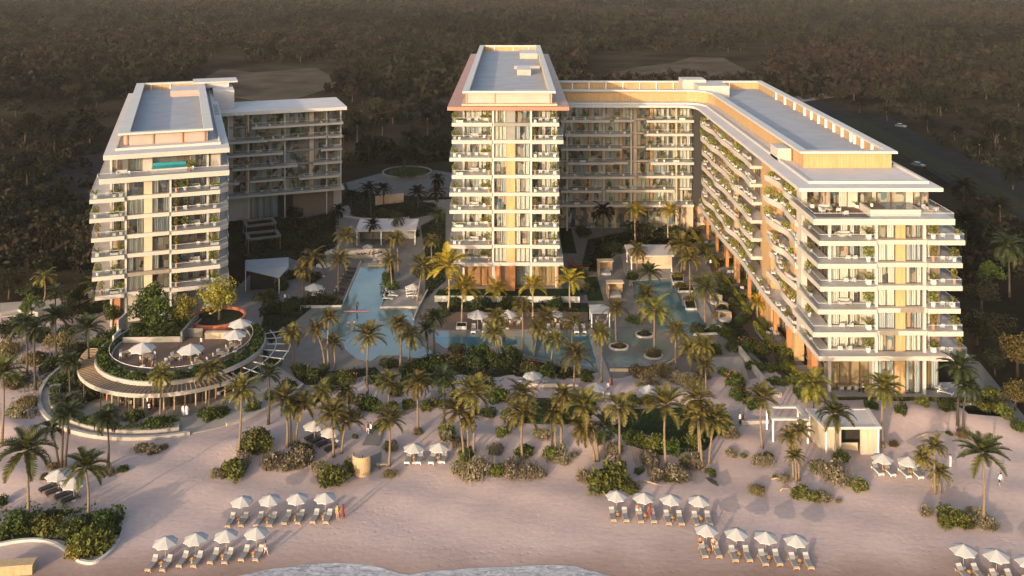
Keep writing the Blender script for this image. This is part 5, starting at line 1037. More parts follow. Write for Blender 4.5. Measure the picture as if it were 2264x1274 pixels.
 (205, 870, 66, 'dark', 'dense left of the restaurant canopy'), (225, 845, 60, 'deep', 'against the left end of the restaurant canopy'), (180, 830, 66, 'dark', 'behind the canopy at the far left'), (235, 790, 60, 'dark', 'against the left of the terrace ring'), (250, 750, 64, 'deep', 'behind the left of the terrace ring'), (130, 850, 56, 'dark', 'beside the narrow sandy path'), (130, 760, 60, 'brown', 'on the dune left of the restaurant'), (90, 750, 60, 'dark', 'behind the dim palms at the far left'), (150, 800, 60, 'mixed', 'at the dim palms by the plaza rim'), (40, 920, 50, 'mixed', 'on the sand near the left edge'), (575, 790, 50, 'deep', 'under the restaurant pergola ribs'), (600, 810, 46, 'deep', 'at the outer end of the pergola ribs'), (560, 830, 44, 'deep', 'at the right plaza wall'),
 (1610, 745, 56, 'deep', 'left of the garden path near the lounge pods'), (1625, 775, 46, 'dark', 'at the wall left of the garden path'), (1575, 780, 50, 'deep', 'above the beach path'), (1540, 790, 50, 'mixed', 'behind the dry grass right of the splash pool'), (1650, 690, 40, 'green', 'in the private garden behind the yellow palm'), (1690, 735, 44, 'green', 'in front of the private terrace of the long wing'), (1620, 680, 40, 'green', 'along the private garden hedge'), (1740, 790, 46, 'green', 'back in the row along the front garden'), (1790, 880, 40, 'yellow', 'at the corner of the front garden hedge'), (1570, 575, 34, 'green', 'in the first private garden of the long wing'), (1600, 640, 34, 'deep', 'at the middle of the garden path'), (1720, 850, 40, 'deep', 'on the planter beside the stepped wall'), (1705, 820, 40, 'deep', 'higher on the planter beside the stepped wall'), (1690, 870, 44, 'deep', 'at the lower end of the stepped wall'),
 (1130, 790, 56, 'deep', 'close to the rim of the long pool'), (1060, 785, 52, 'deep', 'at the rim of the long pool left'), (1010, 780, 46, 'dark', 'at the left rim of the long pool'), (910, 820, 56, 'deep', 'at the right rim of the large pool'), (860, 812, 50, 'dark', 'between the large pool and the hedge'), (1300, 840, 44, 'deep', 'left of the footbridge foot'),
]
for q in SHRUBS:
    if q[2] > 1: shrub(*q)

# ================================================================== TREES
TREE = {}
def tree_parts(key, seed, leaf, n=1500, spread=(2.6, 2.6, 2.0), ch=3.4, size=.2, clumps=10, trunk_h=2.4, bark='bark_dark'):
    if key not in TREE:
        rs = np.random.default_rng(seed); parts = []; cl = []
        for k in range(clumps):
            d = rs.normal(size=3); d /= np.linalg.norm(d); c = d * np.array(spread) * rs.uniform(.35, .8); r = rs.uniform(.34, .55) * spread[0]
            V, Q = foliage_ball(n // clumps, r, r, r * .75, size, 0, int(rs.integers(999))); parts.append((V + c + np.array([0, 0, ch]), Q, 0)); cl.append(c)
        V, Q, mi = join(parts); cm = np_mesh('crown', V, Q, [leaf], mi)
        b = MB(); b.tube([(0, 0, -.2), (.05, 0, trunk_h * .5), (0, .05, trunk_h)], [.24, .17, .13], 7)
        for c in cl[:6]: b.tube([(0, 0, trunk_h * .75), (c[0] * .45, c[1] * .45, (trunk_h + ch) / 2), (c[0] * .9, c[1] * .9, ch + c[2] * .8)], [.11, .07, .025], 5)
        TREE[key] = (cm, b.mesh('trunk', bark, True))
    return TREE[key]
def tree(key, loc, s, label, group, rot=0, **kw):
    cm, tm = tree_parts(key, **kw); t = thing('broadleaf_tree', label, 'tree', loc, rot, group); t.scale = (s, s, s)
    ob('trunk', tm, t); ob('crown', cm, t); return t
T = dict(yellow=dict(seed=3, leaf='leaf_yellow', n=2600, size=.16, clumps=14), lush=dict(seed=8, leaf='leaf_green', n=2200, size=.2, clumps=12), grey=dict(seed=12, leaf='leaf_scrub', n=2000, size=.17, clumps=12), olive=dict(seed=21, leaf='leaf_olive', n=2200, size=.17, clumps=12), flower=dict(seed=25, leaf='leaf_flower', n=1200, size=.15, clumps=9),
         far0=dict(seed=31, leaf='leaf_scrub', n=700, size=.34, clumps=8, spread=(3, 3, 2)), far1=dict(seed=37, leaf='leaf_scrub_brown', n=700, size=.34, clumps=8, spread=(3.2, 3.2, 1.7)), far2=dict(seed=41, leaf='leaf_black', n=700, size=.34, clumps=9, spread=(2.6, 2.6, 2.6), ch=4))
def tree_at(kind, px, py, s, label, group='trees near the buildings', z=None):
    b = gp(px, py) if z is None else Vector(flat(px, py, z)); return tree(kind, b, s, label, group, px * .37, **T[kind])
tree_at('olive', 2250, 830, 1.25, 'large olive green tree at the right edge beside the service path')
tree_at('grey', 2215, 780, 1.2, 'dim grey green tree behind the large olive one at the right')
tree_at('grey', 2160, 760, 1.1, 'dark multi stemmed tree right of the right building')
tree_at('grey', 2170, 690, 1.2, 'dark tree close behind the balconies of the right building')
tree_at('olive', 2245, 905, .8, 'low olive tree beside the service path below the large one')
tree_at('grey', 2200, 830, .8, 'dark bushy tree left of the large olive one')
tree_at('flower', 1266, 610, .7, 'small tree with reddish blossom right of the middle tower')
tree_at('grey', 895, 372, 1.5, 'dark spreading tree on the forecourt roundabout')
tree_at('grey', 650, 500, .9, 'dark tree in the shrubs right of the white pergolas')
tree_at('grey', 245, 700, .9, 'dark tree at the left foot of the left building')
tree_at('grey', 190, 660, 1.0, 'dim tree left of the left building beside the track')
tree_at('lush', 215, 800, .75, 'dense green tree at the left of the restaurant terrace'); tree_at('grey', 165, 810, .8, 'dim bushy tree behind the plaza rim on the left'); tree_at('lush', 245, 720, .8, 'dense green tree between the left building and the restaurant')
tree_at('lush', 2190, 640, 1.0, 'shaded green tree at the right edge behind the dark ones'); tree_at('grey', 2130, 620, 1.0, 'dark tree touching the right side of the right building')
tree_at('lush', 70, 705, .8, 'dim green tree on the dune by the winding pale path'); tree_at('grey', 160, 715, .8, 'dim tree between the palms left of the restaurant'); tree_at('grey', 25, 765, .8, 'dim bushy tree near the left edge of the dune garden')
tree_at('grey', 20, 660, 1.1, 'dim tree at the far left beside the curved wall')
# scattered trees and the far wood behind
rsb = random.Random(5); nfar = 0
def roadish(px, py):
    return (px > 1780 and 235 < py < 640 and abs((px - 1900) * .56 + 255 - py) < 95) or (430 < px < 760 and 140 < py < 240) or (1290 < px < 1700 and 118 < py < 190) or (px < 240 and 330 < py < 600 and rsb.random() < .8)
while nfar < 230:
    px = rsb.uniform(-60, 2330); py = rsb.triangular(85, 560, 95)
    if 740 < px < 1010 and py > 360: continue
    if 220 < px < 770 and py > 175: continue
    if 985 < px < 2110 and py > (180 if px < 1700 else 180 + (px - 1700) * .62): continue
    if roadish(px, py): continue
    k = rsb.choice(('far0', 'far1', 'far2', 'far0')); b = Vector(flat(px, py, -.25)); s = rsb.uniform(1.0, 1.9)
    tree(k, b, s, 'scattered dim scrub tree on the dark land behind the resort', 'scattered trees behind the resort', rsb.uniform(0, 6), **T[k]); nfar += 1
def far_wood():
    rs = np.random.default_rng(9); Vs, Qs, mi, o = [], [], [], 0
    tmpl = []
    for sd, lf in ((1, 0), (2, 1), (3, 2), (4, 0), (5, 1)):
        r2 = np.random.default_rng(sd); pr = []
        for k in range(6):
            c = r2.normal(size=3) * np.array([1.5, 1.5, .7]); V, Q = foliage_ball(16, 1.6, 1.6, 1.3, .95, 0, sd * 7 + k); pr.append((V + c + np.array([0, 0, 2.4]), Q, lf))
        tmpl.append(join(pr))
    n = 0
    while n < 7500:
        px = rs.uniform(-100, 2370); py = -85 + 85 * (1.02 + 2.6 * rs.random() ** 1.5)
        if roadish(px, py) or (py > 110 and rs.random() < .35): continue
        den = math.sin(px * .011 + py * .05) + math.sin(px * .004 - py * .09 + 2) + .8 * math.sin(px * .027 + py * .03)
        if den < rs.uniform(-2.4, 1.2): continue
        x, y, z = flat(px, py, -.25); rg = math.sin(x * .013 + 1.7 * math.sin(y * .006)) + math.sin(y * .011 + x * .004 + 1) + rs.normal() * .55; V, Q, m = tmpl[2] if rg < -.75 else tmpl[rs.choice([1, 4])] if rg > .7 else tmpl[rs.choice([0, 3])]; a = rs.uniform(0, 6.28); s = (.8 + 2.3 * rs.random() ** 2) * (1 if py < 60 else .75)
        W = V @ np.array([[math.cos(a), math.sin(a), 0], [-math.sin(a), math.cos(a), 0], [0, 0, 1]]) * s + np.array([x, y, z])
        Vs.append(W); Qs.append(Q + o); mi += m; o += len(V); n += 1
    return np_mesh('far_wood', np.concatenate(Vs), np.concatenate(Qs), ['leaf_scrub', 'leaf_scrub_brown', 'leaf_black'], mi)
def near_scrub():
    rs = np.random.default_rng(19); Vs, Qs, mi, o, n = [], [], [], 0, 0
    while n < 1500:
        px = rs.uniform(-60, 2330); py = rs.uniform(150, 620)
        if 225 < px < 765 or (765 <= px < 1000 and py > 362) or (1000 <= px < 1700) or (px >= 1700 and py > (px - 1700) * .62 + 150 and px < 2130): continue
        if py > 640 or (px < 225 and py > 600): continue
        rd = px > 1780 and (abs((px - 1900) * .56 + 255 - py) < 40 or abs((px - 1790) * .42 + 225 - py) < 22)
        if rd: continue
        x, y, z = flat(px, py, -.25); rg = math.sin(x * .06 + 1.3 * math.sin(y * .04)) + math.sin(y * .07 + x * .02) + rs.normal() * .7
        if rg < -.9: continue
        k = 2 if rg < .2 else (1 if rg > 1.3 else 0); s = rs.uniform(.5, 1.7)
        V, Q = foliage_ball(34, 1.5 * s, 1.5 * s, .9 * s, .42 * s + .1, .7 * s, int(rs.integers(99999))); Vs.append(V + np.array([x, y, z])); Qs.append(Q + o); mi += [k] * len(Q); o += len(V); n += 1
    return np_mesh('scrub', np.concatenate(Vs), np.concatenate(Qs), ['leaf_scrub', 'leaf_scrub_brown', 'leaf_black'], mi)
tag(ob('scrub', near_scrub()), 'low dim scrub on the land around the road and lots', 'scrub', None, 'stuff')
tag(ob('far_wood', far_wood()), 'dark blurry scrub wood covering the land up to the horizon', 'wood', None, 'stuff')
# ================================================================== GROUND COVER AND HEDGES
def cover(px, m, h, dens, label, z=.05, size=.16, kind='stuff', name='ground_cover', cat='ground cover'):
    rs = np.random.default_rng(len(px) * 31 + int(px[0][0])); P = [flat(x, y, z)[:2] for x, y in px]
    xs = [p[0] for p in P]; ys = [p[1] for p in P]; n = int((max(xs) - min(xs)) * (max(ys) - min(ys)) * dens)
    c = np.stack([rs.uniform(min(xs), max(xs), n), rs.uniform(min(ys), max(ys), n)], 1); ins = np.zeros(n, bool); j = len(P) - 1
    for i in range(len(P)):
        xi, yi = P[i]; xj, yj = P[j]; cond = ((yi > c[:, 1]) != (yj > c[:, 1])) & (c[:, 0] < (xj - xi) * (c[:, 1] - yi) / ((yj - yi) + 1e-9) + xi); ins ^= cond; j = i
    c = c[ins]; hh = h * (.55 + .45 * np.sin(c[:, 0] * 1.7) * np.cos(c[:, 1] * 1.9)) 
    C = np.concatenate([c, (z + hh * rs.uniform(.3, 1.0, len(c)))[:, None]], 1); V, Q = leaves(len(C), C, size, rs)
    return tag(ob(name, np_mesh(name, V, Q, [m])), label, cat, None, kind)
def bed(px, m, h, dens, label, z=.1, size=.16):
    slab('planting_bed', 'bed_soil', px, z, .2); return cover(px, m, h, dens, label, z, size)
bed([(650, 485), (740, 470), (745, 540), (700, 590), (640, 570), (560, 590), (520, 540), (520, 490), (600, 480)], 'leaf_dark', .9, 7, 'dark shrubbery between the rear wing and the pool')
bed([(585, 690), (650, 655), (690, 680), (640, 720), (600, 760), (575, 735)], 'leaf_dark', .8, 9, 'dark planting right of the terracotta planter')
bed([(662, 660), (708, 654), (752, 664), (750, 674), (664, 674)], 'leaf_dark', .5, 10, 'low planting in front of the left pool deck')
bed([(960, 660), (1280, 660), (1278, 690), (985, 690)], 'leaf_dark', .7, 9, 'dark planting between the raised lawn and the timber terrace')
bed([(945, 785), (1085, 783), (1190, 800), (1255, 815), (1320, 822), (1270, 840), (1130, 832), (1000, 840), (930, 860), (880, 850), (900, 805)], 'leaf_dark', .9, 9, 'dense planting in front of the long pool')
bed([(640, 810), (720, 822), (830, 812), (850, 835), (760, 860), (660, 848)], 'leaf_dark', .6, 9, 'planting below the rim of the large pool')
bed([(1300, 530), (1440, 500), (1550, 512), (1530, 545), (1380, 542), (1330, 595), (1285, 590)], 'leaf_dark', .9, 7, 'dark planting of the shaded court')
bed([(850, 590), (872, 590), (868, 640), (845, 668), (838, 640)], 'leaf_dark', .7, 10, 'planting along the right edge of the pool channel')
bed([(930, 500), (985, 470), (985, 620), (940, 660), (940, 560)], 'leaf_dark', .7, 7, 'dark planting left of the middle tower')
bed([(1580, 640), (1590, 640), (1642, 722), (1700, 800), (1690, 806), (1600, 720)], 'leaf_dark', .7, 9, 'planting strip left of the garden path')
cover([(1560, 520), (1600, 520), (1690, 660), (1740, 760), (1700, 770), (1640, 690), (1600, 620)], 'leaf_green', .6, 3, 'patchy greenery of the private gardens', .1, .18)
cover([(1130, 836), (1080, 846), (1000, 850), (905, 868), (880, 900), (960, 890), (1060, 868)], 'leaf_dark', .5, 4, 'sparse low planting above the sandy slope', .05, .16)
bed([(1712, 790), (1740, 805), (1802, 895), (1770, 895)], 'leaf_green', .7, 9, 'leafy strip right of the garden path')
bed([(1900, 886), (2160, 886), (2200, 905), (1980, 902)], 'leaf_green', .5, 7, 'low leafy strip below the hedge')
bed([(-40, 1135), (60, 1125), (240, 1128), (278, 1145), (262, 1190), (230, 1225), (195, 1232), (160, 1215), (140, 1195), (90, 1188), (-40, 1200)], 'leaf_green', 1.3, 22, 'mixed leaves between the shrubs of the bottom left bed')
cover([(0, 705), (60, 690), (110, 700), (180, 705), (215, 760), (190, 850), (120, 870), (90, 850), (0, 848)], 'leaf_brown', .35, 1.6, 'dry dune grass added to dim the sand left of the restaurant', .05, .2, name='dimming_grass', cat='grass')  # dry grass cover added to dim this stretch of sand
bed([(760, 420), (850, 432), (960, 450), (980, 470), (900, 485), (780, 480)], 'leaf_black', .7, 5, 'very dark planting along the forecourt wall')
b = MB(); 
cover([(860, 380), (885, 372), (920, 372), (942, 381), (940, 389), (915, 395), (885, 395), (862, 389)], 'leaf_dark', 1.2, 8, 'dark planting on the roundabout', .5, .3)
cover([(1400, 908), (1515, 903), (1600, 928), (1555, 978), (1470, 994), (1405, 980), (1360, 952)], 'leaf_dark', .05, 9, 'short dark grass of the big lawn', .9, .12, name='lawn_grass', cat='grass')
def hedge(px, m, h, label, z=.05, wd=.55):
    P = [Vector(flat(x, y, z)) for x, y in px]; rs = np.random.default_rng(int(px[0][0])); C = []
    for a, c in zip(P[:-1], P[1:]):
        L = (c - a).length; n = int(L * 190 * h / 1.0 * wd / .55); d = (c - a) / L; nn = np.array([-d.y, d.x, 0])
        t = rs.uniform(0, 1, (n, 1)); s = rs.uniform(-1, 1, (n, 1)); zz = rs.uniform(0, 1, (n, 1)); f = rs.integers(0, 3, (n, 1))
        s = np.where(f == 0, np.sign(s), s); zz = np.where(f == 1, 1, zz); s = np.where(f == 2, np.sign(s), s)
        C.append(np.array(a) + (np.array(c) - np.array(a)) * t + nn * s * wd * .5 + np.array([0, 0, 1]) * zz * h)
    C = np.concatenate(C); V, Q = leaves(len(C), C, .09, rs)
    b = MB()
    for a, c in zip(P[:-1], P[1:]):
        d = (c - a).normalized(); nn = Vector((-d.y, d.x, 0)) * wd * .42; u = Vector((0, 0, h * .93)); dn = Vector((0, 0, -.3))
        b.quad(a - nn + u, c - nn + u, c + nn + u, a + nn + u); b.quad(a - nn + dn, c - nn + dn, c - nn + u, a - nn + u); b.quad(c + nn + dn, a + nn + dn, a + nn + u, c + nn + u); b.quad(a + nn + dn, a - nn + dn, a - nn + u, a + nn + u); b.quad(c - nn + dn, c + nn + dn, c + nn + u, c - nn + u)
    V, Q, mi = join([(V, Q, 0), (np.array(b.v), np.array(b.f), 1)])
    return tag(ob('hedge', np_mesh('hedge', V, Q, [m, 'bed_soil'], mi)), label, 'hedge', 'clipped hedges of the private gardens')
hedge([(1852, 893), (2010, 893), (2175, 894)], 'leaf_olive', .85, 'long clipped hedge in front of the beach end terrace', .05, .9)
hedge([(1520, 503), (1550, 545), (1588, 595)], 'leaf_hedge_sunlit', 1.2, 'sunny yellow hedge at the far end of the garden path')
hedge([(1600, 616), (1640, 672), (1660, 706)], 'leaf_hedge_sunlit', .9, 'green hedge along the middle of the garden path')
hedge([(1668, 722), (1715, 780)], 'leaf_hedge_sunlit', 1.0, 'yellow green hedge before the lower private gardens')
hedge([(1742, 812), (1790, 862), (1825, 888)], 'leaf_hedge_sunlit', 1.0, 'yellow hedge beside the front garden of the right building')
hedge([(1545, 508), (1590, 507)], 'leaf_hedge_sunlit', 1.0, 'short yellow hedge at the inner corner of the wings')
hedge([(1580, 582), (1625, 580)], 'leaf_hedge_sunlit', .9, 'short hedge between the upper private gardens')
hedge([(1628, 660), (1670, 658)], 'leaf_hedge_sunlit', .9, 'short hedge between the middle private gardens')
hedge([(1700, 776), (1765, 776)], 'leaf_hedge_sunlit', 1.1, 'short yellow hedge between the lower private gardens')
for i, (x, y, w_) in enumerate(((1565, 530, 40), (1580, 560, 46), (1600, 603, 46), (1625, 640, 48), (1650, 680, 44), (1685, 740, 56), (1720, 765, 50), (1765, 820, 60))):
    slab('private_terrace', 'paving_light', [(x - w_ * .3, y - 12), (x + w_ * .55, y - 13), (x + w_ * .8, y + 10), (x, y + 11)], .2, .2, None)
slab('lawn', 'lawn_sunlit', [(1545, 520), (1600, 505), (1790, 860), (1740, 870), (1700, 790)], .06, .1, 'sunny lawn strip of the private gardens')
# ================================================================== UMBRELLAS, LOUNGERS, TABLES
def mk_umbrella(r=1.35, h=2.45, m='fabric_white'):
    def f():
        t = thing('beach_umbrella', None, 'umbrella')
        b = MB(); n = 8; rim = []
        for k in range(n):
            a = 2 * math.pi * k / n; rim.append((r * math.cos(a), r * math.sin(a), h - .62 * r / 1.35))
        apex = (0, 0, h)
        for k in range(n):
            p, q = rim[k], rim[(k + 1) % n]; mid = tuple((p[i] + q[i]) / 2 * (.955 if i < 2 else 1) + (.03 if i == 2 else 0) for i in range(3))
            b.v += [apex, p, mid, q]; i = len(b.v) - 4; b.f += [(i, i + 1, i + 2), (i, i + 2, i + 3)]; b.m += [0, 0]
            for u, w in ((p, mid), (mid, q)): b.quad(u, (u[0] * 1.0, u[1] * 1.0, u[2] - .09), (w[0], w[1], w[2] - .09), w)
        b.build('canopy', m, t)
        b = MB(); b.tube([(0, 0, -.1), (0, 0, h + .06)], .028, 6); b.build('pole', 'wood_light', t)
        b = MB()
        for k in range(n):
            a = 2 * math.pi * k / n; b.tube([(0, 0, h - .75), (r * .55 * math.cos(a), r * .55 * math.sin(a), h - .34)], .012, 4)
        b.build('rib', 'wood_light', t)
        b = MB(); b.lathe([(0, 0), (.24, 0), (.24, .07), (0, .09)], 12); b.build('base', 'pot_white', t)
        return t
    return f
def mk_lounger(cush='fabric_grey', fr='wood_light', hd='fabric_white'):
    def f():
        t = thing('sun_lounger', None, 'sun lounger'); W, L = .34, .95   # head towards +y
        b = MB(); b.box(-W, W, -L, .35, .24, .31); b.box(-W, -W + .06, -L, L, .20, .28); b.box(W - .06, W, -L, L, .20, .28); b.box(-W, W, -L - .05, -L, .18, .30); b.build('frame', fr, t)
        for x in (-W, W - .06):
            for y in (-L + .05, L - .12): m_ = MB(); m_.box(x, x + .06, y, y + .07, 0, .2); m_.build('leg', fr, t)
        b = MB(); b.box(-W + .03, W - .03, -L + .02, .33, .315, .42); b.build('cushion', cush, t)
        b = MB(); c, s = math.cos(R(38)), math.sin(R(38)); x = W - .03
        P0 = Vector((0, .34, .34)); d = Vector((0, c, s)); nn = Vector((0, -s, c)); Lb = .72
        i = len(b.v)
        for o in (P0, P0 + d * Lb):
            for xx in (-x, x):
                for q in (0, .1): b.v.append(tuple(o + nn * q + Vector((xx, 0, 0))))
        b.f += [(0, 1, 3, 2), (4, 6, 7, 5), (0, 4, 5, 1), (2, 3, 7, 6), (1, 5, 7, 3), (0, 2, 6, 4)]; b.m += [0] * 6; bk = b.build('backrest', cush, t)
        b = MB(); o = P0 + d * .42 + nn * .1
        for oo in (o, o + d * .28):
            for xx in (-x + .03, x - .03):
                for q in (0.005, .08): b.v.append(tuple(oo + nn * q + Vector((xx, 0, 0))))
        b.f += [(0, 1, 3, 2), (4, 6, 7, 5), (0, 4, 5, 1), (2, 3, 7, 6), (1, 5, 7, 3), (0, 2, 6, 4)]; b.m += [0] * 6; b.build('pillow', hd, bk)
        return t
    return f
def mk_stool():
    t = thing('side_table', None, 'side table')
    b = MB(); b.lathe([(0, .36), (.25, .36), (.27, .42), (0, .42)], 12); b.build('table_top', 'wood_light', t)
    b = MB(); b.lathe([(.16, 0), (.07, .18), (.16, .36)], 10); b.build('leg', 'wood_light', t)
    b = MB(); b.lathe([(0, .425), (.12, .43), (.16, .50), (.13, .53), (0, .50)], 10); b.build('towel', 'fabric_orange', t)
    return t
def umb(p, label, group='white umbrellas on the sand', s=1.0, kind='beach'):
    return place('umb_' + kind, mk_umbrella(), p, rnd.uniform(0, .7), s, label, group)
def lng(p, rot, label, kind='grey', group='sun loungers on the sand', s=1.0):
    a = {'grey': ('fabric_grey', 'wood_light', 'fabric_white'), 'dark': ('fabric_black', 'dark_metal', 'fabric_white'), 'white': ('fabric_grey', 'white_metal', 'fabric_white')}[kind]
    return place('lng_' + kind, mk_lounger(*a), p, rot, s, label, group)
def canopy_base(px, py, h=2.15):
    "where the pole of an umbrella stands whose canopy centre shows at a pixel"
    z = 0
    for _ in range(4):
        x, y, _q = flat(px, py, z + h); z = terr(x, y)
    return Vector((x, y, z))
ROWS = [('upper left beach row', [(535, 1104), (597, 1101), (658, 1098), (719, 1096)], -.12, 1.0),
        ('lower left beach row', [(366, 1194), (433, 1186), (500, 1179), (567, 1173)], -.16, 1.02),
        ('upper right beach row', [(1363, 1092), (1423, 1096), (1483, 1100), (1545, 1103)], .04, .98),
        ('lower right beach row', [(1562, 1167), (1628, 1175), (1693, 1183), (1760, 1190)], .06, 1.0),
        ('far right beach row', [(2130, 1211), (2203, 1223), (2275, 1237)], .16, 1.05)]
for row, us, rot, s in ROWS:
    for k, (x, y) in enumerate(us):
        p = canopy_base(x, y, 2.1 * s); w = '%s umbrella, %s' % (ORD[k], row)
        umb(p, 'white umbrella, the %s from the left in the %s' % (ORD[k], row), s=s * 1.0)
        for sd, dx in (('left', -.78), ('right', .78)):
            q = p + Vector((dx * s + (-.15 if rot < 0 else .12), -1.35, 0)); q.z = terr(q.x, q.y)
            lng(q, rot, 'grey lounger left of the pole under the %s' % w if sd == 'left' else 'grey lounger right of the pole under the %s' % w)
        q = p + Vector((0, -1.25, 0)); q.z = terr(q.x, q.y)
        place('stool', mk_stool, q, 0, 1, 'small table with an orange towel under the %s' % w, 'small tables between the loungers')
# pairs of umbrellas further up the beach
for name, us, ls, kind, rot in (
    ('central dune', [(915, 987), (971, 986)], [(903, 1019), (928, 1019), (956, 1019), (981, 1018)], 'white', -.12),
    ('beach hut', [(1951, 1010), (2008, 1017)], [(1940, 1044), (1966, 1046), (2000, 1049), (2027, 1051)], 'white', .16)):
    for k, (x, y) in enumerate(us): umb(canopy_base(x, y), '%s white umbrella of the pair beside the %s' % (('left', 'right')[k], name), s=1.05)
    for k, (x, y) in enumerate(ls): lng(gp(x, y), rot, '%s white lounger from the left beside the %s' % (ORD[k], name), kind, s=1.05)
    for k in (0, 1):
        a, c = gp(*ls[2 * k]), gp(*ls[2 * k + 1]); place('stool', mk_stool, (a + c) / 2, 0, 1, 'small table between the %s pair of loungers beside the %s' % (('left', 'right')[k], name), 'small tables between the loungers')
for name, us, ls, rot in (('left palms', [(129, 1050), (163, 1068)], [(107, 1082), (121, 1090), (141, 1098), (157, 1107)], -.75), ('gravelly dune', [(695, 941), (733, 955)], [(690, 970), (702, 976), (716, 984), (734, 994)], -.8)):
    for k, (x, y) in enumerate(us): umb(canopy_base(x, y), '%s white umbrella by the %s' % (('left', 'right')[k], name), s=1.15)
    for k, (x, y) in enumerate(ls): lng(gp(x, y), rot, '%s dark framed lounger from the left by the %s' % (ORD[k], name), 'dark', s=1.1)
# garden umbrellas
for x, y, h, s, lab in ((1178, 829, 2.1, 1.15, 'white umbrella on the sandy terrace before the long pool'), (1318, 854, 2.1, 1.15, 'white umbrella beside the lower end of the footbridge'), (1435, 852, 2.1, 1.15, 'white umbrella below the dry grass of the splash pool'),
    (694, 632, 2.2, 1.4, 'white umbrella beside the pair of palms at the left pool deck'), (716, 583, 2.2, 1.3, 'white umbrella half hidden behind the left pool deck palm'), (813, 546, 1.97, .97, 'white umbrella in front of the flat roofed pavilion'), (733, 555, 2.2, 1.2, 'small white umbrella behind the bushy palm'),
    (913, 632, 2.2, 1.15, 'white umbrella on the raised deck right of the pool channel'), (1056, 692, 2.2, 1.5, 'white umbrella at the left of the timber terrace'), (1122, 691, 2.2, 1.4, 'white umbrella in the middle of the timber terrace'), (1222, 690, 2.2, 1.45, 'white umbrella at the right of the timber terrace')):
    umb(canopy_base(x, y, h * s) + Vector((0, 0, .15)), lab, 'white umbrellas of the pool gardens', s)
for x, y, z, s, lab in ((315, 783, 6.5, 1.5, 'white parasol at the left end of the round restaurant terrace'), (422, 786, 6.5, 1.5, 'white parasol in the middle of the round restaurant terrace'), (519, 751, 6.5, 1.42, 'white parasol at the right of the round restaurant terrace'), (531, 726, 6.5, 1.42, 'white parasol at the back right of the round restaurant terrace')):
    q = Vector(flat(x, y, z)); q.z = 4.62; umb(q, lab, 'parasols of the restaurant terrace', s, 'big')
# pool loungers
for k in range(7):
    q = Vector(flat(787 - k * 4.6, 597 + k * 9.2, .2)); q.z = .18; lng(q + Vector((-1.0, 0, 0)), 1.45, 'dark lounger, %s from the back along the pool channel' % ORD[k], 'dark', 'loungers around the pools', 1.1)
for k in range(3):
    q = Vector(flat(706 - k * 3, 641 + k * 7, .1)); lng(q, 1.4, 'white lounger, %s below the umbrella of the left pool deck' % ORD[k], 'white', 'loungers around the pools', 1.1)
for k in range(4):
    q = Vector(flat(912 + k * 1.0 - 4, 638 + k * 6, .2)); q.z = .2; lng(q, -1.5, 'white lounger, %s from the back on the raised pool deck' % ORD[k], 'white', 'loungers around the pools', 1.1)
for k in range(3):
    q = Vector(flat(862 - k * 2 + k % 2 * 9, 648 + k * 7, .2)); q.z = .2; lng(q, 1.3, 'white lounger, %s from the back beside the channel plants' % ORD[k], 'white', 'loungers around the pools', 1.1)
for k, x in enumerate((1047, 1071, 1213, 1233, 1274, 1290)):
    q = Vector(flat(x, 722 + 9, .2)); q.z = .17; lng(q + Vector((0, -.2, 0)), 0, 'white lounger, %s from the left at the edge of the long pool' % ORD[k], 'white', 'loungers around the pools', 1.15)
for k, (x, y) in enumerate(((1305, 878), (1332, 880), (1345, 882), (1403, 878), (1421, 880), (1432, 882))):
    q = gp(x, y); q.z = .1; lng(q, 0, 'white lounger, %s from the left on the terrace above the big lawn' % ORD[k], 'white', 'loungers around the pools', 1.1)
for k, (x, y) in enumerate(((1150, 850), (1168, 852), (1188, 852), (1205, 850))): 
    q = Vector(flat(x, y, .1)); lng(q, 3.1, 'white lounger, %s from the left along the long terrace wall' % ORD[k], 'white', 'loungers around the pools', 1.0)
# ================================================================== SMALL BUILDINGS AND GARDEN STRUCTURES
def pavilion(name, label, cat, p0, p1, p2, p3, zt, th, posts, m='stucco_white', top='roof_eave', open_=None, walls=(), pm='white_metal'):
    "flat roof over four world corners (front left, front right, back right, back left)"
    c = (Vector(p0) + Vector(p1) + Vector(p2) + Vector(p3)) / 4; c.z = 0
    t = thing(name, label, cat, c); P = [(p[0] - c.x, p[1] - c.y) for p in (p0, p1, p2, p3)]
    b = MB()
    if open_:
        I = []
        for k in range(4):
            a = Vector(P[k]); I.append(tuple(a * (1 - open_)))
        b.ring(P, I, zt - th, zt, 0, 1)
        if top == 'roof_eave' and walls: b.prism(I, zt - th * .7, zt - th * .4, 1)
    else: b.prism(P, zt - th, zt, 0, 1)
    b.build('roof', [m, top], t)
    for (u, v) in posts:
        a = Vector(P[0]).lerp(Vector(P[1]), u); d = Vector(P[3]).lerp(Vector(P[2]), u); q = a.lerp(d, v)
        b = MB(); b.box(q.x - .1, q.x + .1, q.y - .1, q.y + .1, -.2, zt - th - .003); b.build('post', pm, t)
    for nm, mm, u0, v0, u1, v1, h in walls:
        def UV(u, v):
            a = Vector(P[0]).lerp(Vector(P[1]), u); d = Vector(P[3]).lerp(Vector(P[2]), u); return a.lerp(d, v)
        a, d = UV(u0, v0), UV(u1, v1); e = (d - a).normalized(); nn = Vector((-e.y, e.x)) * .1
        b = MB(); b.prism([tuple(a - nn), tuple(d - nn), tuple(d + nn), tuple(a + nn)], -.2, min(h, zt - th - .004)); b.build(nm, mm, t)
    return t
def pxroof(pts, z): return [Vector(flat(x, y, z)) for x, y in pts]
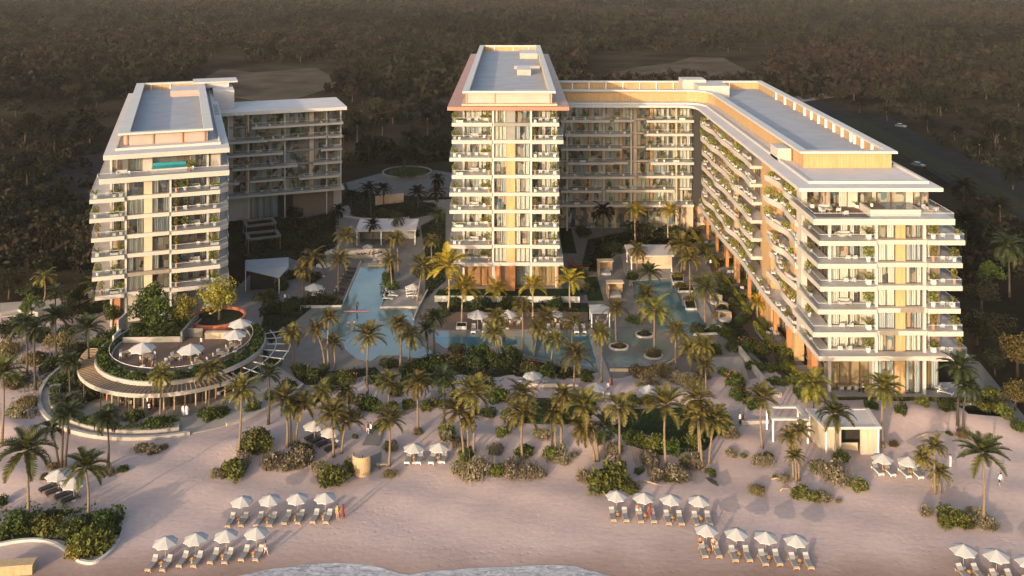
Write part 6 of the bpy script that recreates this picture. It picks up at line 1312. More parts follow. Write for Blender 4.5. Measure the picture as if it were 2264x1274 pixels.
# beach hut and white pergola
z = 4.0; A = pxroof([(1822, 945), (1949, 944), (1921, 902), (1781, 903)], z)
pavilion('beach_hut', 'flat roofed white and wood beach hut at the top of the sand', 'hut', *A, z, .32, [(.05, .04), (.95, .04), (.05, .95), (.95, .95)], 'stucco_white', 'roof_eave', .13,
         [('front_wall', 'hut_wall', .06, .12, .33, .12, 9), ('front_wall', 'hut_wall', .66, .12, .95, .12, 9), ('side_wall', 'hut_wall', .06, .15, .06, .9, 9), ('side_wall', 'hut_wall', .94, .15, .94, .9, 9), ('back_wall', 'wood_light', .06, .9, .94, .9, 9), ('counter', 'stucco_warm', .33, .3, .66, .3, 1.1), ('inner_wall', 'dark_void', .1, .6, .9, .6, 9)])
z = 3.6; A = pxroof([(1706, 926), (1790, 926), (1766, 896), (1692, 896)], z)
pavilion('pergola', 'open white pergola frame beside the beach hut', 'pergola', *A, z, .25, [(.04, .03), (.96, .03), (.04, .97), (.96, .97)], 'stucco_white', 'stucco_white', .24)
z = 3.4
for (q, lab) in (([(543, 500), (612, 492), (604, 480), (536, 486)], 'white rectangular pergola frame nearer the rear wing'), ([(547, 529), (622, 520), (613, 507), (541, 514)], 'white rectangular pergola frame nearer the triangular roof')):
    A = pxroof(q, z); pavilion('pergola', lab, 'pergola', *A, z, .45, [(.03, .05), (.97, .05), (.03, .95), (.97, .95)], 'paving', 'paving', .2, pm='paving')
z = 3.6; A = pxroof([(786, 510), (920, 509), (926, 484), (796, 484)], z)
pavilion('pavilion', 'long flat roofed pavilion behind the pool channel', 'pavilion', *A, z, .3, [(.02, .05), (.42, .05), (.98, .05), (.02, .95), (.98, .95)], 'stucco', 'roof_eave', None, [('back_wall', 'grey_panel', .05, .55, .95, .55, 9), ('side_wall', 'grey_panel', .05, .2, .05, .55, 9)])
z = 3.8; A = pxroof([(1392, 566), (1490, 565), (1482, 541), (1380, 541)], z)
pavilion('pavilion', 'beige roofed pavilion behind the dark green pool', 'pavilion', *A, z, .3, [(.05, .06), (.95, .06), (.05, .9), (.95, .9)], 'stucco', 'roof_eave', None, [('back_wall', 'stucco_warm', .1, .8, .98, .8, 9), ('front_wall', 'stucco_warm', .55, .35, .98, .35, 3.2)])
z = 2.8; A = pxroof([(1306, 692), (1350, 691), (1345, 673), (1302, 674)], z)
pavilion('shade_canopy', 'small white square canopy beside the timber terrace', 'canopy', *A, z, .18, [(.05, .05), (.95, .05), (.05, .95), (.95, .95)], 'stucco_white', 'stucco_white')
# triangular folded shade roof
def folded_roof():
    c = Vector(flat(590, 615)); t = thing('shade_roof', 'grey folded triangular shade roof on slim posts beside the left building', 'pavilion', c)
    A = [Vector(flat(543, 575, 4.4)) - c, Vector(flat(638, 569, 4.4)) - c, Vector(flat(638, 591, 4.3)) - c, Vector(flat(543, 597, 4.3)) - c, Vector(flat(617, 614, 3.3)) - c]
    b = MB(); dz = Vector((0, 0, -.14))
    def sh(*ps):
        b.quad(*ps); b.quad(*[p + dz for p in ps][::-1])
        for k in range(len(ps)): b.quad(ps[k], ps[k] + dz, ps[(k + 1) % len(ps)] + dz, ps[(k + 1) % len(ps)])
    sh(A[3], A[2], A[1], A[0]); b.build('roof', 'shade_cloth', t)
    b = MB(); sh(A[3] + Vector((0, -.03, 0)), A[4], A[2] + Vector((0, -.03, 0))); b.build('roof_flap', 'shade_cloth', t)
    for p in (A[3], A[4], A[1] + Vector((-.2, 0, 0)), A[0]): b = MB(); b.tube([(p.x, p.y, 0), (p.x, p.y, p.z - .14)], .07, 6); b.build('post', 'white_metal', t)
    b = MB(); P = [(p.x, p.y) for p in (A[3] + Vector((.8, .4, 0)), A[2] + Vector((-.8, .4, 0)))]; b.prism([P[0], P[1], (P[1][0], P[1][1] + .2), (P[0][0], P[0][1] + .2)], 0, 3.9); b.build('back_wall', 'dark_void', t)  # near-black sheet stands in for the shade beneath the roof
folded_roof()
# walls of the garden
def wall(name, px, h, label, m='concrete_wall', z=0.0, th=.25, cat='wall', cap=None):
    P = [Vector(flat(x, y, z + h)) for x, y in px]
    if len(P) > 4: P = [Vector((x, y, z + h)) for x, y in smooth([(p.x, p.y) for p in P], 4)]
    c = P[0].copy(); c.z = z; b = MB(); L = []; Rr = []
    for k, p in enumerate(P):
        d = (P[min(k + 1, len(P) - 1)] - P[max(k - 1, 0)]).normalized(); nn = Vector((-d.y, d.x, 0)) * th * .5
        L.append(((p - nn - c).x, (p - nn - c).y)); Rr.append(((p + nn - c).x, (p + nn - c).y))
    b.ring(L, Rr, -.4, h, 0, 1 if cap else None, closed=False); return tag(b.build(name, [m, cap] if cap else m, None, c), label, cat)
wall('retaining_wall', [(961, 654), (1100, 655), (1282, 656)], 1.25, 'white low wall holding the raised lawn of the middle tower', 'stucco_white')
wall('pool_wall', [(660, 676), (755, 675)], .5, 'white kerb wall before the left pool deck', 'stucco')
wall('pool_wall', [(756, 675), (798, 577)], .35, 'white kerb along the left side of the pool channel', 'stucco', th=.3)
wall('pool_wall', [(840, 677), (927, 677)], .5, 'white kerb wall before the raised pool deck', 'stucco')
wall('pool_wall', [(914, 704), (926, 676), (945, 640)], .5, 'white kerb of the narrow planter right of the large pool', 'stucco', th=.3)
wall('forecourt_wall', [(830, 434), (892, 427)], 2.6, 'long pinkish wall below the forecourt', 'stucco_warm')
wall('garden_wall', [(1140, 846), (1280, 850)], .6, 'low wall with openings on the sandy terrace', 'concrete_wall', th=.4)
wall('garden_wall', [(1630, 760), (1660, 800), (1700, 850), (1725, 870)], .9, 'pale stepped wall along the garden path', 'concrete_wall', th=.6)
wall('pool_wall', [(1348, 815), (1400, 815), (1440, 812), (1475, 803), (1508, 780)], .5, 'curved beige wall holding the splash pool', 'stucco_warm')
wall('garden_wall', [(1640, 930), (1700, 928)], .7, 'low grey wall beside the pergola on the beach', 'concrete_wall', th=.5)
wall('planter_kerb', [(-20, 1201), (0, 1200), (40, 1193), (85, 1191), (120, 1199), (143, 1212), (160, 1226), (178, 1237), (205, 1241), (230, 1228), (250, 1208), (263, 1190)], .35, 'curved white kerb around the bottom left bed', 'stucco_white', th=.35)
wall('garden_wall', [(0, 692), (40, 683), (85, 690), (118, 680)], .6, 'faint curved low wall at the far left', 'concrete_wall', th=.4)
wall('forecourt_kerb', [(760, 477), (800, 482), (860, 484), (905, 480)], .5, 'pale curved kerb in front of the forecourt wall', 'concrete_wall', th=.5)
c_ = Vector(flat(900, 384, 0)); b = MB(); b.ring(arc(0, 0, 7.8, 0, 360, 48)[:-1], arc(0, 0, 7.35, 0, 360, 48)[:-1], -.3, .8); tag(b.build('roundabout_wall', 'paving', None, c_), 'low pale ring wall around the forecourt roundabout', 'wall')
def isle(px, py, r, label):
    c = Vector(flat(px, py, .3)); b = MB(); o = [(r * math.cos(k * .2618), r * .85 * math.sin(k * .2618)) for k in range(24)]; i = [(x * .8, y * .8) for x, y in o]
    b.ring(o, i, -.3, .1, 0); b.prism(i, -.3, .06, 1); tag(b.build('pool_island', ['concrete_wall', 'bed_soil'], None, c), label, 'planter')
isle(1425, 739, 1.7, 'small white rimmed planted island behind the splash pool'); isle(1368, 766, 1.75, 'white rimmed planted island at the left of the splash pool'); isle(1445, 786, 1.65, 'brown planted island of the large palm in the splash pool')
def planter(px, label, h=.5):
    P = [Vector(flat(x, y, h)) for x, y in px]; c = sum(P, Vector()) / len(P); c.z = 0; o = [((p - c).x, (p - c).y) for p in P]; i = [(x * .86, y * .86) for x, y in o]
    b = MB(); b.ring(o, i, -.3, h, 0); b.prism(i, -.3, h - .1, 1); tag(b.build('planter', ['stucco_white', 'bed_soil'], None, c), label, 'planter')
planter([(1486, 622), (1512, 622), (1512, 606), (1482, 606)], 'white edged planter highest up by the dark green pool'); planter([(1498, 643), (1538, 643), (1532, 628), (1500, 628)], 'white edged oval planter in the middle by the dark green pool'); planter([(1516, 682), (1541, 682), (1536, 662), (1512, 664)], 'white edged planter of the tall palm by the dark green pool'); planter([(1533, 738), (1607, 735), (1590, 718), (1566, 722)], 'triangular white edged planter below the dark green pool', .4)
planter([(1008, 722), (1032, 722), (1032, 712), (1010, 712)], 'white planter box of the golden palm on the timber terrace', .7)
# cabanas, lounge pods, sign, shower wall, driftwood
def cabana(px, py, label):
    t = thing('cabana', label, 'cabana', Vector(flat(px, py, .1)), .05)
    b = MB(); b.box(-1.6, 1.6, -.1, .1, 0, 2.4); b.location = None; b.build('side_wall', 'wood_light', t, (0, 3.0, 0)); b = MB(); b.box(-1.7, -1.5, 0, 3, 0, 2.4); b.build('side_wall', 'wood_light', t)
    b = MB(); b.box(-1.75, 1.65, 1.4, 3.2, 2.41, 2.6); b.build('roof', 'stucco_warm', t); b = MB(); b.box(-1.3, .9, .3, 2.6, .0, .45); b.build('daybed', 'fabric_white', t); b = MB(); b.box(-1.2, .8, 2.2, 2.55, .46, .75); b.build('cushion', 'fabric_grey', t)
cabana(1342, 610, 'wooden cabana with white daybed nearer the back wing'); cabana(1364, 660, 'wooden cabana with white daybed left of the dark green pool')
def pod(px, py, label):
    t = thing('lounge_pod', label, 'daybed', Vector(flat(px, py, .1)), -.3); b = MB(); b.lathe([(0, .1), (1.1, .1), (1.2, .5), (1.0, .55), (0, .5)], 14); b.build('seat', 'fabric_white', t)
    b = MB(); pts = arc(0, 0, 1.2, 10, 170, 10); inn = arc(0, 0, 1.08, 10, 170, 10); b.ring(pts, inn, .5, 1.5, closed=False); b.build('backrest', 'wood_light', t); b = MB(); b.prism(pts, 1.51, 1.62); b.build('hood', 'fabric_white', t)
pod(1583, 672, 'round hooded daybed at the back of the stone pool deck'); pod(1596, 690, 'round hooded daybed in the middle of the stone pool deck'); pod(1603, 710, 'round hooded daybed at the front of the stone pool deck')
def sign():
    c = Vector(flat(822, 572)); t = thing('wall_sign', 'grey wall with black curling letters at the end of the pool channel', 'sign', c); b = MB(); b.box(-6.2, 4.2, 0, .25, 0, 2.2); b.build('wall_panel', 'paving_light', t)
    def glyph(pts, rr=.125): b = MB(); b.tube([(x, -.07, z) for x, z in pts], rr, 5); b.build('letter', 'fabric_black', t)
    glyph([(1.9, 1.5), (2.1, 1.65), (2.25, 1.45), (2.1, 1.3), (1.9, 1.42)]); glyph([(1.6, 1.75), (1.55, 1.3), (1.2, 1.15)]); glyph([(1.0, 1.5), (1.05, 1.25), (.7, 1.1), (.5, 1.3)]); glyph([(.3, 1.6), (.1, 1.3), (.35, 1.25), (.2, 1.0), (-.1, 1.0)])
    glyph([(-.4, 1.35), (-.55, 1.5), (-.7, 1.35), (-.5, 1.2), (-.45, .95), (-.8, .9), (-1.0, 1.1)]); glyph([(-1.2, 1.4), (-1.25, 1.1), (-1.5, 1.05), (-1.55, 1.35)]); glyph([(-1.7, 1.3), (-1.8, 1.05), (-2.1, 1.0), (-2.3, 1.15), (-2.3, 1.4)]); glyph([(-2.6, 1.2), (-2.8, .95), (-3.1, 1.0), (-3.15, 1.35)])
    for x, z_ in ((.8, 1.65), (-.3, 1.75), (-1.9, 1.6), (-2.7, 1.55)): glyph([(x - .06, z_), (x + .06, z_)], .09)
sign()
for k, x in enumerate((829, 840)):
    b = MB(); b.box(-.5, .5, -.5, .5, .1, .5); b.box(-.5, .5, .35, .5, .5, 1.05); b.box(-.6, -.45, -.5, .5, .1, .75); b.box(.45, .6, -.5, .5, .1, .75)
    tag(b.build('armchair', 'fabric_white', None, Vector(flat(x, 584, .2))), '%s white armchair on the platform at the end of the pool channel' % ('left', 'right')[k], 'armchair', 'white armchairs at the pool end')
b = MB(); b.box(-2.0, 2.0, -.9, .9, 0, .35); tag(b.build('pool_platform', 'stucco_warm', None, Vector(flat(834, 588))), 'small beige platform in the water at the end of the pool channel', 'platform')
def shower():
    c = gp(793, 1050); t = thing('shower_screen', 'curved tan wooden shower screen on the beach', 'screen', c)
    b = MB(); o = arc(.4, .6, 1.3, 160, 330, 14); i = arc(.4, .6, 1.2, 160, 330, 14); b.ring(o, i, -.2, 2.5, closed=False); b.build('screen_panel', 'wood_light', t); b = MB(); b.tube([(.4, .6, 0), (.4, .6, 2.2), (.4, .2, 2.3)], .04, 6); b.build('shower_pipe', 'dark_metal', t)
shower()
b = MB(); b.box(-.8, .8, -.25, .25, .34, .42); b.box(-.7, -.55, -.2, .2, 0, .34); b.box(.55, .7, -.2, .2, 0, .34); tag(b.build('bench', 'wood_light', None, gp(846, 1032), .1), 'small wooden bench beside the lone palm by the landing', 'bench')
b = MB(); b.box(-3.5, 1.0, -.55, .55, 0, 1.1); b.box(-3.6, 1.1, -.65, .65, 1.101, 1.2); tag(b.build('wood_counter', 'wood_light', None, Vector(flat(54, 1266)), .12), 'low wooden block at the bottom left corner', 'counter')
for px, py, L, a, lab in ((1440, 1071, 3.4, -.35, 'long bleached driftwood branch below the largest bush'), (1725, 1063, 2.4, -.15, 'short driftwood branch left of the dune palm trio'), (1738, 1084, 1.8, .3, 'forked driftwood stump left of the dune palm trio'), (2062, 962, 5.5, .3, 'long fallen branch on the right dune')):
    b = MB(); b.tube([(-L / 2, 0, .05), (-L * .2, .15, .2), (L * .2, -.05, .16), (L / 2, .12, .04)], [.11, .12, .09, .03], 6); b.tube([(L * .05, .05, .18), (L * .2, .35, .4)], [.06, .02], 5)
    tag(b.build('driftwood', 'bark_pale', None, gp(px, py), a, True), lab, 'driftwood', 'driftwood on the sand')
b = MB(); b.tube([(-1.1, 0, .08), (-.5, .05, .16), (.5, .05, .16), (1.1, 0, .08)], [.03, .24, .24, .03], 8); o = tag(b.build('canoe', 'dark_metal', None, gp(1574, 1067), -1.0), 'small dark upturned canoe on the sand right of the lawn', 'canoe')
# ================================================================== ROUND RESTAURANT
def restaurant():
    c = Vector((-53, 150, 0)); t = thing('restaurant', 'round restaurant with planted roof terrace and brown canopy in front of the left building', 'restaurant', c)
    def circ(r, a0=0, a1=360, n=72): return arc(0, 0, r, a0, a1, n)
    def ring(name, r0, r1, z0, z1, m, a0=0, a1=360, mt=None):
        full = a1 - a0 >= 360; n = max(8, int((a1 - a0) / 5)); o, i = circ(r1, a0, a1, n), circ(r0, a0, a1, n)
        if full: o, i = o[:-1], i[:-1]
        b = MB(); b.ring(o, i, z0, z1, 0, 1 if mt else None, closed=full); return b.build(name, [m, mt] if mt else m, t)
    b = MB(); b.prism(circ(10.4)[:-1], 3.9, 4.6); b.build('terrace_floor', 'wood_deck', t)
    ring('planter_wall', 12.7, 13.0, 4.05, 4.68, 'concrete_wall', 140, 400); ring('planter_wall', 10.41, 10.6, 4.0, 4.8, 'concrete_wall', 140, 400)
    ring('planter_soil', 10.61, 12.69, 3.9, 4.6, 'bed_soil', 140, 400)
    ring('canopy', 12.9, 15.3, 3.75, 4.0, 'wood_grey', 178, 318, 'wood_grey'); ring('canopy_edge', 15.31, 15.45, 3.45, 4.03, 'concrete_wall', 178, 318)
    b = MB(); q_ = circ(10.9, 150, 395, 50)
    for p0, p1 in zip(q_[:-1], q_[1:]): b.quad((*p0, 4.95), (*p1, 4.95), (*p1, 5.75), (*p0, 5.75))
    b.build('balustrade', 'glass_rail', t)
    b = MB(); b.tube([(x, y, 5.8) for x, y in circ(10.88, 150, 395, 50)], .03, 5); b.build('handrail', 'white_metal', t)
    b = MB()
    for q in range(56):
        a = 179 + q * 2.5; b.tube([(12.95 * math.cos(R(a)), 12.95 * math.sin(R(a)), 4.06), (15.4 * math.cos(R(a)), 15.4 * math.sin(R(a)), 4.06)], .06, 4)
    b.build('canopy_lattice', 'wood_light', t)
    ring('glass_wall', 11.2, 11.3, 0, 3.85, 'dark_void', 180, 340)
    for a in range(186, 336, 7):
        p = (12.3 * math.cos(R(a)), 12.3 * math.sin(R(a))); b = MB(); b.box(p[0] - .09, p[0] + .09, p[1] - .09, p[1] + .09, 0, 3.74); b.build('column', 'wood_orange' if a % 3 == 0 else 'wood_light', t)
    for a in range(180, 320, 20):
        p = (15.0 * math.cos(R(a)), 15.0 * math.sin(R(a))); b = MB(); b.tube([(p[0], p[1], 0), (p[0], p[1], 3.74)], .08, 6); b.build('post', 'bronze', t)
    for a in range(322, 398, 10):
        b = MB(); b.tube([(13 * math.cos(R(a)), 13 * math.sin(R(a)), 3.8), (17 * math.cos(R(a)), 17 * math.sin(R(a)), 3.5)], .09, 5); b.build('pergola_rib', 'stucco_white', t)
    for r in (14.6, 16.9): b = MB(); b.tube([(x, y, 3.72) for x, y in circ(r, 318, 396, 24)], .09, 5); b.build('pergola_rail', 'stucco_white', t)
    # building body behind and the garden podium with its walls
    b = MB(); b.prism(circ(12.5, 0, 182, 40), 0, 3.88); b.build('podium', 'concrete_wall', t)
    b = MB(); b.prism([(-10.2, 1.2), (-1.0, 1.6), (-.2, 9.6), (-3.5, 9.9), (-8.5, 6.2)], 4.0, 5.5, 0, 1); b.build('raised_bed', ['concrete_wall', 'bed_soil'], t)
    b = MB(); b.box(-.9, -.6, 1.5, 9.6, 4.6, 6.3); b.build('screen_wall', 'paving', t); b = MB(); b.box(-.6, 2.0, 3.6, 3.8, 4.6, 6.0); b.build('screen_wall', 'paving', t)
    b = MB(); b.box(-11.6, -11.3, .6, 3.4, 3.9, 6.0); b.build('screen_wall', 'stucco_white', t)
    b = MB(); b.box(-13.2, -12.9, 6, 9.5, 0, 6.4); b.build('screen_wall', 'stucco_white', t)
    b = MB(); b.box(2.6, 6.8, 2.8, 3.7, 4.6, 5.6); b.build('bar_counter', 'stucco_warm', t)
    return t
restaurant()
def rp(r, a, z=4.6): return Vector((-53 + r * math.cos(R(a)), 150 + r * math.sin(R(a)), z))
# terracotta ring planter with its tree
c = Vector((-50.6, 160.2, 0)); t = thing('tree_planter', 'large round terracotta planter behind the restaurant terrace', 'planter', c)
b = MB(); b.ring(arc(0, 0, 4.7, 0, 360, 40)[:-1], arc(0, 0, 4.35, 0, 360, 40)[:-1], 0, 5.6); b.build('planter_wall', 'terracotta', t); b = MB(); b.prism(arc(0, 0, 4.34, 0, 360, 40)[:-1], 4.2, 5.1); b.build('planting_bed', 'bed_soil', t)
tree('yellow', (-50.2, 159.8, 5.0), 1.3, 'round yellow green tree in the terracotta planter', 'trees of the restaurant terrace', .4, **T['yellow'])
for k, (x, y, z, s, kd, lab) in enumerate(((-61.4, 158.6, 4.0, 1.35, 'lush', 'bright green tree left of the screen wall behind the terrace'), (-58.6, 155.2, 4.4, 1.1, 'lush', 'green tree in the middle of the raised terrace bed'), (-55.6, 157.4, 4.8, .95, 'yellow', 'yellow green small tree at the right of the raised terrace bed'), (-61.8, 153.4, 3.8, .6, 'lush', 'low green tree at the left of the raised terrace bed'), (-56.2, 153.4, 4.8, .45, 'lush', 'small green tree at the front of the raised terrace bed'))):
    tree(kd, (x, y, z), s, lab, 'trees of the restaurant terrace', k, **T[kd])
def ringcover(r0, r1, a0, a1, z, n, m, label, size=.2, h=.6):
    rs = np.random.default_rng(int(r0 * 10)); a = R(1) * rs.uniform(a0, a1, n); r = rs.uniform(r0, r1, n)
    C = np.stack([-53 + r * np.cos(a), 150 + r * np.sin(a), z + rs.uniform(.1, 1, n) * h * (.6 + .4 * np.sin(a * 23))], 1); V, Q = leaves(n, C, size, rs)
    tag(ob('ground_cover', np_mesh('ground_cover', V, Q, [m])), label, 'ground cover', None, 'stuff')
ringcover(10.6, 12.8, 140, 400, 4.5, 5200, 'leaf_green', 'green planting in the ring planter of the restaurant terrace', .22, 1.0)
rb = MB(); rb.prism([(x, y) for x, y in [(-62.8, 151.4), (-54.3, 151.8), (-53.4, 159.4), (-57, 159.8), (-61.6, 156)]], 5.5, 5.51); 
ringcover(0.5, 1, 0, 1, -5, 4, 'leaf_dark', 'x') if False else None
rs_ = np.random.default_rng(4); C = np.stack([rs_.uniform(-62.5, -54, 1500), rs_.uniform(151.6, 159, 1500), rs_.uniform(5.4, 6.3, 1500)], 1); V, Q = leaves(1500, C, .2, rs_); tag(ob('ground_cover', np_mesh('ground_cover', V, Q, ['leaf_green'])), 'dense greenery in the raised bed of the restaurant terrace', 'ground cover', None, 'stuff')
# plaza around the restaurant
b = MB(); b.prism([(-53 + x, 150 + y) for x, y in arc(0, 0, 20.6, 170, 330, 50)] + [(-53 + 20.6 * math.cos(R(350)), 150 + 20.6 * math.sin(R(350))), (-45, 160), (-66, 160)], -.3, .16); struct('plaza', b.mesh('plaza', 'paving_light'), 'curved pale plaza around the restaurant')
def arcwall(r, a0, a1, h, label, m='stucco', th=.5, z=-.3):
    c = Vector((-53, 150, 0)); b = MB(); b.ring(arc(0, 0, r, a0, a1, 50), arc(0, 0, r - th, a0, a1, 50), z, h, closed=False); tag(b.build('plaza_wall', m, None, c), label, 'wall')
arcwall(20.9, 165, 292, .55, 'curved pale edge wall of the restaurant plaza', 'concrete_wall'); arcwall(19.4, 196, 288, .75, 'curved beige planter wall inside the plaza edge', 'paving_light', 1.6)
arcwall(20.9, 306, 348, .5, 'curved pale edge wall right of the plaza opening', 'concrete_wall')
ringcover(13.6, 18.6, 160, 204, .1, 2200, 'leaf_dark', 'dark planting at the left end of the restaurant canopy', .22, 1.4)
ringcover(17.9, 19.3, 198, 286, .7, 1500, 'leaf_green', 'low planting inside the curved plaza wall', .18, .6)
ringcover(21.0, 24.5, 160, 222, .05, 900, 'leaf_brown', 'dry grass outside the curved plaza wall', .2, .5)
# furniture of the terrace
def mk_dining():
    t = thing('dining_table', None, 'table'); b = MB(); b.lathe([(0, .70), (.6, .70), (.6, .75), (0, .75)], 14); b.build('table_top', 'wood_light', t); b = MB(); b.lathe([(.25, 0), (.05, .06), (.05, .7)], 8); b.build('leg', 'dark_metal', t); return t
def mk_dchair():
    t = thing('dining_chair', None, 'chair'); b = MB(); b.box(-.24, .24, -.24, .24, .42, .48); b.build('seat', 'fabric_white', t); b = MB(); b.box(-.24, .24, .2, .26, .5, .88); b.build('backrest', 'fabric_white', t)
    for x in (-.22, .18):
        for y in (-.22, .18): b = MB(); b.box(x, x + .04, y, y + .04, 0, .42); b.build('leg', 'wood_light', t)
    return t
def dset(p, lab, rot=0, n=4):
    place('dtable', mk_dining, p, rot, 1, 'round dining table %s' % lab, 'dining tables')
    for k in range(n):
        a = rot + k * 2 * math.pi / n + .5; q = p + Vector((math.cos(a), math.sin(a), 0)) * .95
        place('dchair', mk_dchair, q, a - math.pi / 2, 1.1, ulabel('white chair at the table %s' % lab), 'white dining chairs')
for r, a, lab in ((8.4, 208, 'under the left terrace parasol'), (6.4, 236, 'right of the left terrace parasol'), (8.0, 268, 'under the middle terrace parasol'), (5.0, 310, 'in the middle of the terrace'), (8.6, 330, 'under the right terrace parasol'), (8.6, 352, 'under the back right terrace parasol'), (9.0, 305, 'at the edge right of the middle parasol'), (5.4, 280, 'behind the middle terrace parasol')):
    dset(rp(r, a), lab, a)
for x, y, lab in ((285, 893, 'left on the plaza under the canopy edge'), (335, 890, 'beside the group of people on the plaza'), (480, 873, 'right on the plaza beside the restaurant')):
    q = Vector(flat(x, y, .16)); dset(q, lab)
dset(Vector(flat(1078, 716, .17)), 'left on the timber terrace'); dset(Vector(flat(1140, 716, .17)), 'in the middle of the timber terrace'); dset(Vector(flat(1250, 716, .17)), 'right on the timber terrace', 0, 4); dset(Vector(flat(1330, 716, .1)), 'before the small white canopy')
# long table on the beach end terrace
t = thing('dining_table', 'long pale dining table on the beach end terrace of the right building', 'table', Vector(flat(1872, 858, .7)) * 1.0); t.location.z = .5
b = MB(); b.box(-1.5, 1.5, -.45, .45, .70, .76); b.build('table_top', 'wood_light', t)
for x in (-1.3, 1.2): b = MB(); b.box(x, x + .1, -.35, .35, 0, .7); b.build('leg', 'wood_light', t)
for k in range(6): place('dchair', mk_dchair, t.location + Vector((-1.1 + (k % 3) * 1.1, .85 if k < 3 else -.85, 0)), 0 if k < 3 else math.pi, 1.1, ulabel('white chair at the long table of the beach end terrace'), 'white dining chairs')
b = MB(); b.prism([flat(x, y, .5)[:2] for x, y in [(1852, 880), (2160, 880), (2150, 845), (1845, 845)]], -.2, .47); struct('terrace', b.mesh('terrace', 'stucco'), 'pale terrace at the beach end of the right building')
for k, (x, y) in enumerate(((2062, 858), (2076, 868), (2090, 878))):
    q = Vector(flat(x, y - 8, .5)); lng(q, .9, '%s white lounger on the right end of the beach end terrace' % ORD[k], 'white', 'loungers around the pools', 1.15)
for k, (x, y) in enumerate(((1560, 540), (1584, 540), (1600, 548), (1612, 606), (1622, 606), (1640, 641), (1700, 742), (1716, 742), (1706, 732))): place('b_chair', mk_chair, Vector(flat(x, y, .2)), rnd.uniform(2, 4), 1.0, 'white lounge chair, %s from the back in the private gardens' % ORD[k], 'white lounge chairs on the balconies')
# ================================================================== PEOPLE
def body_mesh(pose, skin='skin'):
    "one continuous skinned figure, 1.7 m tall, feet on z=0, facing -y"
    V = []; E = []; Rd = []
    def v(x, y, z, r, parent=None):
        V.append((x, y, z)); Rd.append(r); i = len(V) - 1
        if parent is not None: E.append((parent, i))
        return i
    sw = pose.get('stride', .0); lean = pose.get('lean', 0)
    pel = v(0, 0, .92, .125); ab = v(0, -lean * .3, 1.06, .108, pel); ch = v(0, -lean * .7, 1.27, .125, ab); nk = v(0, -lean, 1.45, .052, ch); hd0 = v(0, -lean - .01, 1.53, .070, nk); hd = v(0, -lean - .015, 1.62, .082, hd0); top = v(0, -lean - .01, 1.68, .055, hd)
    v(0, -lean - .10, 1.595, .014, hd)
    for s in (-1, 1):
        st = sw * s
        h = v(s * .09, 0, .88, .085, pel); k = v(s * .095, -st * .5 - .02, .48, .056, h); a = v(s * .095, -st + (.10 if st < 0 else 0), .09, .036, k); v(s * .10, -st - .13 + (.1 if st < 0 else 0), .035, .03, a)
        sh = v(s * .17, -lean * .9, 1.39, .055, ch); ar = pose.get('arm%d' % s, (s * .05, 0, -.28, s * .02, -.06, -.25)); el = v(s * .17 + ar[0], -lean * .9 + ar[1], 1.39 + ar[2], .042, sh); wr = v(V[el][0] + ar[3], V[el][1] + ar[4], V[el][2] + ar[5], .028, el)
        d = (Vector(V[wr]) - Vector(V[el])).normalized(); pm = v(*(Vector(V[wr]) + d * .06), .030, wr); si = d.cross(Vector((0, 1, .2))).normalized()
        for q, L in enumerate((.07, .085, .09, .075)): f0 = Vector(V[pm]) + d * .035 + si * (q - 1.5) * .019; i0 = v(*f0, .009, pm); v(*(f0 + d * L * .8 + Vector((0, -.01 * q, 0))), .007, i0)
        th = v(*(Vector(V[wr]) + d * .04 - si * .04), .010, wr); v(*(Vector(V[th]) + d * .045 - si * .012), .008, th)
    me = bpy.data.meshes.new('person'); me.from_pydata(V, E, []); o = bpy.data.objects.new('tmp', me); COL.objects.link(o)
    m = o.modifiers.new('s', 'SKIN'); m.use_smooth_shade = True; m.branch_smoothing = .6
    for i, r in enumerate(Rd): me.skin_vertices[0].data[i].radius = (r, r); me.skin_vertices[0].data[i].use_root = (i == 0)
    o.modifiers.new('b', 'SUBSURF').levels = 1
    dg = bpy.context.evaluated_depsgraph_get(); r = bpy.data.meshes.new_from_object(o.evaluated_get(dg)); bpy.data.objects.remove(o); r.name = 'person'; r.materials.clear(); r.materials.append(M[skin]); return r, V
POSES = {'stand': {}, 'walk': dict(stride=.2, **{'arm-1': (-.05, -.08, -.27, 0, -.10, -.22), 'arm1': (.05, .08, -.27, 0, .02, -.25)}), 'hand': {'arm1': (.08, -.05, -.26, -.02, -.22, .05), 'arm-1': (-.06, 0, -.27, .02, -.1, -.22)}, 'bend': dict(lean=.16, **{'arm1': (.04, -.1, -.26, 0, -.12, -.2), 'arm-1': (-.04, -.1, -.26, 0, -.12, -.2)})}
BODY = {}
def tube_cloth(name, pts, rad, m, n=12): b = MB(); b.tube(pts, rad, n, cap=False); return b.mesh(name, m, True)
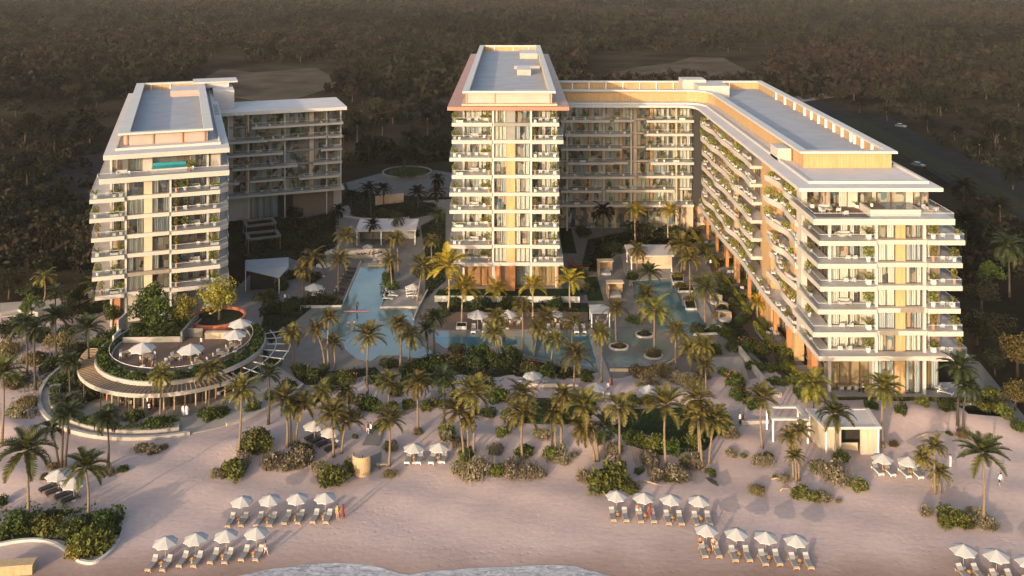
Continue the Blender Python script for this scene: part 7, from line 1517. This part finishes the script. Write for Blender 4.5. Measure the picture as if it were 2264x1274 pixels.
def person(px, py, pose, top, low, label, skin='skin', rot=0, z=None, hair='short', s=1.0, group=None):
    key = (pose, skin)
    if key not in BODY: BODY[key] = body_mesh(POSES[pose], skin)
    me, V = BODY[key]; p = gp(px, py) if z is None else Vector(flat(px, py, z))
    if z is not None: p.z = z
    o = ob('person', me, None, p, rot, s); tag(o, label, 'person', group); ln = POSES[pose].get('lean', 0); sw = POSES[pose].get('stride', 0)
    hk = ('hair', hair, pose)
    if hk not in MESH:
        b = MB(); y = -ln; b.lathe([(.02, 1.755), (.06, 1.745), (.098, 1.69), (.103, 1.63), (.09, 1.575 if hair == 'short' else 1.50), (.06, 1.56 if hair == 'short' else 1.42), (.01, 1.58 if hair == 'short' else 1.42)], 12, (0, y + .028, 0)); MESH[hk] = b.mesh('hair', 'hair', True)
    ob('hair', MESH[hk], o)
    def piece(nm, key2, fn):
        if key2 not in MESH: MESH[key2] = fn()
        ob(nm, MESH[key2], o)
    if top: piece('shirt', ('shirt', pose, top), lambda: tube_cloth('shirt', [(0, 0, .90), (0, -ln * .3, 1.06), (0, -ln * .7, 1.27), (0, -ln * .9, 1.40), (0, -ln, 1.455)], [.172, .158, .178, .172, .066], 'cloth_' + top))
    if low == 'dress' : piece('dress', ('dress', pose, top), lambda: tube_cloth('dress', [(0, 0, .28), (0, 0, .6), (0, 0, .95)], [.26, .22, .17], 'cloth_' + (top or 'white')))
    elif low in ('swim', 'swimred', 'swimblack', 'swimyellow'): piece('swimwear', (low, pose), lambda: tube_cloth('swimwear', [(0, 0, .80), (0, 0, .90), (0, 0, .98)], [.17, .172, .15], 'cloth_' + {'swim': 'white', 'swimred': 'red', 'swimblack': 'black', 'swimyellow': 'yellow'}[low]))
    elif low:
        def trs(sgn, short):
            st = sw * sgn; z1 = .5 if short else .1
            return tube_cloth('trousers', [(sgn * .09, -st * .5 - .01 if short else -st + (.1 if st < 0 else 0), z1), (sgn * .095, -st * .5 - .02, .5) if not short else (sgn * .095, -st * .3, .65), (sgn * .085, 0, .86), (sgn * .06, 0, .96)], [.07 if not short else .085, .078, .105, .10], 'cloth_' + low.split('-')[0])
        sh = low.endswith('short')
        for sg in (-1, 1): piece('trouser_leg', ('tr', pose, low, sg), lambda sg=sg: trs(sg, sh))
    return o
person(588, 1229, 'walk', None, 'swim', 'tanned woman in pale swimwear walking right of the lower left beach row', 'skin', 1.2, hair='long')
person(746, 1147, 'stand', 'yellow', 'swimyellow', 'person in yellow standing at the right end of the upper left beach row', 'skin', .6)
person(758, 1147, 'stand', 'red', 'dress', 'person in a reddish dress right of the one in yellow on the beach', 'skin_dark', .2, hair='long')
person(1409, 1142, 'stand', None, 'swim', 'woman in white swimwear at the second umbrella of the upper right beach row', 'skin_dark', .3, hair='long')
person(1437, 1145, 'stand', 'red', 'dress', 'woman in a dark red dress right of the second umbrella of the upper right row', 'skin_dark', -.2, hair='long')
person(1548, 1216, 'stand', None, 'swimblack', 'long haired woman in dark swimwear at the first umbrella of the lower right row', 'skin_dark', .1, hair='long')
person(1577, 1219, 'hand', None, 'swimred', 'bare chested man right of the first umbrella of the lower right row', 'skin', -.1)
person(813, 960, 'walk', 'red', 'white', 'walking person in a red top on the sand above the boardwalk', 'skin', .4)
person(820, 961, 'walk', 'white', 'black', 'walking person in white and black on the sand above the boardwalk', 'skin_dark', .2)
person(1636, 939, 'stand', 'white', 'black', 'person in a white shirt standing beside the beach path near the pergola', 'skin', .5)
person(1643, 938, 'stand', 'black', 'black', 'person in dark clothes beside the white shirt near the pergola', 'skin_dark', -.4)
person(2210, 1075, 'bend', 'white', 'black-short', 'person in a white top and black shorts leaning on the right sand', 'skin', 1.0)
person(2101, 1033, 'stand', 'white', 'white', 'tiny figure in white on the dune above the lone right palm', 'skin', .3)
person(405, 920, 'walk', 'white', 'white', 'left one of the white dressed couple on the plaza', 'skin', .3, .16); person(413, 920, 'walk', 'white', 'dress', 'right one of the white dressed couple on the plaza', 'skin', -.2, .16, 'long')
for k, (x, y, tp, lw, lab) in enumerate(((327, 900, 'white', 'black', 'person in a white shirt at the left of the plaza group'), (333, 906, 'black', 'black', 'person in black in front of the plaza group'), (340, 898, 'white', 'blue', 'person in white and blue in the plaza group'), (347, 897, 'black', 'white', 'person in black top and white trousers in the plaza group'), (330, 915, 'white', 'black-short', 'person in shorts nearest the beach in the plaza group'))): person(x, y, 'stand' if k % 2 else 'hand', tp, lw, lab, 'skin' if k % 2 else 'skin_dark', k * 1.3, .16)
person(1900, 868, 'stand', 'black', 'black', 'person in black on the beach end terrace of the right building', 'skin', .3, .5); person(1908, 869, 'walk', 'white', 'black', 'person in white beside the one in black on the beach end terrace', 'skin', -.5, .5)
person(683, 826, 'stand', 'black', 'black', 'person all in black on the path left of the large pool', 'skin_dark', .2, .05); person(666, 694, 'walk', 'black', 'black', 'dark dressed person walking at the left rim of the large pool', 'skin', .7, .05)
person(630, 668, 'stand', 'white', 'black', 'left person of the pair near the dark hedge by the pool path', 'skin', .5, .05); person(636, 667, 'stand', 'blue', 'black', 'right person of the pair near the dark hedge by the pool path', 'skin', -.5, .05)
person(771, 728, 'stand', None, 'swimred', 'left bather standing in the large pool', 'skin', .2, -.3, 'long'); person(784, 728, 'stand', None, 'swimyellow', 'right bather standing in the large pool', 'skin', -.2, -.3)
t_ = flat(790, 688, .2); b = MB(); b.tube([(-2.6, 0, .02), (-1.8, 0, .05), (0, 0, .06), (1.8, 0, .05), (2.7, 0, .03)], [.05, .3, .42, .3, .05], 10)
o = b.build('paddle_board', 'cloth_pink', None, (t_[0], t_[1], .16), 0, True); o.scale = (1, 1, .3); tag(o, 'pink paddle board floating in the large pool', 'paddle board')
person(789, 687, 'bend', 'black', 'black', 'person in black balancing on the pink paddle board', 'skin_dark', 1.2, .2)
person(1489, 640, 'stand', 'white', 'black', 'person at the right edge of the dark green pool terrace', 'skin', .2, .1); person(1395, 640, 'stand', 'black', 'black', 'person in dark clothes left of the dark green pool', 'skin', .2, .1); person(1563, 590, 'walk', 'black', 'black', 'left person walking up the grey garden path', 'skin', 3.0, .1); person(1571, 590, 'walk', 'white', 'black', 'right person walking up the grey garden path', 'skin', 3.0, .1)
person(1228, 722, 'stand', 'white', 'black', 'person in white among the terrace tables right', 'skin', .4, .17); person(1345, 868, 'walk', 'white', 'blue', 'person crossing the sandy terrace below the footbridge', 'skin', .4, .1); person(1352, 856, 'stand', 'red', 'dress', 'person in red at the lower end of the footbridge', 'skin', .4, .21, 'long')
for r, a, lab, tp in ((3.2, 350, 'waiter in white on the restaurant terrace', 'white'), (6.0, 302, 'guest in yellow at a terrace table', 'yellow'), (5.6, 320, 'guest in white at a terrace table', 'white'), (9.2, 262, 'guest in red at the terrace edge', 'red')):
    q = rp(r, a); o = person(0, 400, 'stand', tp, 'black', lab, 'skin', a, 0); o.location = q
# ================================================================== CARS ON THE ROAD BEHIND
def mk_car(m):
    def f():
        t = thing('parked_car', None, 'car'); b = MB(); pr = [(-2.1, .35), (-2.15, .75), (-1.9, .95), (-1.2, 1.0), (1.0, .98), (1.95, .85), (2.15, .6), (2.1, .35)]
        for s0, s1 in ((-.88, .88),): 
            n = len(pr); b.v += [(x, s0, z) for x, z in pr] + [(x, s1, z) for x, z in pr]; b.f += [tuple(range(n)), tuple(range(2 * n - 1, n - 1, -1))] + [(k, (k + 1) % n, n + (k + 1) % n, n + k)[::-1] for k in range(n)]; b.m += [0] * (n + 2)
        b.build('body', m, t); b = MB(); i = 0; b.v += [(-1.7, -.8, .98), (.9, -.8, .98), (.3, -.65, 1.45), (-1.3, -.65, 1.45), (-1.7, .8, .98), (.9, .8, .98), (.3, .65, 1.45), (-1.3, .65, 1.45)]; b.f += [(0, 1, 2, 3), (5, 4, 7, 6), (1, 5, 6, 2), (4, 0, 3, 7)]; b.m += [0] * 4; cb = b.build('window', 'car_glass', t)
        b = MB(); b.box(-1.3, .3, -.66, .66, 1.45, 1.5); b.build('roof', m, t)
        for x in (-1.35, 1.35):
            for y in (-.9, .72): w = MB(); w.tube([(x, y, .33), (x, y + .18, .33)], .33, 12); w.build('wheel', 'rubber', t)
        return t
    return f
for k, (px, py, m, a, lab) in enumerate(((1992, 282, 'car_white', -1.0, 'white car farthest up the dim road behind the right building'), (2031, 369, 'car_silver', -1.0, 'silver car on the near carriageway behind the right building'))): place('car_' + m, mk_car(m), Vector(flat(px, py, -.1)), a, 1.0, lab, 'cars on the road behind the resort')
# ================================================================== LIGHT AND CAMERA
EL, AZ = R(10.5), R(30)          # sun height; its light travels towards +y, turned AZ towards +x
w = bpy.data.worlds.new('World'); sc.world = w; w.use_nodes = True; nt = w.node_tree; nt.nodes.clear()
sky = nt.nodes.new('ShaderNodeTexSky'); sky.sky_type = 'NISHITA'; sky.sun_disc = False; sky.sun_elevation = EL; sky.sun_rotation = math.pi + AZ
sky.air_density = 1.0; sky.dust_density = 3.5; sky.ozone_density = 1.0
bg = nt.nodes.new('ShaderNodeBackground'); bg.inputs[1].default_value = .15; out = nt.nodes.new('ShaderNodeOutputWorld'); nt.links.new(sky.outputs[0], bg.inputs[0]); nt.links.new(bg.outputs[0], out.inputs[0])
su = bpy.data.lights.new('sun', 'SUN'); su.energy = 2.0; su.angle = R(.5); su.color = (1.0, .77, .56); so = bpy.data.objects.new('sun', su); COL.objects.link(so)
d = Vector((math.sin(AZ) * math.cos(EL), math.cos(AZ) * math.cos(EL), -math.sin(EL))); so.rotation_euler = d.to_track_quat('-Z', 'Y').to_euler(); so.location = (-100, -100, 120)
cam = bpy.data.cameras.new('camera'); co = bpy.data.objects.new('camera', cam); COL.objects.link(co); co.location = (0, 0, CH); co.rotation_euler = (math.pi / 2, 0, 0)
cam.sensor_width = 36; cam.lens = 36 * F / 2264; cam.shift_x = 0; cam.shift_y = -(637 - HY) / 2264; cam.clip_start = 1; cam.clip_end = 6000; sc.camera = co
sc.view_settings.view_transform = 'Standard'; sc.view_settings.look = 'None'; sc.view_settings.gamma = 1; sc.view_settings.exposure = 1.5
sc.cycles.max_bounces = 6; sc.cycles.transparent_max_bounces = 12; sc.cycles.use_denoising = True; sc.cycles.caustics_reflective = False; sc.cycles.caustics_refractive = False
# haze: one closed box of thin even air round everything
b = MB(); b.box(-3050, 3050, -420, 4180, -1.6, 72); hz = b.mesh('haze', 'haze_air'); tag(ob('haze', hz), 'thin warm haze over the whole land', None, None, 'stuff')
